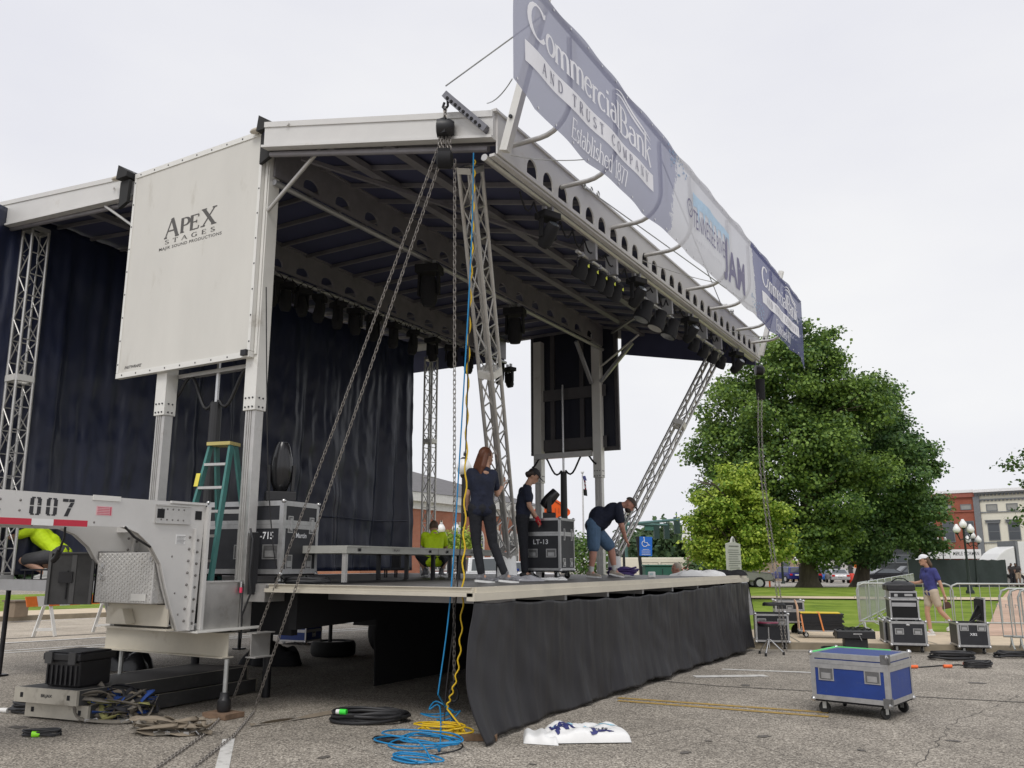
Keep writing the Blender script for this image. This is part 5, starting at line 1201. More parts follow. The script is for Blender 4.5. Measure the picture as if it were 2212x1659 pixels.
def onfb(vf, u0, v0, W, H, name, mat, rot=0):
    vs, fs = vf; xs = [v[0] for v in vs]; ys = [v[1] for v in vs]; a0, a1, b0, b1 = min(xs), max(xs), min(ys), max(ys); o = []
    for v in vs:
        x, y = (v[0]-a0)/(a1-a0)*W, (v[1]-b0)/(b1-b0)*H; u = u0+x*math.cos(rot)-y*math.sin(rot); w = v0+x*math.sin(rot)+y*math.cos(rot)
        p = fbs(u, w); o.append(p+Vector((0, 0, .004))-FH*.004)
    MB().add(o, fs).build(name, mat, t)
def cut(vf, k=3):
    bm = bmesh.new(); V = [bm.verts.new(v) for v in vf[0]]
    for f in vf[1]:
        try: bm.faces.new([V[i] for i in f])
        except ValueError: pass
    bmesh.ops.triangulate(bm, faces=bm.faces[:]); bmesh.ops.subdivide_edges(bm, edges=bm.edges[:], cuts=k, use_grid_fill=True); bm.verts.index_update()
    r = ([tuple(v.co) for v in bm.verts], [tuple(v.index for v in f.verts) for f in bm.faces]); bm.free(); return r
onfb(cut(font_mesh('Tenness', 1)), .46, .30, .2, .16, 'print', M('banner_black_print', (.05, .05, .09), .5), -.15); onfb(cut(font_mesh('ER', 1, .02)), .68, .2, .08, .2, 'print', ink, -.1)
onfb(cut(font_mesh('JAM', .9, .06)), .18, .06, .26, .52, 'print', navy, .25); onfb(cut(font_mesh('JA', .9, .06)), .55, .02, .28, .30, 'print', navy, .1); onfb(cut(font_mesh('Ss', .9, .06)), .1, .5, .1, .4, 'print', navy, -.4)
onfb(cut(band(0, 1, 0, 1, 8)), .12, .55, .26, .05, 'print', M('light_blue_print', (.3, .58, .72), .5), -.5); onfb(cut(band(0, 1, 0, 1, 8)), .50, .62, .42, .04, 'print', M('light_blue_print_2', (.3, .58, .72), .5), -.2)
# ================================================================ things under and left of the stage
a, b, c = at('z', .33, 33, 1482), at('z', .33, 167, 1492), at('z', .33, 527, 1440)
wv = b-a; dv = (c-b).normalized()
steeld = M('platform_edge_metal', (.5, .47, .40), .5, .4, .12, 5, dirt=((.28, .25, .2), .55, 4)); plat = M('platform_black_ply', (.05, .05, .05), .6, 0, .25, 3, dirt=((.12, .11, .1), .6, 3))
for k, (z0, off) in enumerate(((.175, 0), (.02, .08))):
    t = thing('stage_platform', ('top platform of the low stack on the ground, black tool tote on it', 'bottom platform of the low stack on the ground')[k], 'stage platform', (a.x, a.y, z0), 0, 'loose stage platforms stacked on the asphalt')
    o = Vector((a.x, a.y, z0))+dv*off+wv.normalized()*off
    m1 = MB(); n_ = wv.normalized(); m1.obox(o, wv, dv*.03, (0, 0, .15)).obox(o+dv*2.41, wv, dv*.03, (0, 0, .15)).obox(o+dv*.0301, n_*.03, dv*2.379, (0, 0, .15)).obox(o+dv*.0301+wv-n_*.03, n_*.03, dv*2.379, (0, 0, .15))
    m1.build('frame', steeld, t, world=True); MB().obox(o+dv*.0301+wv+n_*.0005, n_*.004, dv*2.379, (0, 0, .149)).build('side_skin', plat, t, world=True); MB().obox(o+dv*.031+n_*.031+Vector((0, 0, .12)), wv-n_*.062, dv*2.37, (0, 0, .032 if k == 0 else .02)).build('deck_board', plat, t, world=True)
    m1 = MB()
    for q in (.1, .85): m1.obox(o+wv*q-dv*.003+Vector((0, 0, .05)), wv*.045, dv*.002, (0, 0, .05))
    m1.build('leg_socket', blk_matte, t, world=True)
    if k == 0:
        m1 = MB(); put_text(m1, font_mesh('BILJAX', 1, .02), o+wv*.44-dv*.004+Vector((0, 0, .055)), wv, (0, 0, 1), .16, .04); m1.build('maker_lettering', ink, t, world=True)
tt = at('z', .335, 128, 1483); 
t = thing('tool_tote', 'large ribbed black plastic tool tote on the platform stack', 'tool box', tt+dv*.22+Vector((0, 0, -.003)), math.atan2(wv.y, wv.x))
m1 = MB(); m1.prism([(-.23, -.2, 0), (.23, -.2, 0), (.25, -.22, .27), (-.25, -.22, .27)], (0, .42, 0)); m1.build('bin', blk, t, bevel=.015)
m1 = MB()
for k in range(7): m1.cbox((-.21+k*.07, -.222, .12), .02, .02, .2)
m1.build('ribs', blk, t); MB().box(-.27, .27, -.25, .24, .272, .345).box(-.24, .24, -.22, .2, .346, .365).build('lid', blk, t, bevel=.02)
for s in (-1, 1): MB().box(s*.17-.05, s*.17+.05, -.268, -.251, .24, .36).build('latch', M('grey_latch_%d' % (s+1), (.06, .06, .06), .5), t)
def heap(name, label, cat, px, py, rx, ry, h, seed, mat, z=0, group=None, amp=.35):
    c = at('z', z, px, py); q = random.Random(seed); ph = [q.random()*6 for _ in range(8)]
    def f(u, v):
        a = u*2*PI; r = v; e = max(0, 1-r**3); k = 1+.16*math.sin(2*a+ph[5])+.1*math.sin(5*a+ph[6]); wob = 1+amp*math.sin(3*a+ph[0])*r+amp*.6*math.sin(7*a+ph[1])*r+amp*.5*math.sin(r*9+ph[2]+2*a)
        return RV*(rx*r*math.cos(a)*k)+FH*(ry*r*math.sin(a)*k)+Vector((0, 0, .004+h*e**.55*wob+.02*math.sin(13*a+ph[3]+9*r)*r*e))
    return tag(_mv(MB().grid(f, 60, 16).build(name, mat, None, 180), c), label, cat, group)
def _mv(o, c): o.location = c; return o
tarpm = M('shiny_black_tarp', (.02, .02, .023), .28, 0, .2, 5, .5, 7)
heap('tarpaulin', 'crumpled black tarpaulin behind the tool tote under the tongue', 'tarp', 255, 1446, .50, .3, .30, 4, tarpm)
heap('tarpaulin', 'dark tarpaulin bundle between the far trailer legs', 'tarp', 425, 1413, .55, .3, .2, 6, tarpm)
heap('tarpaulin', 'dark heap left of the loose tyre under the stage', 'tarp', 588, 1436, .5, .3, .27, 9, blk_matte)
tc_ = at('z', 0, 719, 1416)
t = thing('loose_tyre', 'spare tyre lying flat under the stage', 'tyre', tc_+Vector((0, 0, .0)))
m1 = MB(); tyre(m1, (0, 0, .13), (0, 0, 1), .40, .25); m1.build('tyre', rubber, t, 40); MB().lathe([(.02, .12), (.2, .14), (.22, .22), (.235, .235)], n=24).build('rim', M('grey_wheel_rim', (.3, .3, .3), .4, .6), t, 40)
# barricade on the street
bo = M('barricade_orange', (.85, .2, .03), .5); 
t = thing('a_frame_barricade', 'orange and white striped A-frame barricade on the tan street', 'barricade', at('z', 0, 95, 1378))
cb = at('z', 0, 95, 1377); ce_ = at('z', 0, 222, 1367); bd = (ce_-cb); zt = .84
for e, nm in ((cb, 'leg'), (ce_, 'leg')):
    sd = RV*.20+FH*.08; m1 = MB(); tp = e+Vector((0, 0, zt))
    for s in (-1, 1): m1.bar(e+sd*s+Vector((0, 0, .02)), tp+sd*s*.15, .07, .035, (1, 0, 0))
    m1.bar(e+sd*.82+Vector((0, 0, .17)), e-sd*.82+Vector((0, 0, .17)), .05, .06); m1.build('leg', white, t, world=True)
n = 9; d0 = cb-bd*.35; dl_ = bd*1.55
for k in range(n): 
    w_ = dl_/n; m1 = MB(); m1.obox(d0+w_*k+Vector((0, 0, zt-.16))-Vector((-bd.y, bd.x, 0)).normalized()*.08, w_*.995, Vector((-bd.y, bd.x, 0)).normalized()*.03, Vector((0, 0, .22))-w_*.25); m1.build('board_stripe', bo if k % 2 == 0 else white, t, world=True)
# small pedestal box and bench beyond the stage on the left
pb_ = dp(24, 42, 1250); t = thing('utility_box', 'small brown utility pedestal beyond the tan street', 'utility box', (pb_.x, pb_.y, .14)); MB().box(-.28, .28, -.2, .2, 0, .42).build('body', M('brown_utility_metal', (.22, .17, .12), .7), t, bevel=.02); MB().box(-.32, .32, -.24, .24, .42, .46).build('lid', M('brown_lid', (.16, .12, .09), .7), t)
def low_stand(label, loc, w=.5, extra=False):
    t = thing('low_stand', label, 'stand', loc, .5); MB().box(-w/2, w/2, -.15, .15, .13, .155).build('top', blk_metal, t)
    for x in (-1, 0, 1):
        for y in (-.1, .1): MB().tube((x*w*.42, y, 0), (x*w*.42, y, .13), .014).build('leg', blk_metal, t)
    if extra: MB().cbox((0, 0, .28), .14, .14, .24).build('post_stub', blk_matte, t)
low_stand('low black stand on the rear stage deck at the far left', (-8.2, .7, ZD), .6); low_stand('low black stand with a square stub below the stage riser', at('z', ZD, 855, 1247), .42, True)
# ladder
ld = at('z', 1.39, 462, 1262)
teal = M('teal_fibreglass', (.05, .18, .165), .5, 0, .15, 8)
t = thing('step_ladder', 'teal fibreglass step ladder behind the tongue at the trailer nose', 'ladder', ld, .25)
H_ = 1.62
for s, w0, w1 in ((-1, .24, .14), (1, .22, .13)):
    for q in (-1, 1):
        MB().bar((q*w0, s*.42, 0), (q*w1, s*.05, H_), .03, .075, (0, 1, 0)).build('rail', teal, t)
for k in range(5):
    z = .25+k*.28; f = z/H_; y = -.42+.37*f; w_ = .24+(.14-.24)*f; MB().box(-w_+.01, w_-.01, y-.045, y+.045, z, z+.03).build('step', alu, t)
for z in (.3, .85): f = z/H_; y = .42-.37*f; w_ = .22-.09*f; MB().bar((-w_, y, z), (w_, y, z), .03, .05).build('rear_brace', alu, t)
MB().box(-.16, .16, -.11, .11, H_, H_+.04).build('top_cap', M('yellow_cap', (.5, .42, .15), .5), t)
MB().cbox((-.185, -.205, 1.2), .055, .004, .16, rx=-.23).build('label_sticker', M('yellow_sticker_label', (.7, .6, .08), .6), t)
t = thing('tool_case', 'small blue plastic tool case on the trailer nose ledge', 'tool box', at('y', -.2, 437, 1277), .4); MB().box(-.1, .1, -.06, .06, 0, .06).build('body', M('blue_plastic', (.01, .12, .42), .4), t, bevel=.008); MB().box(-.03, .03, -.07, -.061, .02, .055).build('clasp', white, t)
# risers
r0, r1 = at('z', ZD, 746, 1262), at('z', ZD, 966, 1252.5); ru_ = (r1-r0); ru_.z = 0; ru_.normalize(); rb_ = Vector((-ru_.y, ru_.x, 0))
for k in range(2):
    o = r0+ru_*(2.46*k); t = thing('stage_riser', ('nearer grey-edged riser platform standing on the stage deck', 'farther riser platform reaching behind the leaning truss')[k], 'stage riser', (o.x, o.y, ZD), math.atan2(ru_.y, ru_.x), 'risers joined in a row on the stage')
    MB().box(0, 2.44, 0, .03, .36, .45).box(0, 2.44, .97, 1.0, .36, .45).box(0, .03, .031, .969, .36, .45).box(2.41, 2.44, .031, .969, .36, .45).box(0, 2.44, -.01, .0, .435, .452).build('frame', M('riser_frame_%d' % k, (.46, .46, .42), .5, .4, .1, 4, dirt=((.3, .29, .26), .6, 4)), t)
    MB().box(.031, 2.409, .031, .969, .425, .448).build('board', plat, t)
    for x in (.05, 2.39) if k == 0 else (.8, 2.39):
        for y in (.05, .95): l = MB().box(x-.025, x+.025, y-.025, y+.025, .02, .36).build('leg', alu if (x < 1 and y < 1 and k == 0) else blk_metal, t); MB().cyl((x, y, 0), (0, 0, 1), .035, .018, 10).build('foot', blk_metal, l)
    MB().box(.25, .31, -.013, -.0101, .385, .42).box(2.15, 2.21, -.013, -.0101, .385, .42).build('socket', blk_matte, t)
    m1 = MB(); put_text(m1, font_mesh('BILJAX', 1, .02), (1.12, -.0115, .385), (1, 0, 0), (0, 0, 1), .17, .035); m1.build('maker_lettering', greyink, t)
# small stuff on deck
t = thing('dolly', 'low bright blue plastic dolly by the woman\'s feet', 'dolly', at('z', ZD, 1097, 1250), -.9); MB().cbox((0, 0, .115), .46, .3, .035, ry=-.12).build('deck', M('bright_blue_plastic', (.01, .1, .75), .4), t, bevel=.01)
for x in (-.17, .17):
    for y in (-.1, .1): a_, f_ = MB(), MB(); caster(a_, f_, x, y, .035); w_ = a_.build('caster', rubber, t, 40); f_.build('fork', steel, w_)
heap('plastic_sheet', 'crumpled clear plastic sheet on the deck before the cap-wearing man', 'plastic sheet', 1113, 1256, .34, .12, .06, 3, M('grey_film', (.35, .35, .37), .15), ZD)
heap('plastic_sheet', 'flat white paper sheet on the deck before the LT-13 case', 'plastic sheet', 1195, 1254, .2, .07, .03, 4, white_vinyl, ZD)
heap('plastic_sheet', 'white crumpled sheet on the deck right of the grey-haired head', 'plastic sheet', 1508, 1245, .45, .12, .09, 7, white_vinyl, ZD)
heap('cloth_pile', 'dark cloth pile near the far end of the deck edge', 'cloth', 1560, 1244, .42, .1, .09, 8, blk_matte, ZD)
t = thing('plug_adaptor', 'small white boxy adaptor standing on the deck edge', 'adaptor', at('z', ZD, 1408, 1248), .3); MB().box(-.06, .06, -.05, .05, 0, .1).build('body', white, t, bevel=.015); MB().cbox((.0, -.052, .06), .05, .004, .03).build('face', M('pale_teal', (.5, .65, .65), .5), t)
# wooden offcut at skirt corner
tag(_mv(MB().cbox((0, 0, .03), .34, .09, .05, rz=.5).build('timber_offcut', M('timber_brown', (.16, .10, .06), .9, 0, .3, 15), None), at('z', 0, 1035, 1600)), 'brown timber offcut under the near corner of the skirt', 'timber')
# ================================================================ people
skin = M('skin', (.50, .29, .20), .5, 0, .08, 12, spec=.4); skin2 = M('ruddy_skin', (.52, .26, .19), .5, 0, .1, 12)
def remesh(mb, name, mat, parent, vox=.012, sm=6, f=.5):
    o = mb.build(name+'_src', mat, None); o.location = (0, 0, 0)
    r = o.modifiers.new('r', 'REMESH'); r.mode = 'VOXEL'; r.voxel_size = vox; r.use_smooth_shade = True
    s = o.modifiers.new('s', 'SMOOTH'); s.factor = f; s.iterations = sm
    dg = bpy.context.evaluated_depsgraph_get(); me = bpy.data.meshes.new_from_object(o.evaluated_get(dg)); bpy.data.objects.remove(o)
    me.name = name; me.polygons.foreach_set('use_smooth', [True]*len(me.polygons))
    if not me.materials: me.materials.append(mat)
    me.update(); n = bpy.data.objects.new(name, me); COL.objects.link(n); n.parent = parent; return n
def cap_(mb, a, b, ra, rb, n=14):
    """tapered capsule"""
    a, b = Vector(a), Vector(b); d = b-a; L_ = d.length
    if L_ < 1e-4: return mb
    pr = [(ra*math.sin(t)+1e-4, -ra*math.cos(t)) for t in np.linspace(0, PI/2, 5)]+[(rb*math.cos(t)+1e-4, L_+rb*math.sin(t)) for t in np.linspace(0, PI/2, 5)]
    return mb.lathe(pr, a, d, n)
def person(label, loc, J, shirt, legs, legtype='long', sleeve='short', shoes=None, hair=None, cap=None, sk=None, look=(0, 1, 0), up=(0, 0, 1), girth=1., hairlen=0, gloves=None, shirt_mat=None, belly=0, rot=YAW, vox=.011, ht=1., sock=None, grip=.5, beard=None, base='person'):
    """J: joints in local metres, x = to the right of the view, y = away, z = up"""
    sk = sk or skin; t = thing('person', label, 'person', loc, rot)
    J = {k: Vector(v)*ht for k, v in J.items()}; g = girth
    nk, ch, pv, hd = J['neck'], J['chest'], J['pelvis'], J['head']
    sp = (J['shr']-J['shl']).normalized(); hp_ = (J['hipr']-J['hipl']).normalized()
    lk = Vector(look).normalized(); upv = Vector(up).normalized(); sd = lk.cross(upv).normalized(); upv = sd.cross(lk).normalized()
    HR = Matrix((sd, lk, upv)).transposed()
    b = MB()
    def torso(mb, e, lo=0.):
        for s in (-1, 1):
            cap_(mb, ch+sp*s*.068*g, pv+hp_*s*.055*g+(ch-pv)*.35, .106*g+e, .090*g+e); cap_(mb, pv+hp_*s*.055*g+(ch-pv)*.35, pv+hp_*s*.07*g+(ch-pv)*.08, .090*g+e, .098*g+e)
            cap_(mb, ch+sp*s*.07, (J['shl'] if s < 0 else J['shr'])*.86+ch*.14, .095*g+e, .062+e)
            cap_(mb, pv+hp_*s*.06, pv+hp_*s*.065+(pv-ch).normalized()*(.0+lo*.4), .10*g+e, .10*g+e)
        if belly: fw = sp.cross(ch-pv).normalized()*belly; mb.ell(pv.lerp(ch, .35)+fw, .15*g+e, .15*g+e, .17*g+e)
        mb.ell(pv.lerp(ch, .5), .12*g+e, .10*g+e, .16+e)
    torso(b, 0)
    cap_(b, nk-(hd-nk)*.4, hd, .058, .055)
    b.ell(hd+upv*.015, .074, .094, .108, 18, 14, HR); b.ell(hd-upv*.055+lk*.025, .052, .062, .06, 14, 10, HR)     # skull, jaw
    n0 = hd+lk*.095-upv*.012; cap_(b, n0+upv*.02-lk*.006, n0-upv*.02+lk*.016, .008, .013, 8)
    b.ell(hd+lk*.092-upv*.052, .024, .01, .009, 10, 6, HR); b.ell(hd+lk*.088+upv*.022, .045, .012, .008, 10, 6, HR); b.ell(hd+lk*.082-upv*.085, .024, .02, .018, 10, 6, HR)
    for s in (-1, 1): b.ell(hd+sd*s*.076-upv*.01-lk*.01, .010, .02, .031, 8, 8, HR)
    for s, q in ((-1, 'l'), (1, 'r')):
        cap_(b, J['sh'+q], J['el'+q], .052*g, .040*g); cap_(b, J['el'+q], J['wr'+q], .041*g, .027)
        d = (J['wr'+q]-J['el'+q]).normalized(); hdv = J.get('hd'+q); d2 = (hdv-J['wr'+q]).normalized() if hdv else d
        pn_ = J.get('pn'+q, None); pn_ = pn_.normalized() if pn_ else d2.cross(sp*s).normalized(); ac = d2.cross(pn_).normalized()
        w0 = J['wr'+q]; b.ell(w0+d2*.045, .036, .05, .02, 12, 8, Matrix((ac, d2, pn_)).transposed()); cap_(b, w0-d*.01, w0+d2*.03, .027, .028)
        for k in range(4):
            r0 = w0+d2*.082+ac*(-.03+.02*k); l = (.036, .042, .039, .030)[k]; a1 = d2; a2 = (d2*math.cos(grip)+pn_*math.sin(grip)).normalized(); a3 = (d2*math.cos(grip*2)+pn_*math.sin(grip*2)).normalized()
            p1 = r0+a1*l*.6; p2 = p1+a2*l*.8; cap_(b, r0-a1*.02, p1, .0095, .009, 8); cap_(b, p1, p2, .009, .0085, 8); cap_(b, p2, p2+a3*l*.6, .0085, .0075, 8)
        tb0 = w0+d2*.025-ac*.03; t1 = tb0+(d2*.6-ac*.7+pn_*.4).normalized()*.035; cap_(b, tb0, t1, .013, .011, 8); cap_(b, t1, t1+(d2*.85-ac*.1+pn_*.5).normalized()*.03, .011, .009, 8)
        cap_(b, J['hip'+q], J['kn'+q], .088*g, .055*g); kn, an = J['kn'+q], J['an'+q]; mid = kn.lerp(an, .3); cap_(b, kn, mid, .054*g, .056*g); cap_(b, mid, an, .056*g, .036)
        cap_(b, an, an.lerp(J['to'+q], .6)-Vector((0, 0, .03)), .037, .035)
    body = remesh(b, 'body', sk, t, vox)
    # eyes
    e = MB()
    for s in (-1, 1): e.ell(hd+lk*.086+sd*s*.031+upv*.006, .011, .006, .006, 8, 6, HR)
    e.build('eyes', M_glass('eye', (.03, .02, .02), .2) if 'eye' not in bpy.data.materials else bpy.data.materials['eye'], body, 180)
    c = MB(); torso(c, .018, .05 if sleeve else 0); cap_(c, pv-hp_*.06, pv+hp_*.06, .115*g, .115*g); cap_(c, nk-(hd-nk)*.25, nk.lerp(ch, .3), .066, .08)
    for q in 'lr':
        s_, e_, w_ = J['sh'+q], J['el'+q], J['wr'+q]
        if sleeve == 'short': cap_(c, s_, s_.lerp(e_, .62), .072*g, .066*g)
        else: cap_(c, s_, e_, .07*g, .058*g); cap_(c, e_, e_.lerp(w_, .9), .056, .045)
    q_ = random.Random(hash(label) % 999)
    for k in range(7):   # cloth creases
        a = pv.lerp(ch, q_.uniform(.1, .9)); u_ = q_.uniform(-1, 1); f = sp.cross(ch-pv).normalized()*(.10 if k % 2 else -.10)*g
        cap_(c, a+sp*u_*.10+f, a+sp*(u_*.02)+f*1.05+(ch-pv)*.22, .018, .012, 6)
    remesh(c, 'shirt', shirt, t, vox, 4)
    c = MB()
    for s, q in ((-1, 'l'), (1, 'r')):
        h_, k_, a_ = J['hip'+q], J['kn'+q], J['an'+q]
        cap_(c, pv+hp_*s*.06, h_, .112*g, .108*g)
        if legtype == 'long': cap_(c, h_, k_, .105*g, .073*g); cap_(c, k_, k_.lerp(a_, .93), .072*g, .058*g)
        else: m_ = h_.lerp(k_, legtype); cap_(c, h_, m_, .108*g, .093*g); 
    cap_(c, pv-hp_*.08, pv+hp_*.08, .118*g, .118*g)
    remesh(c, 'trousers' if legtype == 'long' else 'shorts', legs, t, vox, 4)
    for q in 'lr':
        an, to = J['an'+q], J['to'+q]; d = to-an; d.z = 0; d.normalize(); sdv = d.cross(Vector((0, 0, 1))); c = MB()
        z0 = an.z-.085 if 'flat' not in J else 0; hl = an-d*.05; R = Matrix((sdv, d, Vector((0, 0, 1)))).transposed()
        pit = math.atan2((to.z-.0)-(an.z-.055), .16); RR = Matrix((sdv, d*math.cos(pit)+Vector((0, 0, math.sin(pit))), (Vector((0, 0, 1))*math.cos(pit)-d*math.sin(pit)))).transposed()
        fd, fu = RR @ Vector((0, 1, 0)), RR @ Vector((0, 0, 1)); o_ = an-fu*.045
        c.ell(o_-fd*.035, .038, .05, .04, 12, 8, RR); c.ell(o_+fd*.06-fu*.004, .042, .085, .036, 12, 8, RR); c.ell(o_+fd*.13-fu*.012, .044, .055, .028, 12, 8, RR); cap_(c, an+fu*.02, o_, .044, .042)
        s_ = remesh(c, 'shoe', (shoes or blk), t, vox*.9, 3)
        m1 = MB(); m1.prism([o_-fu*.05+fd*y*1.0+sdv*x for x, y in ((.03, -.08), (.042, -.03), (.04, .05), (.048, .12), (.03, .18), (-.03, .18), (-.046, .12), (-.038, .05), (-.042, -.03), (-.03, -.08))], fu*.026); m1.build('sole', rubber if shoes is None else white, s_)
        if sock:
            m1 = MB(); cap_(m1, an, an.lerp(J['kn'+q], .22), .043, .045); m1.build('sock', sock, t, 60)
    if hair:
        c = MB(); c.ell(hd+upv*.03-lk*.018, .083, .098, .104, 18, 12, HR)
        if hairlen:
            for k in range(5): a = (k-2)/2; cap_(c, hd+sd*a*.06-lk*.045+upv*.02, hd+sd*a*.075-lk*(.085)-upv*hairlen*.55, .045, .042); cap_(c, hd+sd*a*.075-lk*(.085)-upv*hairlen*.55, hd+sd*a*.05-lk*.10-upv*hairlen*(1+.1*math.sin(k*2)), .04, .012)
        hh = remesh(c, 'hair', hair, t, vox, 3)
        # keep the face clear: hair sits behind the face plane
        bm = bmesh.new(); bm.from_mesh(hh.data)
        kill = [v for v in bm.verts if (v.co-hd).dot(lk) > .035 and (v.co-hd).dot(upv) < .055]
        bmesh.ops.delete(bm, geom=kill, context='VERTS'); bm.to_mesh(hh.data); bm.free()
    if beard:
        m1 = MB(); m1.ell(hd-upv*.085+lk*.045, .058, .058, .05, 12, 8, HR); m1.build('beard', beard, t, 180)
    if cap:
        m1 = MB(); m1.ell(hd+upv*.045-lk*.005, .088, .106, .085, 18, 12, HR); o = m1.build('cap', cap, t, 180)
        bm = bmesh.new(); bm.from_mesh(o.data); bmesh.ops.delete(bm, geom=[v for v in bm.verts if (v.co-hd).dot(upv) < .028], context='VERTS'); bm.to_mesh(o.data); bm.free()
        c0 = hd+upv*.045+lk*.07; P_ = [c0+sd*.075*math.cos(a)+lk*(.02+.085*math.sin(a))-upv*(.012*math.sin(a)) for a in np.linspace(0, PI, 9)]; MB().prism(P_, upv*-.007).build('peak', cap, o)
    if gloves:
        for q in gloves[1]: m1 = MB(); w0 = J['wr'+q]; hdv = J.get('hd'+q, w0+(w0-J['el'+q])); m1.ell(w0.lerp(hdv, .45), .045, .055, .035, 10, 8); cap_(m1, w0, hdv, .035, .03); m1.build('glove', gloves[0], t, 180)
    return t
navyT = M('dark_navy_tshirt', (.012, .016, .035), .85, 0, .35, 9, 1., 13); blackT = M('black_trousers', (.014, .015, .02), .85, 0, .35, 9, 1., 12); hivis = M('hi_vis_yellow_tshirt', (.62, .86, .01), .7, 0, .1, 6, .9, 12)
denim = M('blue_denim', (.09, .16, .26), .85, 0, .2, 10, .2, 60); greysh = M('grey_shorts_cloth', (.07, .07, .075), .85, 0, .15, 9); purp = M('purple_tshirt', (.045, .05, .2), .8, 0, .2, 8, .9, 13)
auburn = M('auburn_hair', (.13, .045, .02), .5, 0, .5, 60, stretch=(6, 6, .6)); dkhair = M('dark_hair', (.03, .02, .015), .6, 0, .3, 60); greyhair = M('grey_hair', (.42, .36, .29), .6, 0, .3, 50); brnhair = M('brown_hair', (.10, .06, .035), .6, 0, .3, 50)
shoe_g = M('grey_trainers', (.16, .16, .17), .7, 0, .5, 25); shoe_w = M('white_trainers', (.6, .6, .58), .6, 0, .1, 20); capb = M('black_cap', (.02, .02, .022), .8); capg = M('olive_brown_cap', (.07, .055, .045), .85, 0, .3, 20)
sockw = M('white_sock', (.6, .6, .58), .9); redg = M('red_glove', (.45, .01, .02), .7); blkg = M('black_glove', (.02, .02, .02), .7)
# woman by the leaning truss: back turned, weight on the left leg
wl_ = at('z', ZD, 1040, 1259)
person('woman with long auburn hair in dark clothes standing at the near leaning truss', wl_, dict(
    head=(.045, .06, 1.60), neck=(.04, .0, 1.45), chest=(.0, -.02, 1.27), pelvis=(.0, -.02, .93), shl=(-.145, -.02, 1.385), shr=(.14, .06, 1.375),
    ell=(-.185, .0, 1.11), wrl=(-.19, .12, .90), hdl=(-.185, .2, .86), elr=(.19, .18, 1.12), wrr=(.27, .30, 1.26), hdr=(.27, .34, 1.33),
    hipl=(-.085, -.02, .88), hipr=(.09, 0, .88), knl=(-.07, .03, .49), knr=(.14, .06, .49), anl=(.0, .02, .10), anr=(.30, .02, .10), tol=(.10, .05, .03), tor=(.42, .04, .03)),
    navyT, blackT, shoes=shoe_g, hair=auburn, hairlen=.27, look=(.8, .6, -.12), girth=.88, gloves=(blkg, 'l'))
# man in cap with red gloves looking down
ml = at('z', ZD, 1135, 1250.5)
person('slim man in black cap and red gloves looking down beside the LT-13 case', ml, dict(
    head=(.13, .0, 1.60), neck=(.045, .0, 1.46), chest=(.0, .0, 1.27), pelvis=(-.045, .0, .93), shl=(-.035, .19, 1.38), shr=(.03, -.19, 1.38),
    ell=(.06, .22, 1.13), wrl=(.16, .12, .95), hdl=(.2, .05, .87), elr=(.06, -.20, 1.12), wrr=(.18, -.16, .93), hdr=(.22, -.14, .84),
    hipl=(-.05, .09, .88), hipr=(-.05, -.09, .88), knl=(.0, .10, .49), knr=(-.03, -.09, .49), anl=(.04, .11, .10), anr=(-.01, -.09, .10), tol=(.16, .11, .03), tor=(.12, -.1, .03)),
    navyT, blackT, hair=dkhair, cap=capb, look=(.86, -.1, -.62), up=(.5, 0, .8), girth=.98, gloves=(redg, 'lr'), ht=1.0, hairlen=.05)
# man bending to the far truss foot
bl = at('z', ZD, 1277, 1247.5)
person('heavy man in denim shorts and olive cap bending to grip the far truss foot', bl, dict(
    head=(.68, -.02, 1.23), neck=(.56, .0, 1.22), chest=(.40, .0, 1.13), pelvis=(.06, .0, .88), shl=(.47, .19, 1.16), shr=(.47, -.19, 1.14),
    ell=(.56, .18, .88), wrl=(.62, .14, .66), hdl=(.65, .14, .58), elr=(.52, -.20, .85), wrr=(.60, -.08, .62), hdr=(.65, -.02, .56),
    hipl=(.08, .10, .82), hipr=(.05, -.10, .82), knl=(.36, .12, .50), knr=(.04, -.12, .47), anl=(.42, .14, .12), anr=(-.01, -.12, .10), tol=(.54, .14, .03), tor=(.10, -.16, .03)),
    navyT, denim, legtype=.86, shoes=M('beige_trainers', (.38, .33, .27), .7, 0, .3, 25), cap=capg, sk=skin2, look=(.72, -.05, -.72), up=(.75, 0, .66), girth=1.18, beard=dkhair, sock=sockw, grip=.8, belly=.03)
# crouching hi-vis man behind the riser, back to us
cl = at('z', ZD, 935, 1246.5)
person('crouching worker in hi-vis yellow shirt behind the stage riser', cl, dict(
    head=(-.02, .22, .86), neck=(.0, .12, .78), chest=(.0, .03, .62), pelvis=(.02, -.06, .30), shl=(-.16, .06, .72), shr=(.16, .06, .72),
    ell=(-.2, .25, .5), wrl=(-.12, .42, .38), elr=(.2, .25, .5), wrr=(.12, .42, .36),
    hipl=(-.10, -.04, .27), hipr=(.12, -.04, .27), knl=(-.30, .28, .40), knr=(.22, .34, .38), anl=(-.14, .06, .10), anr=(.14, .08, .10), tol=(-.2, .2, .03), tor=(.18, .22, .03)),
    hivis, blackT, legtype=.8, hair=brnhair, look=(-.1, .9, -.5), up=(0, .4, .9), girth=.95, shoes=shoe_g)
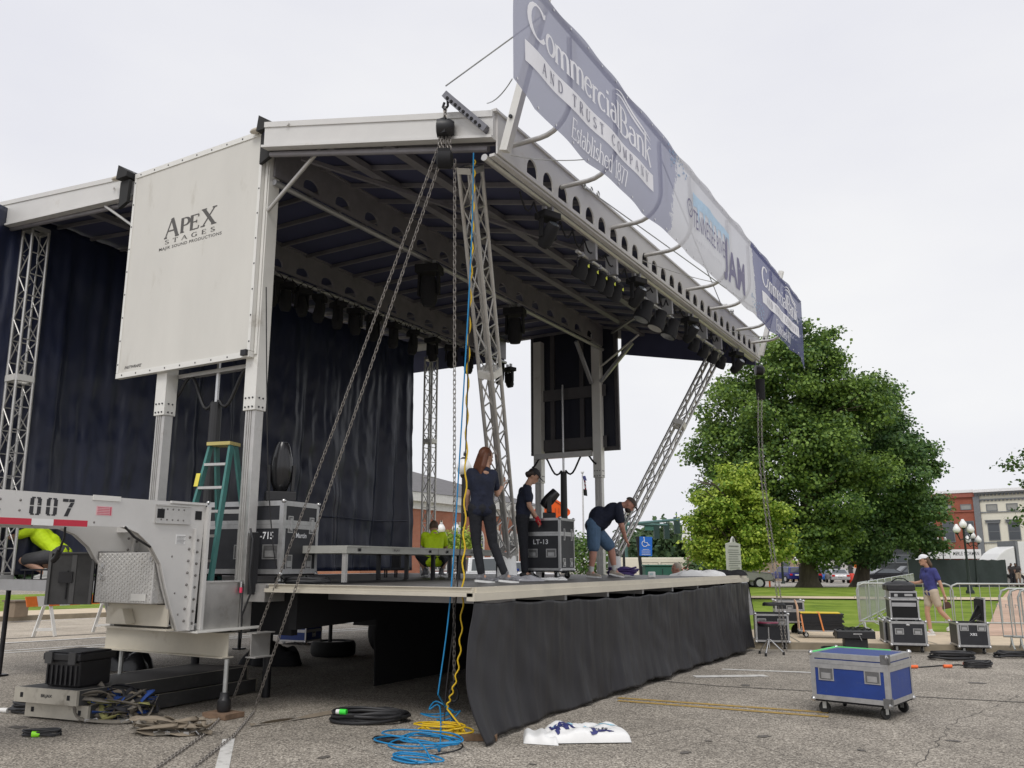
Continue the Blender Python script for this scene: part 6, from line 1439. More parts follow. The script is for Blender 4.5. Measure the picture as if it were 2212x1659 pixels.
# hi-vis man behind the gooseneck reaching left
hl = dp(13.4, 95, 1278); hl.z = 1.387
person('worker in hi-vis yellow shirt and grey shorts crouching under the numbered tongue', hl, dict(
    head=(-.46, .05, .92), neck=(-.34, .02, .82), chest=(-.13, .0, .66), pelvis=(.20, .0, .40), shl=(-.22, .19, .74), shr=(-.20, -.18, .74),
    ell=(-.48, .24, .64), wrl=(-.74, .24, .60), elr=(-.48, -.2, .64), wrr=(-.78, -.2, .62), hdr=(-.87, -.2, .62),
    hipl=(.18, .10, .36), hipr=(.18, -.10, .36), knl=(-.25, .2, .36), knr=(-.30, -.16, .28), anl=(-.02, .16, .10), anr=(.08, -.16, .10), tol=(-.16, .16, .03), tor=(-.06, -.17, .03)),
    hivis, greysh, legtype=.85, hair=brnhair, look=(-.9, .1, -.4), up=(-.3, 0, .95), girth=1.1, shoes=shoe_w, sock=None)
# grey-haired man beyond the deck, only head shows
gl = at('z', ZD, 1462, 1247); gl = dp(17.6, 1462, 1247); gl.z = 0
person('grey-haired man whose head shows above the far deck edge', gl, dict(
    head=(-.0, .0, 1.51), neck=(.05, .0, 1.36), chest=(.07, .0, 1.18), pelvis=(.05, .0, .85), shl=(.05, .18, 1.28), shr=(.09, -.18, 1.28),
    ell=(.06, .22, 1.02), wrl=(-.1, .2, .85), elr=(.1, -.22, 1.02), wrr=(-.08, -.2, .9),
    hipl=(.05, .09, .80), hipr=(.05, -.09, .80), knl=(.04, .1, .45), knr=(.04, -.1, .45), anl=(.05, .1, .1), anr=(.05, -.1, .1), tol=(-.08, .1, .03), tor=(-.08, -.1, .03)),
    navyT, blackT, hair=greyhair, sk=skin2, look=(-1, -.1, -.05), girth=1.08, hairlen=0)
# woman walking on the sidewalk
w2 = at('z', .125, 2016, 1373)
person('woman in white cap, purple t-shirt and tan shorts walking past the stacked cases', w2, dict(
    head=(-.05, .0, 1.56), neck=(.02, .0, 1.42), chest=(.035, .0, 1.22), pelvis=(.05, .0, .90), shl=(.0, .16, 1.34), shr=(.07, -.16, 1.34),
    ell=(-.04, .2, 1.1), wrl=(-.22, .16, 1.08), hdl=(-.29, .15, 1.10), elr=(.16, -.2, 1.08), wrr=(.22, -.2, .84), hdr=(.24, -.2, .76),
    hipl=(.05, .09, .85), hipr=(.06, -.09, .85), knl=(-.04, .09, .48), knr=(.16, -.09, .50), anl=(.0, .09, .09), anr=(.40, -.09, .25), tol=(-.13, .09, .03), tor=(.30, -.09, .14)),
    purp, M('tan_shorts', (.5, .42, .33), .85), legtype=.55, shoes=shoe_w, hair=brnhair, hairlen=.2, cap=M('white_cap', (.75, .75, .78), .7), look=(-1, -.15, -.12), girth=.92)
t = thing('handbag', 'small dark brown bag held by the walking woman', 'bag', dp(19.6, 2043, 1307), .5); MB().prism([(-.09, -.03, -.1), (.14, -.03, -.06), (.08, -.03, .07), (-.03, -.03, .09)], (0, .06, 0)).build('body', M('brown_leather', (.07, .03, .02), .5), t, bevel=.01); MB().path([(-.02, 0, .08), (.0, 0, .15), (.04, 0, .08)], .008, 6).build('strap', M('brown_strap', (.05, .025, .02), .5), t)
# two men by the truck
for k, (px, lab, lx) in enumerate(((2192, 'man in black t-shirt and tan shorts bending forward by the truck at the right edge', 1), (2180, 'dark-clothed man standing behind the bending man by the truck', .2))):
    p = gnd(64, px+2); p.z += .1
    person(lab, p, dict(head=(-.12*lx, -.1, 1.50), neck=(-.03, .0, 1.42), chest=(.0, .0, 1.22), pelvis=(.06, .0, .90), shl=(-.15, .0, 1.34), shr=(.2, .0, 1.34),
        ell=(-.25, -.1, 1.1), wrl=(-.3, -.25, .95), elr=(.25, -.1, 1.1), wrr=(.1, -.28, 1.0), hipl=(-.05, .0, .85), hipr=(.15, .0, .85), knl=(-.06, .0, .48), knr=(.17, .0, .48), anl=(-.05, .05, .1), anr=(.18, .05, .1), tol=(-.05, -.08, .03), tor=(.18, -.08, .03)),
        M('black_shirt_%d' % k, (.03, .025, .025), .8), M('khaki_%d' % k, (.35, .27, .2), .85) if k == 0 else blackT, legtype=.8 if k == 0 else 'long', hair=dkhair, look=(-.4, -.8, -.5), girth=1.1, sk=M('brown_skin_%d' % k, (.16, .09, .06), .5), vox=.02, ht=1.03)
# ================================================================ trees and plants
bark = M('grey_brown_bark', (.085, .07, .05), .95, 0, .35, 5, .8, 14, stretch=(1, 1, .3))
lf_dark = M_leaf('dark_maple_leaf', (.06, .125, .04), (.24, .36, .07)); lf_dark2 = M_leaf('deep_maple_leaf', (.05, .115, .045), (.17, .28, .075)); lf_bright = M_leaf('bright_maple_leaf', (.13, .25, .025), (.52, .62, .10)); lf_mid = M_leaf('mid_green_leaf', (.035, .085, .02), (.12, .21, .035)); lf_far = M_leaf('far_green_leaf', (.05, .095, .045), (.11, .175, .07))
LEAF = np.array([(0, -.5, 0), (.42, -.25, .05), (.5, .15, .0), (.2, .3, .06), (0, .6, 0), (-.2, .3, .06), (-.5, .15, .0), (-.42, -.25, .05)])
def leaves(name, blobs, n, size, mat, parent, seed=1, clump=7, spread=2.4, lobes=0):
    """leaf clumps on and inside ellipsoid blobs [(centre, rx, ry, rz)]"""
    q = np.random.default_rng(seed)
    if lobes:
        nb = []
        for (c, rx, ry, rz) in blobs:
            for _ in range(lobes):
                d = q.normal(size=3); d /= np.linalg.norm(d); k = q.uniform(.22, .36); o = np.array(tuple(c))+d*np.array((rx, ry, rz))*q.uniform(.74, .98); nb.append((o, rx*k, ry*k, min(rx, rz)*k*.75))
            nb.append((c, rx*.6, ry*.6, rz*.6))
        blobs = nb
    vol = np.array([b[1]*b[2]+b[2]*b[3]+b[1]*b[3] for b in blobs]); pick = q.choice(len(blobs), n, p=vol/vol.sum())
    C = np.array([tuple(b[0]) for b in blobs])[pick]; R = np.array([b[1:4] for b in blobs])[pick]
    d = q.normal(size=(n, 3)); d /= np.linalg.norm(d, axis=1)[:, None]; rad = q.uniform(.45, 1.06, (n, 1))**.55
    P_ = C+d*R*rad*(1+.14*np.sin(d[:, :1]*9+d[:, 2:]*7+pick[:, None]))
    K = clump; P2 = np.repeat(P_, K, 0)+q.normal(size=(n*K, 3))*size*spread*np.array([1, 1, .45]); D2 = np.repeat(d, K, 0)
    nr = D2*.55+q.normal(size=(n*K, 3))*.55+np.array([0, 0, .55]); nr /= np.linalg.norm(nr, axis=1)[:, None]
    t = np.cross(nr, q.normal(size=(n*K, 3))); t /= np.linalg.norm(t, axis=1)[:, None]; b = np.cross(nr, t)
    s = size*q.uniform(.6, 1.25, (n*K, 1, 1))
    vs = P2[:, None, :]+s*(LEAF[None, :, 0:1]*t[:, None, :]+LEAF[None, :, 1:2]*b[:, None, :]+LEAF[None, :, 2:3]*nr[:, None, :])
    N_ = n*K; me = bpy.data.meshes.new(name); m = len(LEAF)
    me.vertices.add(N_*m); me.vertices.foreach_set('co', vs.reshape(-1)); me.loops.add(N_*m); me.loops.foreach_set('vertex_index', np.arange(N_*m, dtype=np.int32))
    me.polygons.add(N_); me.polygons.foreach_set('loop_start', np.arange(0, N_*m, m, dtype=np.int32)); me.polygons.foreach_set('loop_total', np.full(N_, m, dtype=np.int32))
    me.materials.append(mat); me.update(calc_edges=True); me.validate(); o = bpy.data.objects.new(name, me); COL.objects.link(o); o.parent = parent; o.matrix_parent_inverse = EW[parent.name]; return o
def trunk(mb, base, top, r0, r1, seed, br=6, spread=3., rise=.5, flare=1.6):
    q = random.Random(seed); base, top = Vector(base), Vector(top); P_ = [base.lerp(top, k/8)+Vector((q.uniform(-.12, .12), q.uniform(-.12, .12), 0))*(k > 0) for k in range(9)]
    rs = [r0*(1-.08*k)*(flare if k == 0 else 1)*(1-k/8)+r1*k/8 for k in range(9)]; P_.insert(1, base.lerp(top, .05)); rs.insert(1, r0*1.05); mb.path(P_, rs, 12)
    for k in range(br):
        t = .35+.6*k/br; o = base.lerp(top, t); a = q.uniform(0, 2*PI); L_ = spread*q.uniform(.6, 1.1); e = o+Vector((math.cos(a)*L_, math.sin(a)*L_, L_*rise*q.uniform(.7, 1.6)))
        m = o.lerp(e, .5)+Vector((0, 0, L_*.12)); rr_ = r0*(1-t)*.6+.04; mb.path([o, m, e], [rr_, rr_*.6, rr_*.25], 7)
        for j in range(3): b_ = a+q.uniform(-.9, .9); mb.path([m, m+Vector((math.cos(b_)*L_*.5, math.sin(b_)*L_*.5, L_*.35*q.random()))], [rr_*.45, .02], 6)
def tree(name, label, base, top, r0, blobs, n, size, mat, seed=1, cat='tree', br=7, spread=3, clump=7, group=None, flare=1.6, sp=2.4, lobes=0):
    t = thing(name, label, cat, base, 0, group); m1 = MB(); trunk(m1, base, top, r0, r0*.25, seed, br, spread, flare=flare); m1.build('trunk', bark, t, 60, world=True); leaves('crown', blobs, n, size, mat, t, seed, clump, sp, lobes); return t
def B(depth, px, py, rpx, rz=None, rd=None): # crown lobe from its place and radius on the photo
    c = dp(depth, px, py); k = depth/FPX; return (c, rpx*k, (rd or rpx*.9)*k, (rz or rpx*.85)*k)
TD = 57
b1 = gnd(TD, 1744)
tree('maple_tree', 'largest dark green maple in the park, trunk standing right of the young tree', b1, dp(TD, 1735, 900), .62,
    [B(TD, 1700, 800, 105), B(TD, 1750, 745, 55, 50), B(TD, 1610, 890, 100), B(TD, 1560, 980, 75, 90), B(TD+1, 1800, 880, 120), B(TD-2, 1710, 950, 130, 110), B(TD, 1600, 1080, 90), B(TD-1, 1740, 1090, 130, 100), B(TD-1, 1690, 1150, 90, 60), B(TD, 1820, 1010, 110), B(TD, 1835, 850, 72, 62), B(TD, 1790, 790, 40, 36), B(TD, 1780, 1165, 80, 55), B(TD+2, 1560, 1150, 65, 55)], 15000, .19, lf_dark, 3, spread=5, br=9, lobes=16, sp=1.6)
b2 = gnd(62, 1856)
tree('maple_tree', 'dark green maple with a dark trunk, right of and behind the largest maple', b2, dp(62, 1870, 940), .55,
    [B(62, 1890, 880, 75), B(62, 1930, 960, 55, 85), B(61, 1880, 1020, 110), B(61, 1960, 1110, 75), B(61, 1900, 1150, 95, 60), B(62, 1985, 1165, 48, 45), B(62, 1990, 985, 42, 26), B(62, 1850, 1180, 60, 45), B(61, 1990, 1080, 42, 35), B(62, 2015, 1010, 20, 20)], 8500, .20, lf_dark2, 5, spread=2.6, br=6, lobes=15, sp=1.6)
b3 = gnd(36, 1578)
tree('young_maple', 'young bright yellow-green maple in front of the large maples', b3, dp(36, 1585, 1060), .16,
    [B(36, 1590, 1040, 42, 42), B(36, 1560, 1105, 62, 58), B(36, 1640, 1100, 55, 55), B(36, 1520, 1150, 45, 45), B(36, 1670, 1160, 42, 45), B(36, 1590, 1170, 80, 58), B(36, 1545, 1195, 45, 35), B(36, 1635, 1200, 45, 32), B(36, 1690, 1185, 25, 30)], 4600, .115, lf_bright, 7, spread=1.6, clump=7, lobes=12, sp=1.4)
b4 = gnd(24, 2330)
tree('maple_tree', 'near tree outside the right edge whose leafy twigs reach into view', b4, dp(24, 2320, 900), .3,
    [B(24, 2360, 960, 80), B(24, 2218, 985, 24, 14), B(24, 2178, 1004, 22, 7), B(24, 2196, 1014, 16, 8), B(24, 2214, 1046, 18, 6), B(24, 2222, 1105, 26, 14), B(24, 2200, 1125, 14, 11), B(24, 2330, 1150, 60), B(24, 2360, 1060, 80)], 620, .10, lf_mid, 9, spread=.6, clump=6, sp=1.5, br=2)
m1 = MB(); 
for (x0, y0, x1, y1) in ((2360, 1010, 2165, 1006), (2360, 1020, 2200, 1046), (2360, 1130, 2200, 1118)): m1.path([dp(24, x0, y0), dp(24, (x0+x1)/2, (y0+y1)/2-8), dp(24, x1, y1)], [.03, .012, .003], 6)
m1.build('branch', bark, bpy.data.objects['maple_tree.002'], 60, world=True)
for k, (px, d, top, r, lab) in enumerate(((1395, 88, 1165, 38, 'leafy tree left of the traffic signals'), (1430, 84, 1150, 42, 'broad leafy tree behind the blue parking sign'), (1472, 86, 1158, 38, 'leafy tree behind the hanging signals'), (1512, 90, 1180, 34, 'leafy tree behind the brown sign'), (1545, 95, 1185, 30, 'leafy tree partly behind the young maple'))):
    b_ = gnd(d, px); tree('background_tree', lab, b_, dp(d, px, top+10), .25, [B(d, px, top+r*.5, r), B(d, px-15, top+r*1.2, r*.9), B(d, px+16, top+r*1.1, r*.95)], 420, .5, lf_far, 20+k, spread=2, clump=6, group='trees across the far street')
def bush(label, depth, px, py, rx, rzp, n, size, mat, seed, name='shrub', white_f=0, group=None):
    b_ = gnd(depth, px); t = thing(name, label, 'shrub', b_, 0, group); m1 = MB()
    for k in range(5): m1.path([b_, b_+Vector((.3*math.cos(k*1.3), .3*math.sin(k*1.3), .9))], [.03, .01], 5)
    m1.build('stems', bark, t, 60, world=True); leaves('foliage', [B(depth, px, py, rx, rzp)], n, size, mat, t, seed, 6)
    if white_f: leaves('flowers', [B(depth, px, py, rx*1.02, rzp*1.02)], white_f, size*.8, white_vinyl, t, seed+1, 2)
bush('white-flowering shrub seen between the LT-13 case and the bending man', 30, 1270, 1205, 36, 42, 260, .10, lf_mid, 41, white_f=110)
bush('green shrub left of the LT-13 case behind the riser', 26, 990, 1172, 22, 20, 160, .10, lf_bright, 42)
bush('low shrub behind the post office lamps', 32, 1236, 1180, 16, 26, 120, .10, lf_mid, 43)
bush('dark hedge clump on the left of the historical marker', 44, 1520, 1222, 22, 14, 200, .16, lf_far, 44)
# distant treeline, too far to count trunks
q = random.Random(4); bl_ = []
for px in list(range(1380, 1640, 24))+list(range(1690, 2010, 24)): bl_.append(B(150, px, 1208+q.uniform(-6, 6), 22, 20))
for px in range(-60, 500, 30): bl_.append(B(120, px, 1224+q.uniform(-6, 6), 26, 22))
t_ = thing('distant_trees', 'far-off line of trees beyond the streets', 'trees'); EW[t_.name] = Matrix.Identity(4); leaves('foliage', bl_, 2600, 1.0, lf_far, t_, 5, 5); bpy.data.objects[t_.name]['kind'] = 'stuff'
for o in t_.children: o['kind'] = 'stuff'
# ================================================================ street furniture
green_m = M('dark_green_iron', (.015, .025, .02), .5, .3, .1, 6); globe_m = M('white_glass_globe', (.78, .78, .78), .35, 0, .03, 3); teal_m = M('teal_mast_paint', (.10, .20, .19), .5, .2)
def globe(mb, c, r, tall=1.25): mb.lathe([(.35*r, -.95*r*tall*.8), (.8*r, -.6*r), (r, -.05*r), (.85*r, .45*r), (.45*r, .85*r*tall), (.05, 1.15*r*tall)], c, n=16)
def lamp(label, base, H, arms, r, name='street_lamp', group=None, finial=False, th=.06, mat=None):
    t = thing(name, label, 'street lamp', base, 0, group); mt = mat or green_m
    MB().lathe([(.2, 0), (.2, .12), (.13, .2), (.11, .6), (th*1.2, .75), (th*.8, H-.5), (th, H-.45)], n=14).build('post', mt, t, 50)
    for a in arms:
        c = RV*a[0]+Vector((0, 0, H+a[1])); 
        if a[0]: MB().path([Vector((0, 0, H-.35)), RV*a[0]*.6+Vector((0, 0, H-.5+a[1]*.5)), RV*a[0]+Vector((0, 0, H+a[1]-r*1.1))], th*.55, 8).build('arm', mt, t, 60)
        else: MB().tube((0, 0, H-.46), (0, 0, H+a[1]-r), th*.8, 8).build('arm', mt, t, 60)
        MB().lathe([(r*.35, -r*1.25), (r*.5, -r*.95), (r*.42, -r*.8)], c, n=12).build('fitter', mt, t, 50); m1 = MB(); globe(m1, c, r); g_ = m1.build('globe', globe_m, t, 180)
        if finial: MB().lathe([(r*.5, r*1.1), (r*.25, r*1.35), (.02, r*1.5), (.03, r*1.7), (.005, r*2.1)], c, n=10).build('finial', mt, g_, 60)
    return t
lamp('lamp post with three large white globes standing on the lawn before the red building', gnd(43, 2089)+Vector((0, 0, .1)), 3.1, ((0, .33), (-.35, .08), (.35, .08)), .19)
lamp('three-globe lamp post farther back before the white building', gnd(62, 2107), 3.45, ((0, .25), (-.4, -.05), (.4, -.05)), .22)
lamp('twin lantern lamp post half behind the green fence', gnd(74, 2039), 3.9, ((-.33, 0), (.33, 0)), .13, th=.05)
lamp('lamp with a big white globe and finial behind the long-haired woman', gnd(27, 1000), 4.55, ((0, .1),), .26, finial=True, th=.09, mat=blk_metal)
lamp('twin-lantern lamp post before the arched window of the brick hall', gnd(40, 968), 3.2, ((-.35, 0), (.35, 0)), .2, finial=True, th=.05, mat=blk_metal)
lamp('lamp with two finials seen beside the bending man\'s cap', gnd(42, 1348), 4.1, ((-.17, 0), (.25, .05)), .2, finial=True, mat=blk_metal)
lamp('small lantern lamp by the parked blue car', gnd(85, 1689), 3.2, ((0, 0),), .3, th=.1)
lamp('twin lantern lamp between the tree trunk and the black SUV', gnd(88, 1726), 2.3, ((-.35, 0), (.35, 0)), .25, th=.08)
m1 = MB()
# traffic mast
mb_ = gnd(60, 1350); t = thing('traffic_signal_mast', 'teal signal mast with two long arms beyond the stage', 'traffic signal', mb_)
top = dp(60, 1350, 1118)
MB().tube(mb_, top, .22, 12, .16).build('mast', teal_m, t, 60, world=True)
for (x0, y0, x1, y1, d1) in ((1352, 1131, 1442, 1134, 60), (1352, 1133, 1500, 1119, 55)): MB().tube(dp(60, x0, y0), dp(d1, x1, y1), .12, 10, .08).build('arm', teal_m, t, 60, world=True)
for px, py, d in ((1418, 1134, 60), (1440, 1134, 60), (1462, 1122, 57)):
    c = dp(d, px, py+13); s_ = MB().cbox(c, .38, .3, 1.1, rz=YAW).build('signal_head', M('signal_green_%d' % px, (.02, .05, .045), .5), t, world=True); MB().tube(c+Vector((0, 0, .55)), c+Vector((0, 0, .9)), .04).build('hanger', teal_m, t, world=True)
MB().cbox(dp(60, 1405, 1139), .8, .05, .45, rz=YAW).build('street_sign', M('green_sign', (.05, .15, .12), .6), t, world=True)
# signs
def post(mb, b_, h, r=.03): mb.tube(b_, b_+Vector((0, 0, h)), r, 8)
def facing(c): d = (Vector((CAM.x, CAM.y, 0))-Vector((c.x, c.y, 0))).normalized(); return Vector((-d.y, d.x, 0)), d
def signpost(name, label, depth, px, H, cat='sign', post_mat=None, r=.03, tiltx=0):
    b_ = gnd(depth, px); t = thing(name, label, cat, b_); MB().tube((0, 0, 0), (tiltx*RV.x, tiltx*RV.y, H), r, 8).build('post', post_mat or steel, t, 60); return t, b_
hb_ = M('sign_blue', (.01, .13, .55), .5); 
t, b_ = signpost('parking_sign', 'blue disabled parking sign on a dark post behind the deck', 27, 1392, 2.45, post_mat=blk_metal, r=.06, tiltx=-.2)
c = dp(27, 1395, 1180)-b_; MB().cbox(c, .40, .02, .60, rz=YAW, ry=.04).build('plate', hb_, t)
fo = c-FH*.015; m1 = MB(); w_ = .012
def L2(a, b): m1.bar(fo+RV*a[0]+Vector((0, 0, a[1])), fo+RV*b[0]+Vector((0, 0, b[1])), .004, .022, FH)
ang_ = [(-.02+.09*math.cos(a), .06+.09*math.sin(a)) for a in np.linspace(1.9, 5.9, 14)]
m1.path([fo+RV*(x-.01)+Vector((0, 0, z+.02)) for x, z in ang_], .011, 5); m1.path([fo+RV*x+Vector((0, 0, z)) for x, z in ((-.05, .25), (-.04, .12), (.05, .11), (.09, .02), (.13, .04))], .013, 5); m1.ell(fo-RV*.055+Vector((0, 0, .27)), .02, .006, .02, 8, 6)
for z in (-.10, -.15, -.21, -.26): m1.cbox(fo+Vector((0, 0, z)), .28 if z != -.10 else .2, .004, .012, rz=YAW)
m1.build('wheelchair_symbol', whiteink, t, 60)
t, b_ = signpost('route_sign', 'white highway shield sign reading 641 below a south arrow plate', 46, 1485, 3.3)
c = dp(46, 1486, 1165)-b_; sh = [(-.3, .25), (-.22, .3), (0, .26), (.22, .3), (.3, .25), (.33, .05), (.3, -.15), (.16, -.27), (0, -.31), (-.16, -.27), (-.3, -.15), (-.33, .05)]
MB().prism([c+RV*x+Vector((0, 0, z)) for x, z in sh], FH*.02).build('shield', white_vinyl, t); m1 = MB(); put_text(m1, font_mesh('641', .9, .03), c-RV*.26-FH*.006+Vector((0, 0, -.17)), RV, (0, 0, 1), .52, .33); m1.build('route_number', ink, t)
c2_ = c+Vector((0, 0, .52)); p2_ = MB().cbox(c2_, .55, .02, .36, rz=YAW).build('direction_plate', white_vinyl, t); m1 = MB(); put_text(m1, font_mesh('S', 1, .02), c2_-RV*.2-FH*.015-Vector((0, 0, .1)), RV, (0, 0, 1), .12, .2); m1.bar(c2_+RV*.2-FH*.014, c2_+RV*.02-FH*.014, .004, .04, FH); m1.prism([c2_-RV*.02-FH*.014, c2_+RV*.06-FH*.014+Vector((0, 0, .08)), c2_+RV*.06-FH*.014-Vector((0, 0, .08))], FH*.003); m1.build('arrow', ink, p2_)
t, b_ = signpost('brown_sign', 'brown heritage trail sign below and right of the route shield', 44, 1494, 1.75)
c = dp(44, 1494, 1208)-b_; brn = M('sign_brown', (.13, .08, .045), .6); MB().cbox(c, .50, .02, .78, rz=YAW).build('plate', brn, t); m1 = MB()
for z in (-.36, .05, .36): m1.cbox(c-FH*.014+Vector((0, 0, z)), .44, .004, .02, rz=YAW)
for z in (-.05, -.12, -.19): m1.cbox(c-FH*.014+Vector((0, 0, z)), .3, .004, .03, rz=YAW)
m1.cbox(c-FH*.014+Vector((0, 0, .18)), .3, .004, .08, rz=YAW); m1.build('sign_print', M('cream_print', (.6, .55, .42), .6), t)
t, b_ = signpost('historical_marker', 'grey cast historical marker with crest on a post at the lawn edge', 29, 1588, 1.3, post_mat=alu_dark, r=.05)
mk = M('marker_silver', (.48, .48, .45), .55, .2, .05, 6); a0 = dp(28.6, 1571, 1205)-b_; a1 = dp(29.4, 1601, 1210)-b_; av = (a1-a0); av.z = 0; nv = Vector((av.y, -av.x, 0)).normalized(); o = Vector((a0.x, a0.y, 1.21-b_.z))
W_ = av.length; au = av.normalized(); pr_ = [(0, 0), (W_, 0), (W_, 1.05), (W_*.66, 1.10), (W_*.6, 1.22), (W_*.5, 1.3), (W_*.4, 1.22), (W_*.34, 1.10), (0, 1.05)]
pl_ = MB().prism([o+au*x+Vector((0, 0, z)) for x, z in pr_], -nv*.05).build('plaque', mk, t); m1 = MB()
for k in range(11): m1.obox(o+au*W_*(.08+.03*(k % 3))+nv*.003+Vector((0, 0, .08+k*.075)), au*W_*(.82-.05*(k % 4)), nv*.004, (0, 0, .022))
m1.obox(o+au*W_*.15+nv*.003+Vector((0, 0, .95)), au*W_*.7, nv*.004, (0, 0, .04)); m1.build('raised_lettering', M('marker_dark', (.14, .14, .13), .6), pl_); MB().lathe([(.01, 0), (.07, 0), (.06, .01)], o+au*W_*.5+nv*.001+Vector((0, 0, 1.18)), nv, 14).build('crest', M('crest_dark', (.15, .15, .15), .5), pl_)
orl = M('fluorescent_orange', (.95, .13, .01), .5, 0, .03)
b_ = gnd(24, 1207); t = thing('road_work_sign', 'large orange diamond road work sign behind the LT-13 case', 'sign', b_); c = dp(24, 1192, 1107)-b_; s_ = .96
o = MB().prism([c+RV*s_+Vector((0, 0, 0)), c+Vector((0, 0, s_*.62)), c-RV*s_, c-Vector((0, 0, s_*.62))] if False else [c+RV*x*.56+Vector((0, 0, z*.66)) for x, z in ((.93, -.05), (.93, .08), (.5, .42), (.1, .62), (-.1, .62), (-.5, .42), (-.93, .08), (-.93, -.05), (-.4, -.5), (.4, -.5))], FH*.01).build('plate', orl, t)
m1 = MB()
for s in (-1, 1): m1.bar(c-FH*.01+RV*s*.47+Vector((0, 0, .05)), c-FH*.01+RV*s*.07+Vector((0, 0, .34)), .01, .02, FH)

for k in (-.22, -.15, -.04, .1, .2): m1.bar(c+RV*k-FH*.01+Vector((0, 0, -.02)), c+RV*k-FH*.01+Vector((0, 0, .12)), .006, .022, FH)
m1.build('black_border', ink, o); MB().tube((0, 0, 0), c-Vector((0, 0, .45)), .04).build('stand', blk_metal, t)
# flag
b_ = gnd(62, 1262); t = thing('flagpole', 'white flagpole with a drooping striped flag and a dark flag below', 'flagpole', b_); tp = dp(62, 1258, 1020); MB().tube(b_, tp, .08, 10, .05).ell(tp, .12, .12, .12).build('pole', M('white_pole', (.7, .7, .72), .4), t, 60, world=True)
fr_, fw_ = M('flag_red', (.42, .06, .09), .8), M('flag_white', (.65, .63, .66), .8)
for k in range(7):
    def ff(u, v, k=k): return dp(62, 1257+2+u*4+v*3+k*.4+math.sin(v*7)*1, 1030+k*4.0+v*4.2)+FH*math.sin(u*9)*.1
    MB().grid(ff, 4, 4).build('flag_stripe', fr_ if k % 2 == 0 else fw_, t, 180, world=True)
MB().grid(lambda u, v: dp(61.9, 1258+u*7+v*3, 1028+v*10)+FH*math.sin(u*7)*.1, 4, 4).build('flag_canton', M('flag_blue', (.08, .09, .25), .8), t, 180, world=True)
MB().grid(lambda u, v: dp(62, 1260+u*8+v*1, 1056+v*14+u*2)+FH*math.sin(u*7)*.1, 5, 5).build('lower_flag', blk_matte, t, 180, world=True)
# generator trailer, green cabinet
crm = M('cream_enclosure', (.72, .67, .56), .5, 0, .04, 3); b_ = gnd(46, 1405); t = thing('generator_trailer', 'long cream generator trailer with red hexagon logo beyond the deck', 'generator', b_, YAW)
k_ = 46/FPX; W_ = 168*k_; zt = 1.64+10*k_; MB().box(-W_/2, W_/2, -.9, .9, .55, zt).build('enclosure', crm, t, bevel=.04); m1 = MB()
for x0, x1 in ((-.35, .12), (.2, .68)): m1.box(x0*W_/2-.02, x0*W_/2, -.915, -.901, .7, zt-.25).box(x1*W_/2, x1*W_/2+.02, -.915, -.901, .7, zt-.25).box(x0*W_/2, x1*W_/2, -.915, -.901, zt-.27, zt-.25)
m1.build('door_gap', M('gap_grey', (.2, .19, .17), .7), t); m1 = MB()
for x in (-.12, .3): m1.cyl((x*W_/2, -.9, zt-.42), (0, -1, 0), .06, .02)
m1.build('catch', blk, t); m1 = MB()
for i in range(6):
    for j in range(4): m1.box(W_/2*.42+i*.1, W_/2*.42+i*.1+.06, -.91, -.901, .9+j*.12, .97+j*.12)
m1.build('vent_holes', blk_matte, t)
m1 = MB().prism([(W_*.40+.22*math.cos(a+PI/6)*1.1, -.905, zt-.8+.34*math.sin(a+PI/6)) for a in np.linspace(0, 2*PI, 7)[:-1]], (0, -.01, 0)); l_ = m1.build('logo', M('logo_red', (.6, .03, .03), .5), t); MB().box(W_*.40-.12, W_*.40+.12, -.922, -.916, zt-.66, zt-.58).box(W_*.40-.04, W_*.40+.04, -.922, -.916, zt-1.0, zt-.6601).build('logo_letter', white_vinyl, l_)
for x in (-.8, .5): m1 = MB(); tyre(m1, (x, -.85, .36), (0, 1, 0), .36, .2); w_ = m1.build('wheel', rubber, t, 40); MB().cyl((x, -.96, .36), (0, -1, 0), .2, .02).build('rim', chrome, w_)
MB().box(-W_/2, W_/2, -.8, .8, .42, .53).build('frame', blk_metal, t)
b_ = gnd(26, 1427); t = thing('electrical_cabinet', 'dark green cabinet behind the deck edge', 'cabinet', b_, YAW); MB().box(-.52, .52, -.3, .3, 0, 1.52).box(-.55, .55, -.33, .33, 1.521, 1.57).build('body', M('cabinet_green', (.02, .10, .075), .5), t, bevel=.02); MB().box(-.01, .01, -.306, -.301, .1, 1.45).box(.05, .09, -.33, -.301, .7, .9).build('door_seam', blk_matte, t)
# crowd barriers
bar_m = M('galvanised_barrier', (.42, .44, .42), .45, .5, .12, 8)
def barrier(): 
    t = thing('crowd_barrier', 'x', 'barrier'); Lb = 1.0; zb, zt_ = .22, 1.05
    fr = [(-Lb, 0, zb), (-Lb, 0, zt_-.15), (-Lb+.05, 0, zt_-.04), (-Lb+.15, 0, zt_), (Lb-.15, 0, zt_), (Lb-.05, 0, zt_-.04), (Lb, 0, zt_-.15), (Lb, 0, zb)]
    MB().path(fr, .02, 8, closed=True).build('frame', bar_m, t, 60); 
    for k in range(9): MB().tube((-Lb+.2*(k+1), 0, zb), (-Lb+.2*(k+1), 0, zt_), .0085, 6).build('bar', bar_m, t, 60)
    for s in (-1, 1): MB().path([(s*(Lb-.12), -.25, .012), (s*(Lb-.12), -.06, .1), (s*(Lb-.12), 0, zb), (s*(Lb-.12), .06, .1), (s*(Lb-.12), .25, .012)], .015, 6).build('foot', bar_m, t, 60); MB().path([(s*Lb, 0, .75), (s*(Lb+.06), 0, .78), (s*(Lb+.06), 0, .72)], .008, 6).build('hook', bar_m, t)
    return t
bt = barrier(); GB = 'crowd barriers around the lawn'; bt['group'] = GB
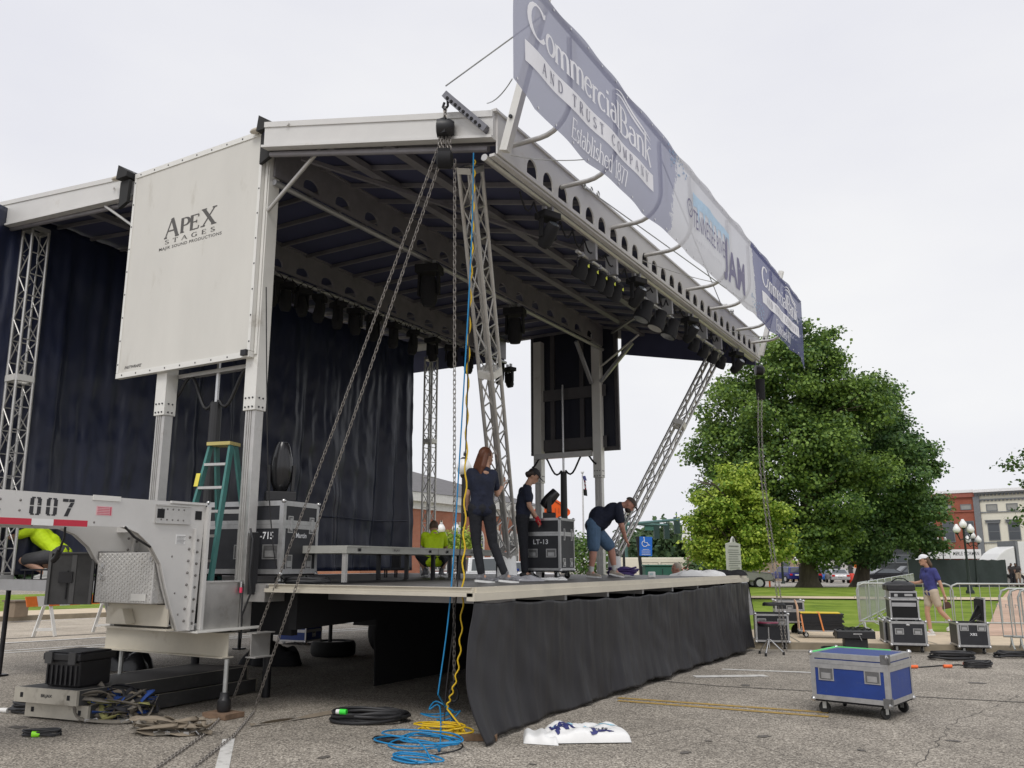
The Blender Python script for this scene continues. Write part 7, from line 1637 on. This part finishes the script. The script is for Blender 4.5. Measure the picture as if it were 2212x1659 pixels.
def place(o, a, b, lab):
    a, b = Vector(a), Vector(b); c = (a+b)/2; o.location = (c.x, c.y, .125); o.rotation_euler = (0, 0, math.atan2(b.y-a.y, b.x-a.x)); o['label'] = lab
d1 = at('z', .125, 1868, 1364); d2_ = at('z', .125, 2056, 1367); d3 = at('z', .125, 2062, 1367); u_ = (d2_-d1).normalized()
place(bt, d1, d2_, 'metal crowd barrier behind the case stack and the walking woman')
o = dup(bt); place(o, d3, d3+u_*2, 'metal crowd barrier facing us, right of the walking woman'); o = dup(bt); place(o, d3+u_*2.05, d3+u_*4.05, 'metal crowd barrier continuing the row out of the right edge')
s0 = d1-u_*.08; s1 = at('z', .125, 1985, 1291); sv = (s1-s0).normalized()
ordn = ('nearest', 'second', 'third', 'fourth', 'fifth', 'sixth', 'seventh', 'eighth', 'farthest')
for k in range(9): o = dup(bt); place(o, s0+sv*(2.1*k+.05), s0+sv*(2.1*k+2.05), ordn[k]+' crowd barrier in the row running away across the lawn')
n1 = at('z', .125, 2176, 1402)
for k in range(3): o = dup(bt); p_ = n1+FH*(-.12*k)+RV*(.1*k); place(o, p_, p_+RV*1.8+FH*-.7, ('rearmost', 'middle', 'nearest')[k]+' of the three barriers leaning together at the right edge')
# green windscreen fence
g0, g1_ = gnd(60, 1962), gnd(63, 2172); t = thing('screened_fence', 'dark green screened site fence before the red and white buildings', 'fence', g0)
def gf(u, v): p = g0.lerp(g1_, u); return p-g0+Vector((0, 0, .05+v*1.93+.02*math.sin(u*60)*v))+FH*.03*math.sin(u*40+v*3)
MB().grid(gf, 120, 8).build('screen', M('dark_green_screen', (.028, .04, .036), .9, 0, .2, 3), t, 180)
for k in range(8): p = g0.lerp(g1_, k/7)-g0+FH*.08; MB().tube(p, p+Vector((0, 0, 2.05)), .03).build('post', steel, t)
# ================================================================ buildings
brick_r = M_brick('red_painted_brick', (.33, .10, .06), (.28, .08, .05), (.34, .15, .11)); brick_o = M_brick('orange_red_brick', (.42, .15, .085), (.36, .12, .07), (.44, .3, .24)); cream_w = M('cream_wall', (.72, .69, .58), .8, 0, .04, 1.5); trim_g = M('grey_trim', (.18, .19, .20), .7); trim_w = M('white_trim', (.72, .71, .69), .6); dgl = M_glass('window_glass', (.07, .08, .09), .15); slate = M('grey_shingles', (.15, .145, .15), .85, 0, .2, 3); roofw = M('white_roof_edge', (.8, .8, .8), .5)
blind = M('drawn_blind', (.30, .30, .28), .7)
class Face:  # facade frame: px on the photo -> point on the facade plane
    def __init__(s, a, b): s.a = Vector((a.x, a.y, 0)); s.u = Vector((b.x-a.x, b.y-a.y, 0)).normalized(); s.n = Vector((s.u.y, -s.u.x, 0))
    def p(s, px, py):
        d = _f+RV*((px-1106)/FPX)-_u*((py-829.5)/FPX); t = (s.a-Vector((CAM.x, CAM.y, 0))).dot(s.n)/Vector((d.x, d.y, 0)).dot(s.n); return CAM+d*t
    def uz(s, px, py): q = s.p(px, py); return (q-s.a).dot(s.u), q.z
    def box(s, mb, u0, u1, z0, z1, d0, d1): return mb.obox(s.a+s.u*u0+s.n*d0+Vector((0, 0, z0)), s.u*(u1-u0), s.n*(d1-d0), Vector((0, 0, z1-z0)))
def window(F_, par, u0, u1, z0, z1, hood=None, frame=None, gl=None, sash=True, arch=False):
    fr = frame or trim_g; m1 = MB(); w_ = .08; F_.box(m1, u0-w_, u0, z0-w_, z1+w_, .0, .07); F_.box(m1, u1, u1+w_, z0-w_, z1+w_, .0, .07); F_.box(m1, u0, u1, z1, z1+w_, .0, .07); F_.box(m1, u0, u1, z0-w_, z0, .0, .12)
    if sash: F_.box(m1, u0, u1, (z0+z1)/2-.03, (z0+z1)/2+.03, .021, .05)
    if hood: F_.box(m1, u0-.2, u1+.2, z1+w_+.002, z1+.35, 0, .2); F_.box(m1, u0-.28, u1+.28, z1+.351, z1+.45, 0, .3)
    o = m1.build('window', fr, par, world=True); m1 = MB(); F_.box(m1, u0, u1, z0, z1, .002, .02); m1.build('pane', gl or dgl, o)
# red shop block
A_, B_ = gnd(112, 1900), gnd(104, 2121); F_ = Face(A_, B_); t = thing('red_brick_building', 'painted red brick shop block with white roof line behind the lamps', 'building', A_)
u1 = F_.uz(2118, 1100)[0]; zt = F_.uz(2118, 1063)[1]; zg = -1.0
m1 = MB(); F_.box(m1, 0, u1, zg, zt, -14, 0); m1.build('wall', brick_r, t, world=True)
m1 = MB(); F_.box(m1, -.2, u1, zt+.002, zt+.35, -14, .35); m1.build('roof_edge', roofw, t, world=True)
z_ = lambda py: F_.uz(2050, py)[1]
m1 = MB(); F_.box(m1, 0, u1-.5, zt-.55, zt, 0.003, .25); F_.box(m1, 0, u1-.5, z_(1107), z_(1104), .003, .15); m1.build('cornice', M('brick_band', (.30, .10, .07), .8), t, world=True)
m1 = MB(); F_.box(m1, u1-.7, u1-.002, zg, zt, .004, .2); m1.build('pilaster', trim_g, t, world=True)
for c in (2002, 2044, 2087): uc = F_.uz(c, 1100)[0]; window(F_, t, uc-.55, uc+.55, z_(1104)+.15, z_(1092), sash=False, gl=blind); uc = F_.uz(c+6, 1150)[0]; window(F_, t, uc-.6, uc+.6, z_(1170), z_(1128), gl=dgl)
uc = F_.uz(1920, 1150)[0]; window(F_, t, uc-.6, uc+.6, z_(1170), z_(1128))
m1 = MB(); us, ue = F_.uz(1990, 1190)[0], F_.uz(2128-8, 1190)[0]; F_.box(m1, us, ue, z_(1207), z_(1187), .21, .32); o = m1.build('shop_sign', white_vinyl, t, world=True); m1 = MB()
pt_ = F_.a+F_.u*(us+(ue-us)*.55)+F_.n*.325+Vector((0, 0, z_(1200))); put_text(m1, font_mesh('MERLE NORMAN', 1.05, .01), pt_, F_.u, (0, 0, 1), (ue-us)*.42, z_(1192)-z_(1200)); pt_ = F_.a+F_.u*(us+(ue-us)*.08)+F_.n*.325+Vector((0, 0, z_(1201))); put_text(m1, font_mesh('Nella Blu', 1.1, -.01), pt_, F_.u, (0, 0, 1), (ue-us)*.34, z_(1191)-z_(1201), .25); m1.build('sign_lettering', ink, o)
m1 = MB(); F_.box(m1, us, us+.1, z_(1206), z_(1188), .322, .33); F_.box(m1, us+(ue-us)*.49, us+(ue-us)*.49+.06, z_(1206), z_(1188), .322, .33); m1.build('sign_border', ink, o)
m1 = MB(); F_.box(m1, 0, us-.3, zg, z_(1180), .01, 3.2); m1.build('dark_shopfront', M('dark_shopfront', (.03, .035, .04), .4, 0, .3, 2), t, world=True); 
m1 = MB(); F_.box(m1, us+.2, ue-.2, zg, z_(1210), .01, .06); m1.build('shop_window', dgl, t, world=True)
# white block
A_, B_ = gnd(104, 2122), gnd(98, 2300); F_ = Face(A_, B_); t = thing('white_painted_building', 'cream two-storey building with dark bracketed cornice at the right edge', 'building', A_)
u1 = F_.uz(2300, 1100)[0]; zt = F_.uz(2122, 1064)[1]; z_ = lambda py: F_.uz(2150, py)[1]
m1 = MB(); F_.box(m1, 0, u1, zg, zt, -14, 0); m1.build('wall', cream_w, t, world=True); m1 = MB(); F_.box(m1, 0, u1, zt+.002, zt+.35, -14, .7); m1.build('roof_edge', roofw, t, world=True)
m1 = MB(); F_.box(m1, 0, u1, zt-.22, zt, 0.003, .45); F_.box(m1, 0, u1, zt-.95, zt-.8, .003, .2); F_.box(m1, 0, u1, z_(1107), z_(1105), .003, .12); F_.box(m1, 0, u1, z_(1173), z_(1171), .003, .12)
for k in range(46): u = .1+k*.42; F_.box(m1, u, u+.2, zt-.42, zt-.223, .004, .3); F_.box(m1, u, u+.16, zt-1.1, zt-.953, .004, .14)
m1.build('cornice', trim_g, t, world=True)
for c in (2143, 2187, 2231): uc = F_.uz(c, 1100)[0]; window(F_, t, uc-.55, uc+.55, z_(1102), z_(1090), sash=False, gl=blind); uc = F_.uz(c+5, 1150)[0]; window(F_, t, uc-.58, uc+.58, z_(1166), z_(1131), hood=True, gl=blind if c == 2144 else dgl)
m1 = MB(); F_.box(m1, .5, 4, zg, z_(1192), .01, .08); m1.build('shopfront', dgl, t, world=True)
# truck at right
b_ = gnd(66, 2205); t = thing('box_truck', 'white lorry cab with rounded roof fairing and a boxy trailer', 'truck', b_, YAW)
k_ = 66/FPX; X = lambda px: (px-2205)*k_; Zp = lambda py: (1215-py)*k_+1.64-b_.z
tw = M('white_truck_paint', (.72, .72, .71), .35, 0, .03, 4)
m1 = MB().prism([(X(2132), -1.2, Zp(1210)), (X(2143), -1.2, Zp(1197)), (X(2158), -1.2, Zp(1187)), (X(2176), -1.2, Zp(1181)), (X(2176), -1.2, .7), (X(2134), -1.2, .7), (X(2131), -1.2, Zp(1225))], (0, 2.4, 0)); m1.build('cab', tw, t, bevel=.08)
MB().box(X(2183), X(2330), -1.25, 1.25, 1.0, Zp(1172)).build('trailer_box', tw, t, bevel=.03); MB().box(X(2178), X(2183)-.01, -1.25, 1.25, .6, Zp(1170)).build('trailer_rail', trim_g, t)
for x in (2150, 2178, 2240): m1 = MB(); tyre(m1, (X(x), -1.15, .5), (0, 1, 0), .5, .28); w_ = m1.build('wheel', rubber, t, 40); MB().cyl((X(x), -1.3, .5), (0, -1, 0), .25, .02).build('rim', chrome, w_)
MB().box(X(2128), X(2174), -1.0, 1.0, .35, .69).build('chassis', blk_metal, t)
# post office brick hall
A_, B_ = gnd(50, 850), gnd(66, 1170); F_ = Face(A_, B_); t = thing('brick_hall', 'long orange-red brick hall with arched windows and grey hipped roof', 'building', A_)
ze = F_.uz(875, 1081)[1]; L_ = F_.uz(1172, 1150)[0]; u0 = F_.uz(780, 1150)[0]
m1 = MB(); F_.box(m1, u0, L_, -.8, ze, -16, 0); m1.build('wall', brick_o, t, world=True)
m1 = MB(); F_.box(m1, u0-.3, L_+.3, ze+.002, ze+.55, -16.3, .45); F_.box(m1, u0, L_+.05, ze-.45, ze-.002, .003, .12); m1.build('eaves', trim_w, t, world=True)
pt = lambda u, d, z: F_.a+F_.u*u+F_.n*d+Vector((0, 0, z)); zr = ze+3.3; e = .5; a_, b__, c_, d_ = pt(u0-.3, e, ze+.56), pt(L_+.3, e, ze+.56), pt(L_+.3, -16.3, ze+.56), pt(u0-.3, -16.3, ze+.56); r1_, r2_ = pt(u0+5, -8, zr), pt(L_-7.5, -8, zr)
MB().add([a_, b__, c_, d_, r1_, r2_], [(0, 1, 5, 4), (1, 2, 5), (2, 3, 4, 5), (3, 0, 4)]).build('roof', slate, t, world=True)
vc = F_.p(971, 1030); vv = pt(F_.uz(971, 1030)[0]+1.5, -6, ze+2.6); m1 = MB().cyl(vv, (0, 0, 1), .35, .5).lathe([(.5, .5), (.62, .75), (.62, .95), (.3, 1.0)], vv); m1.build('roof_vent', trim_g, t, 40, world=True)
z_ = lambda px, py: F_.uz(px, py)[1]
for c in (950, 990, 1032, 1072, 1108, 1140):
    uc = F_.uz(c, 1150)[0]; z0, z1 = ze-4.2, ze-2.2; hw_ = .62; arc_ = [(hw_*math.cos(a), z1+hw_*math.sin(a)) for a in np.linspace(0, PI, 13)]
    outer = [(1.28*x, z1+(z-z1)*1.28) for x, z in arc_]; P1_ = [pt(uc+x, .003, z) for x, z in outer]+[pt(uc-.8, .003, z0), pt(uc+.8, .003, z0)]
    f_ = MB().prism(P1_, F_.n*.06).build('window', trim_w, t, world=True); P2_ = [pt(uc+x, .065, z) for x, z in arc_]+[pt(uc-hw_, .065, z0+.1), pt(uc+hw_, .065, z0+.1)]; MB().prism(P2_, F_.n*.01).build('pane', dgl, f_)
    m1 = MB()
    for k in range(1, 4): m1.obox(pt(uc-hw_+k*hw_/2-.02, .08, z0+.1), F_.u*.04, F_.n*.03, (0, 0, z1-z0-.1))
    for k in range(1, 5): m1.obox(pt(uc-hw_, .112, z0+.1+k*(z1-z0-.1)/4.0-.02), F_.u*2*hw_, F_.n*.02, (0, 0, .04))
    for a in (.4, .8, 1.2, 1.57, 1.95, 2.35, 2.75): m1.bar(pt(uc+.2*math.cos(a), .09, z1+.2*math.sin(a)), pt(uc+.6*math.cos(a), .09, z1+.6*math.sin(a)), .03, .03)
    m1.build('glazing_bars', trim_w, f_); MB().obox(pt(uc-.12, .07, z1+.8), F_.u*.24, F_.n*.06, (0, 0, .35)).build('keystone', M('keystone_%d' % c, (.6, .5, .4), .8) if c == 950 else bpy.data.materials['keystone_950'], f_)
m1 = MB(); F_.box(m1, u0, L_, -.8, .6, .004, .1); m1.build('stone_base', M('stone_base', (.5, .45, .38), .8), t, world=True); 
# low white and brown buildings far behind the park
def blk_building(name, label, d0, p0, d1, p1, pyt, mat, feats=(), roofm=None, dep=10, cat='building'):
    A_, B_ = gnd(d0, p0), gnd(d1, p1); F_ = Face(A_, B_); t = thing(name, label, cat, A_); zt = F_.uz((p0+p1)/2, pyt)[1]; L_ = F_.uz(p1, 1200)[0]; m1 = MB(); F_.box(m1, 0, L_, -1, zt, -dep, 0); m1.build('wall', mat, t, world=True)
    m1 = MB(); F_.box(m1, -.2, L_+.2, zt+.002, zt+.25, -dep-.2, .3); m1.build('roof', roofm or roofw, t, world=True)
    for (a, b, c, d) in feats: (ua, za), (ub, zb) = F_.uz(a, c), F_.uz(b, d); window(F_, t, ua, ub, zb, za, sash=False, frame=trim_g)
    return t, F_
blk_building('white_shop', 'long low white shop building seen between the maple trunks', 118, 1742, 118, 1862, 1207, trim_w, ((1800, 1815, 1222, 1232), (1772, 1786, 1222, 1232), (1832, 1842, 1220, 1240)), M('pale_grey_roof', (.5, .52, .55), .6))
blk_building('tan_building', 'tan building with sloping brown roof behind the parked blue car', 112, 1672, 112, 1742, 1202, M('tan_wall', (.34, .26, .18), .8), ((1690, 1705, 1215, 1225),), M('brown_roof', (.22, .16, .12), .8))
blk_building('dark_glass_shop', 'dark glazed shop front behind the second maple trunk', 100, 1862, 98, 1975, 1180, M('dark_shop_wall', (.045, .05, .055), .4, 0, .3, 2), ((1870, 1885, 1205, 1240), (1890, 1930, 1200, 1215), (1935, 1965, 1200, 1215)))
blk_building('stone_wall_house', 'pale stone building left of the historical marker', 70, 1508, 70, 1566, 1216, M('pale_stone', (.45, .38, .27), .85, 0, .2, 3), ((1530, 1540, 1225, 1232),), dep=5)
# ================================================================ vehicles
tail = M('tail_lamp_red', (.5, .02, .02), .3); headl = M('headlamp_clear', (.6, .6, .6), .15)
def car(label, depth, px, rz, col, kind='sedan', group=None, name='parked_car', cat='car', s=1.):
    b_ = gnd(depth, px); b_.z += .01; t = thing(name, label, cat, b_, rz, group)
    pm = M('paint_'+str(len(bpy.data.materials)), col, .28, .3, .05, 2)
    L_, W_ = (4.7*s, 1.85); 
    lo = {'sedan': [(-2.3, .35), (-2.35, .7), (-2.2, .95), (-1.6, 1.0), (1.1, 1.0), (2.2, .82), (2.35, .55), (2.3, .35)], 'suv': [(-2.3, .4), (-2.35, .8), (-2.3, 1.05), (1.1, 1.1), (2.2, .98), (2.35, .6), (2.3, .4)], 'pickup': [(-2.8, .5), (-2.85, .9), (-2.8, 1.15), (-.9, 1.15), (1.5, 1.15), (2.6, 1.05), (2.75, .7), (2.7, .5)]}[kind]
    up_ = {'sedan': [(-1.75, 1.0), (-1.1, 1.42), (.2, 1.45), (1.05, 1.0)], 'suv': [(-2.25, 1.05), (-2.1, 1.68), (.3, 1.72), (1.15, 1.08)], 'pickup': [(-.95, 1.15), (-.85, 1.85), (.7, 1.88), (1.5, 1.15)]}[kind]
    lo = [(x*s, z*s) for x, z in lo]; up_ = [(x*s, z*s) for x, z in up_]
    MB().prism([(x, -W_/2, z) for x, z in lo], (0, W_, 0)).build('body', pm, t, bevel=.09)
    def green(e, wi, zo=0):
        vs = []
        for i, (x, z) in enumerate(up_): wn = W_/2*.97 if i in (0, 3) else W_/2*.78; vs.append((x, wn+e))
        V = [(x, -w_, z+zo) for (x, z), (_, w_) in zip(up_, vs)]+[(x, w_, z+zo) for (x, z), (_, w_) in zip(up_, vs)]; return V, [(0, 1, 2, 3), (7, 6, 5, 4), (0, 4, 5, 1), (1, 5, 6, 2), (2, 6, 7, 3)]
    V, F = green(0, 0); c_ = MB().add(V, F).build('cabin', pm, t, bevel=.04)
    cx = sum(x for x, z in up_)/4; cz = up_[0][1]+(up_[1][1]-up_[0][1])*.5; m1 = MB()
    def inset(pts, k, off): c = sum((Vector(p) for p in pts), Vector())/len(pts); n = (Vector(pts[1])-Vector(pts[0])).cross(Vector(pts[2])-Vector(pts[1])).normalized(); n = n if n.dot(c-Vector((cx, 0, cz))) > 0 else -n; P_ = [c+(Vector(p)-c)*k+n*off for p in pts]; m1.prism(P_, n*.012)
    inset([V[0], V[1], V[2], V[3]], .82, .004); inset([V[4], V[5], V[6], V[7]], .82, .004); inset([V[2], V[6], V[7], V[3]], .84, .004); inset([V[0], V[4], V[5], V[1]], .84, .004)
    m1.build('windows', dgl, t)
    ax_ = 1.42*s if kind != 'pickup' else 1.75*s
    for x in (-ax_, ax_):
        for y in (-1, 1): m1 = MB(); r = .34 if kind == 'sedan' else .39; tyre(m1, (x, y*(W_/2-.08), r), (0, 1, 0), r, .22); w_ = m1.build('wheel', rubber, t, 40); MB().cyl((x, y*(W_/2+.035), r), (0, -y, 0), r*.6, .03).build('rim', chrome, w_)
    zl = lo[2][1]-.15
    for y in (-1, 1): MB().box(lo[0][0]-.07, lo[0][0]+.02, y*.72-.15, y*.72+.15, zl-.1, zl+.08).build('tail_light', tail, t); MB().box(lo[-1][0]-.06, lo[-1][0]+.07, y*.68-.18, y*.68+.18, .62*s, .78*s).build('headlight', headl, t)
    MB().box(lo[0][0]-.10, lo[0][0]-.02, -.26, .26, zl-.12, zl+.02).build('number_plate', white_vinyl, t)
    return t
HA = YAW+PI/2   # pointing away
car('silver pickup truck parked left of the young maple behind the deck end', 58, 1575, YAW, (.42, .41, .39), 'pickup')
car('dark blue car parked second from the left beside the tan building', 96, 1697, HA+.2, (.03, .04, .2), 'suv')
car('white low car between the blue car and the black SUV', 98, 1718, HA, (.7, .7, .7), 'sedan')
car('black SUV parked facing away left of the largest trunk', 94, 1746, HA-.15, (.02, .02, .03), 'suv')
car('small bright blue car tucked against the largest trunk', 100, 1771, HA, (.02, .1, .35), 'sedan', s=.9)
car('silver sedan parked facing away right of the largest trunk', 90, 1806, HA-.2, (.45, .45, .46), 'sedan')
car('black sedan parked side-on right of the second trunk', 82, 1902, YAW+PI, (.015, .015, .018), 'sedan')
car('dark grey car behind the barriers right of the black sedan', 86, 1958, YAW+PI, (.04, .045, .05), 'suv')
car('white pickup seen under the riser left of the capped man', 44, 1040, YAW+.3, (.7, .7, .72), 'pickup')
car('white SUV half hidden behind the LT-13 case', 52, 1120, YAW+.3, (.68, .68, .7), 'suv')
# little street clutter between trunk and fence
t = thing('safety_barrel', 'red construction barrel with black and white stripes between the trunks', 'barrel', gnd(88, 1838)); t.scale = (.75, .75, .8); MB().lathe([(.4, 0), (.38, .1), (.32, 1.2), (.28, 1.25)], n=16).build('body', M('barrel_red', (.6, .04, .02), .5), t, 40)
for z in (.3, .6, .9): MB().lathe([(.36-.06*z, z), (.36-.06*(z+.15), z+.15)], n=16, cap=False).build('stripe', blk_matte if z == .6 else white_vinyl, t, 40)
t = thing('utility_post', 'yellow and orange street device on the far kerb between the trunks', 'device', gnd(76, 1854)); MB().cbox((0, 0, .75), .4, .3, 1.5).build('body', M('device_yellow', (.8, .6, .02), .5), t); MB().cbox((0, -.02, 1.75), .7, .35, .5).build('head', M('device_orange', (.85, .2, .02), .5), t)
t = thing('bollard', 'orange bollard beside the silver pickup', 'bollard', gnd(66, 1660)+Vector((0, 0, 0))); MB().tube((0, 0, 0), (0, 0, 1.1), .07, 10).build('post', orange, t, 60); MB().tube((0, 0, 1.11), (0, 0, 1.25), .08, 10).build('band', white_vinyl, t, 60)
t = thing('street_post', 'dark green post between the two maple trunks', 'post', gnd(70, 1882-14)); MB().tube((0, 0, 0), (0, 0, 3), .12, 10).build('shaft', green_m, t, 60)
t = thing('traffic_arm_left', 'teal tube end of a signal arm crossing the left edge above the tongue', 'traffic signal', dp(30, -60, 672)); MB().tube(dp(30, -60, 672), dp(30, 20, 678), .14, 12).build('arm', M('dark_teal', (.04, .08, .09), .5), t, 60, world=True); MB().tube(dp(30, -60, 672)-Vector((0, 0, 12)), dp(30, -60, 672), .2).build('mast', bpy.data.materials['dark_teal'], t, 60, world=True); t.name = 'signal_arm'
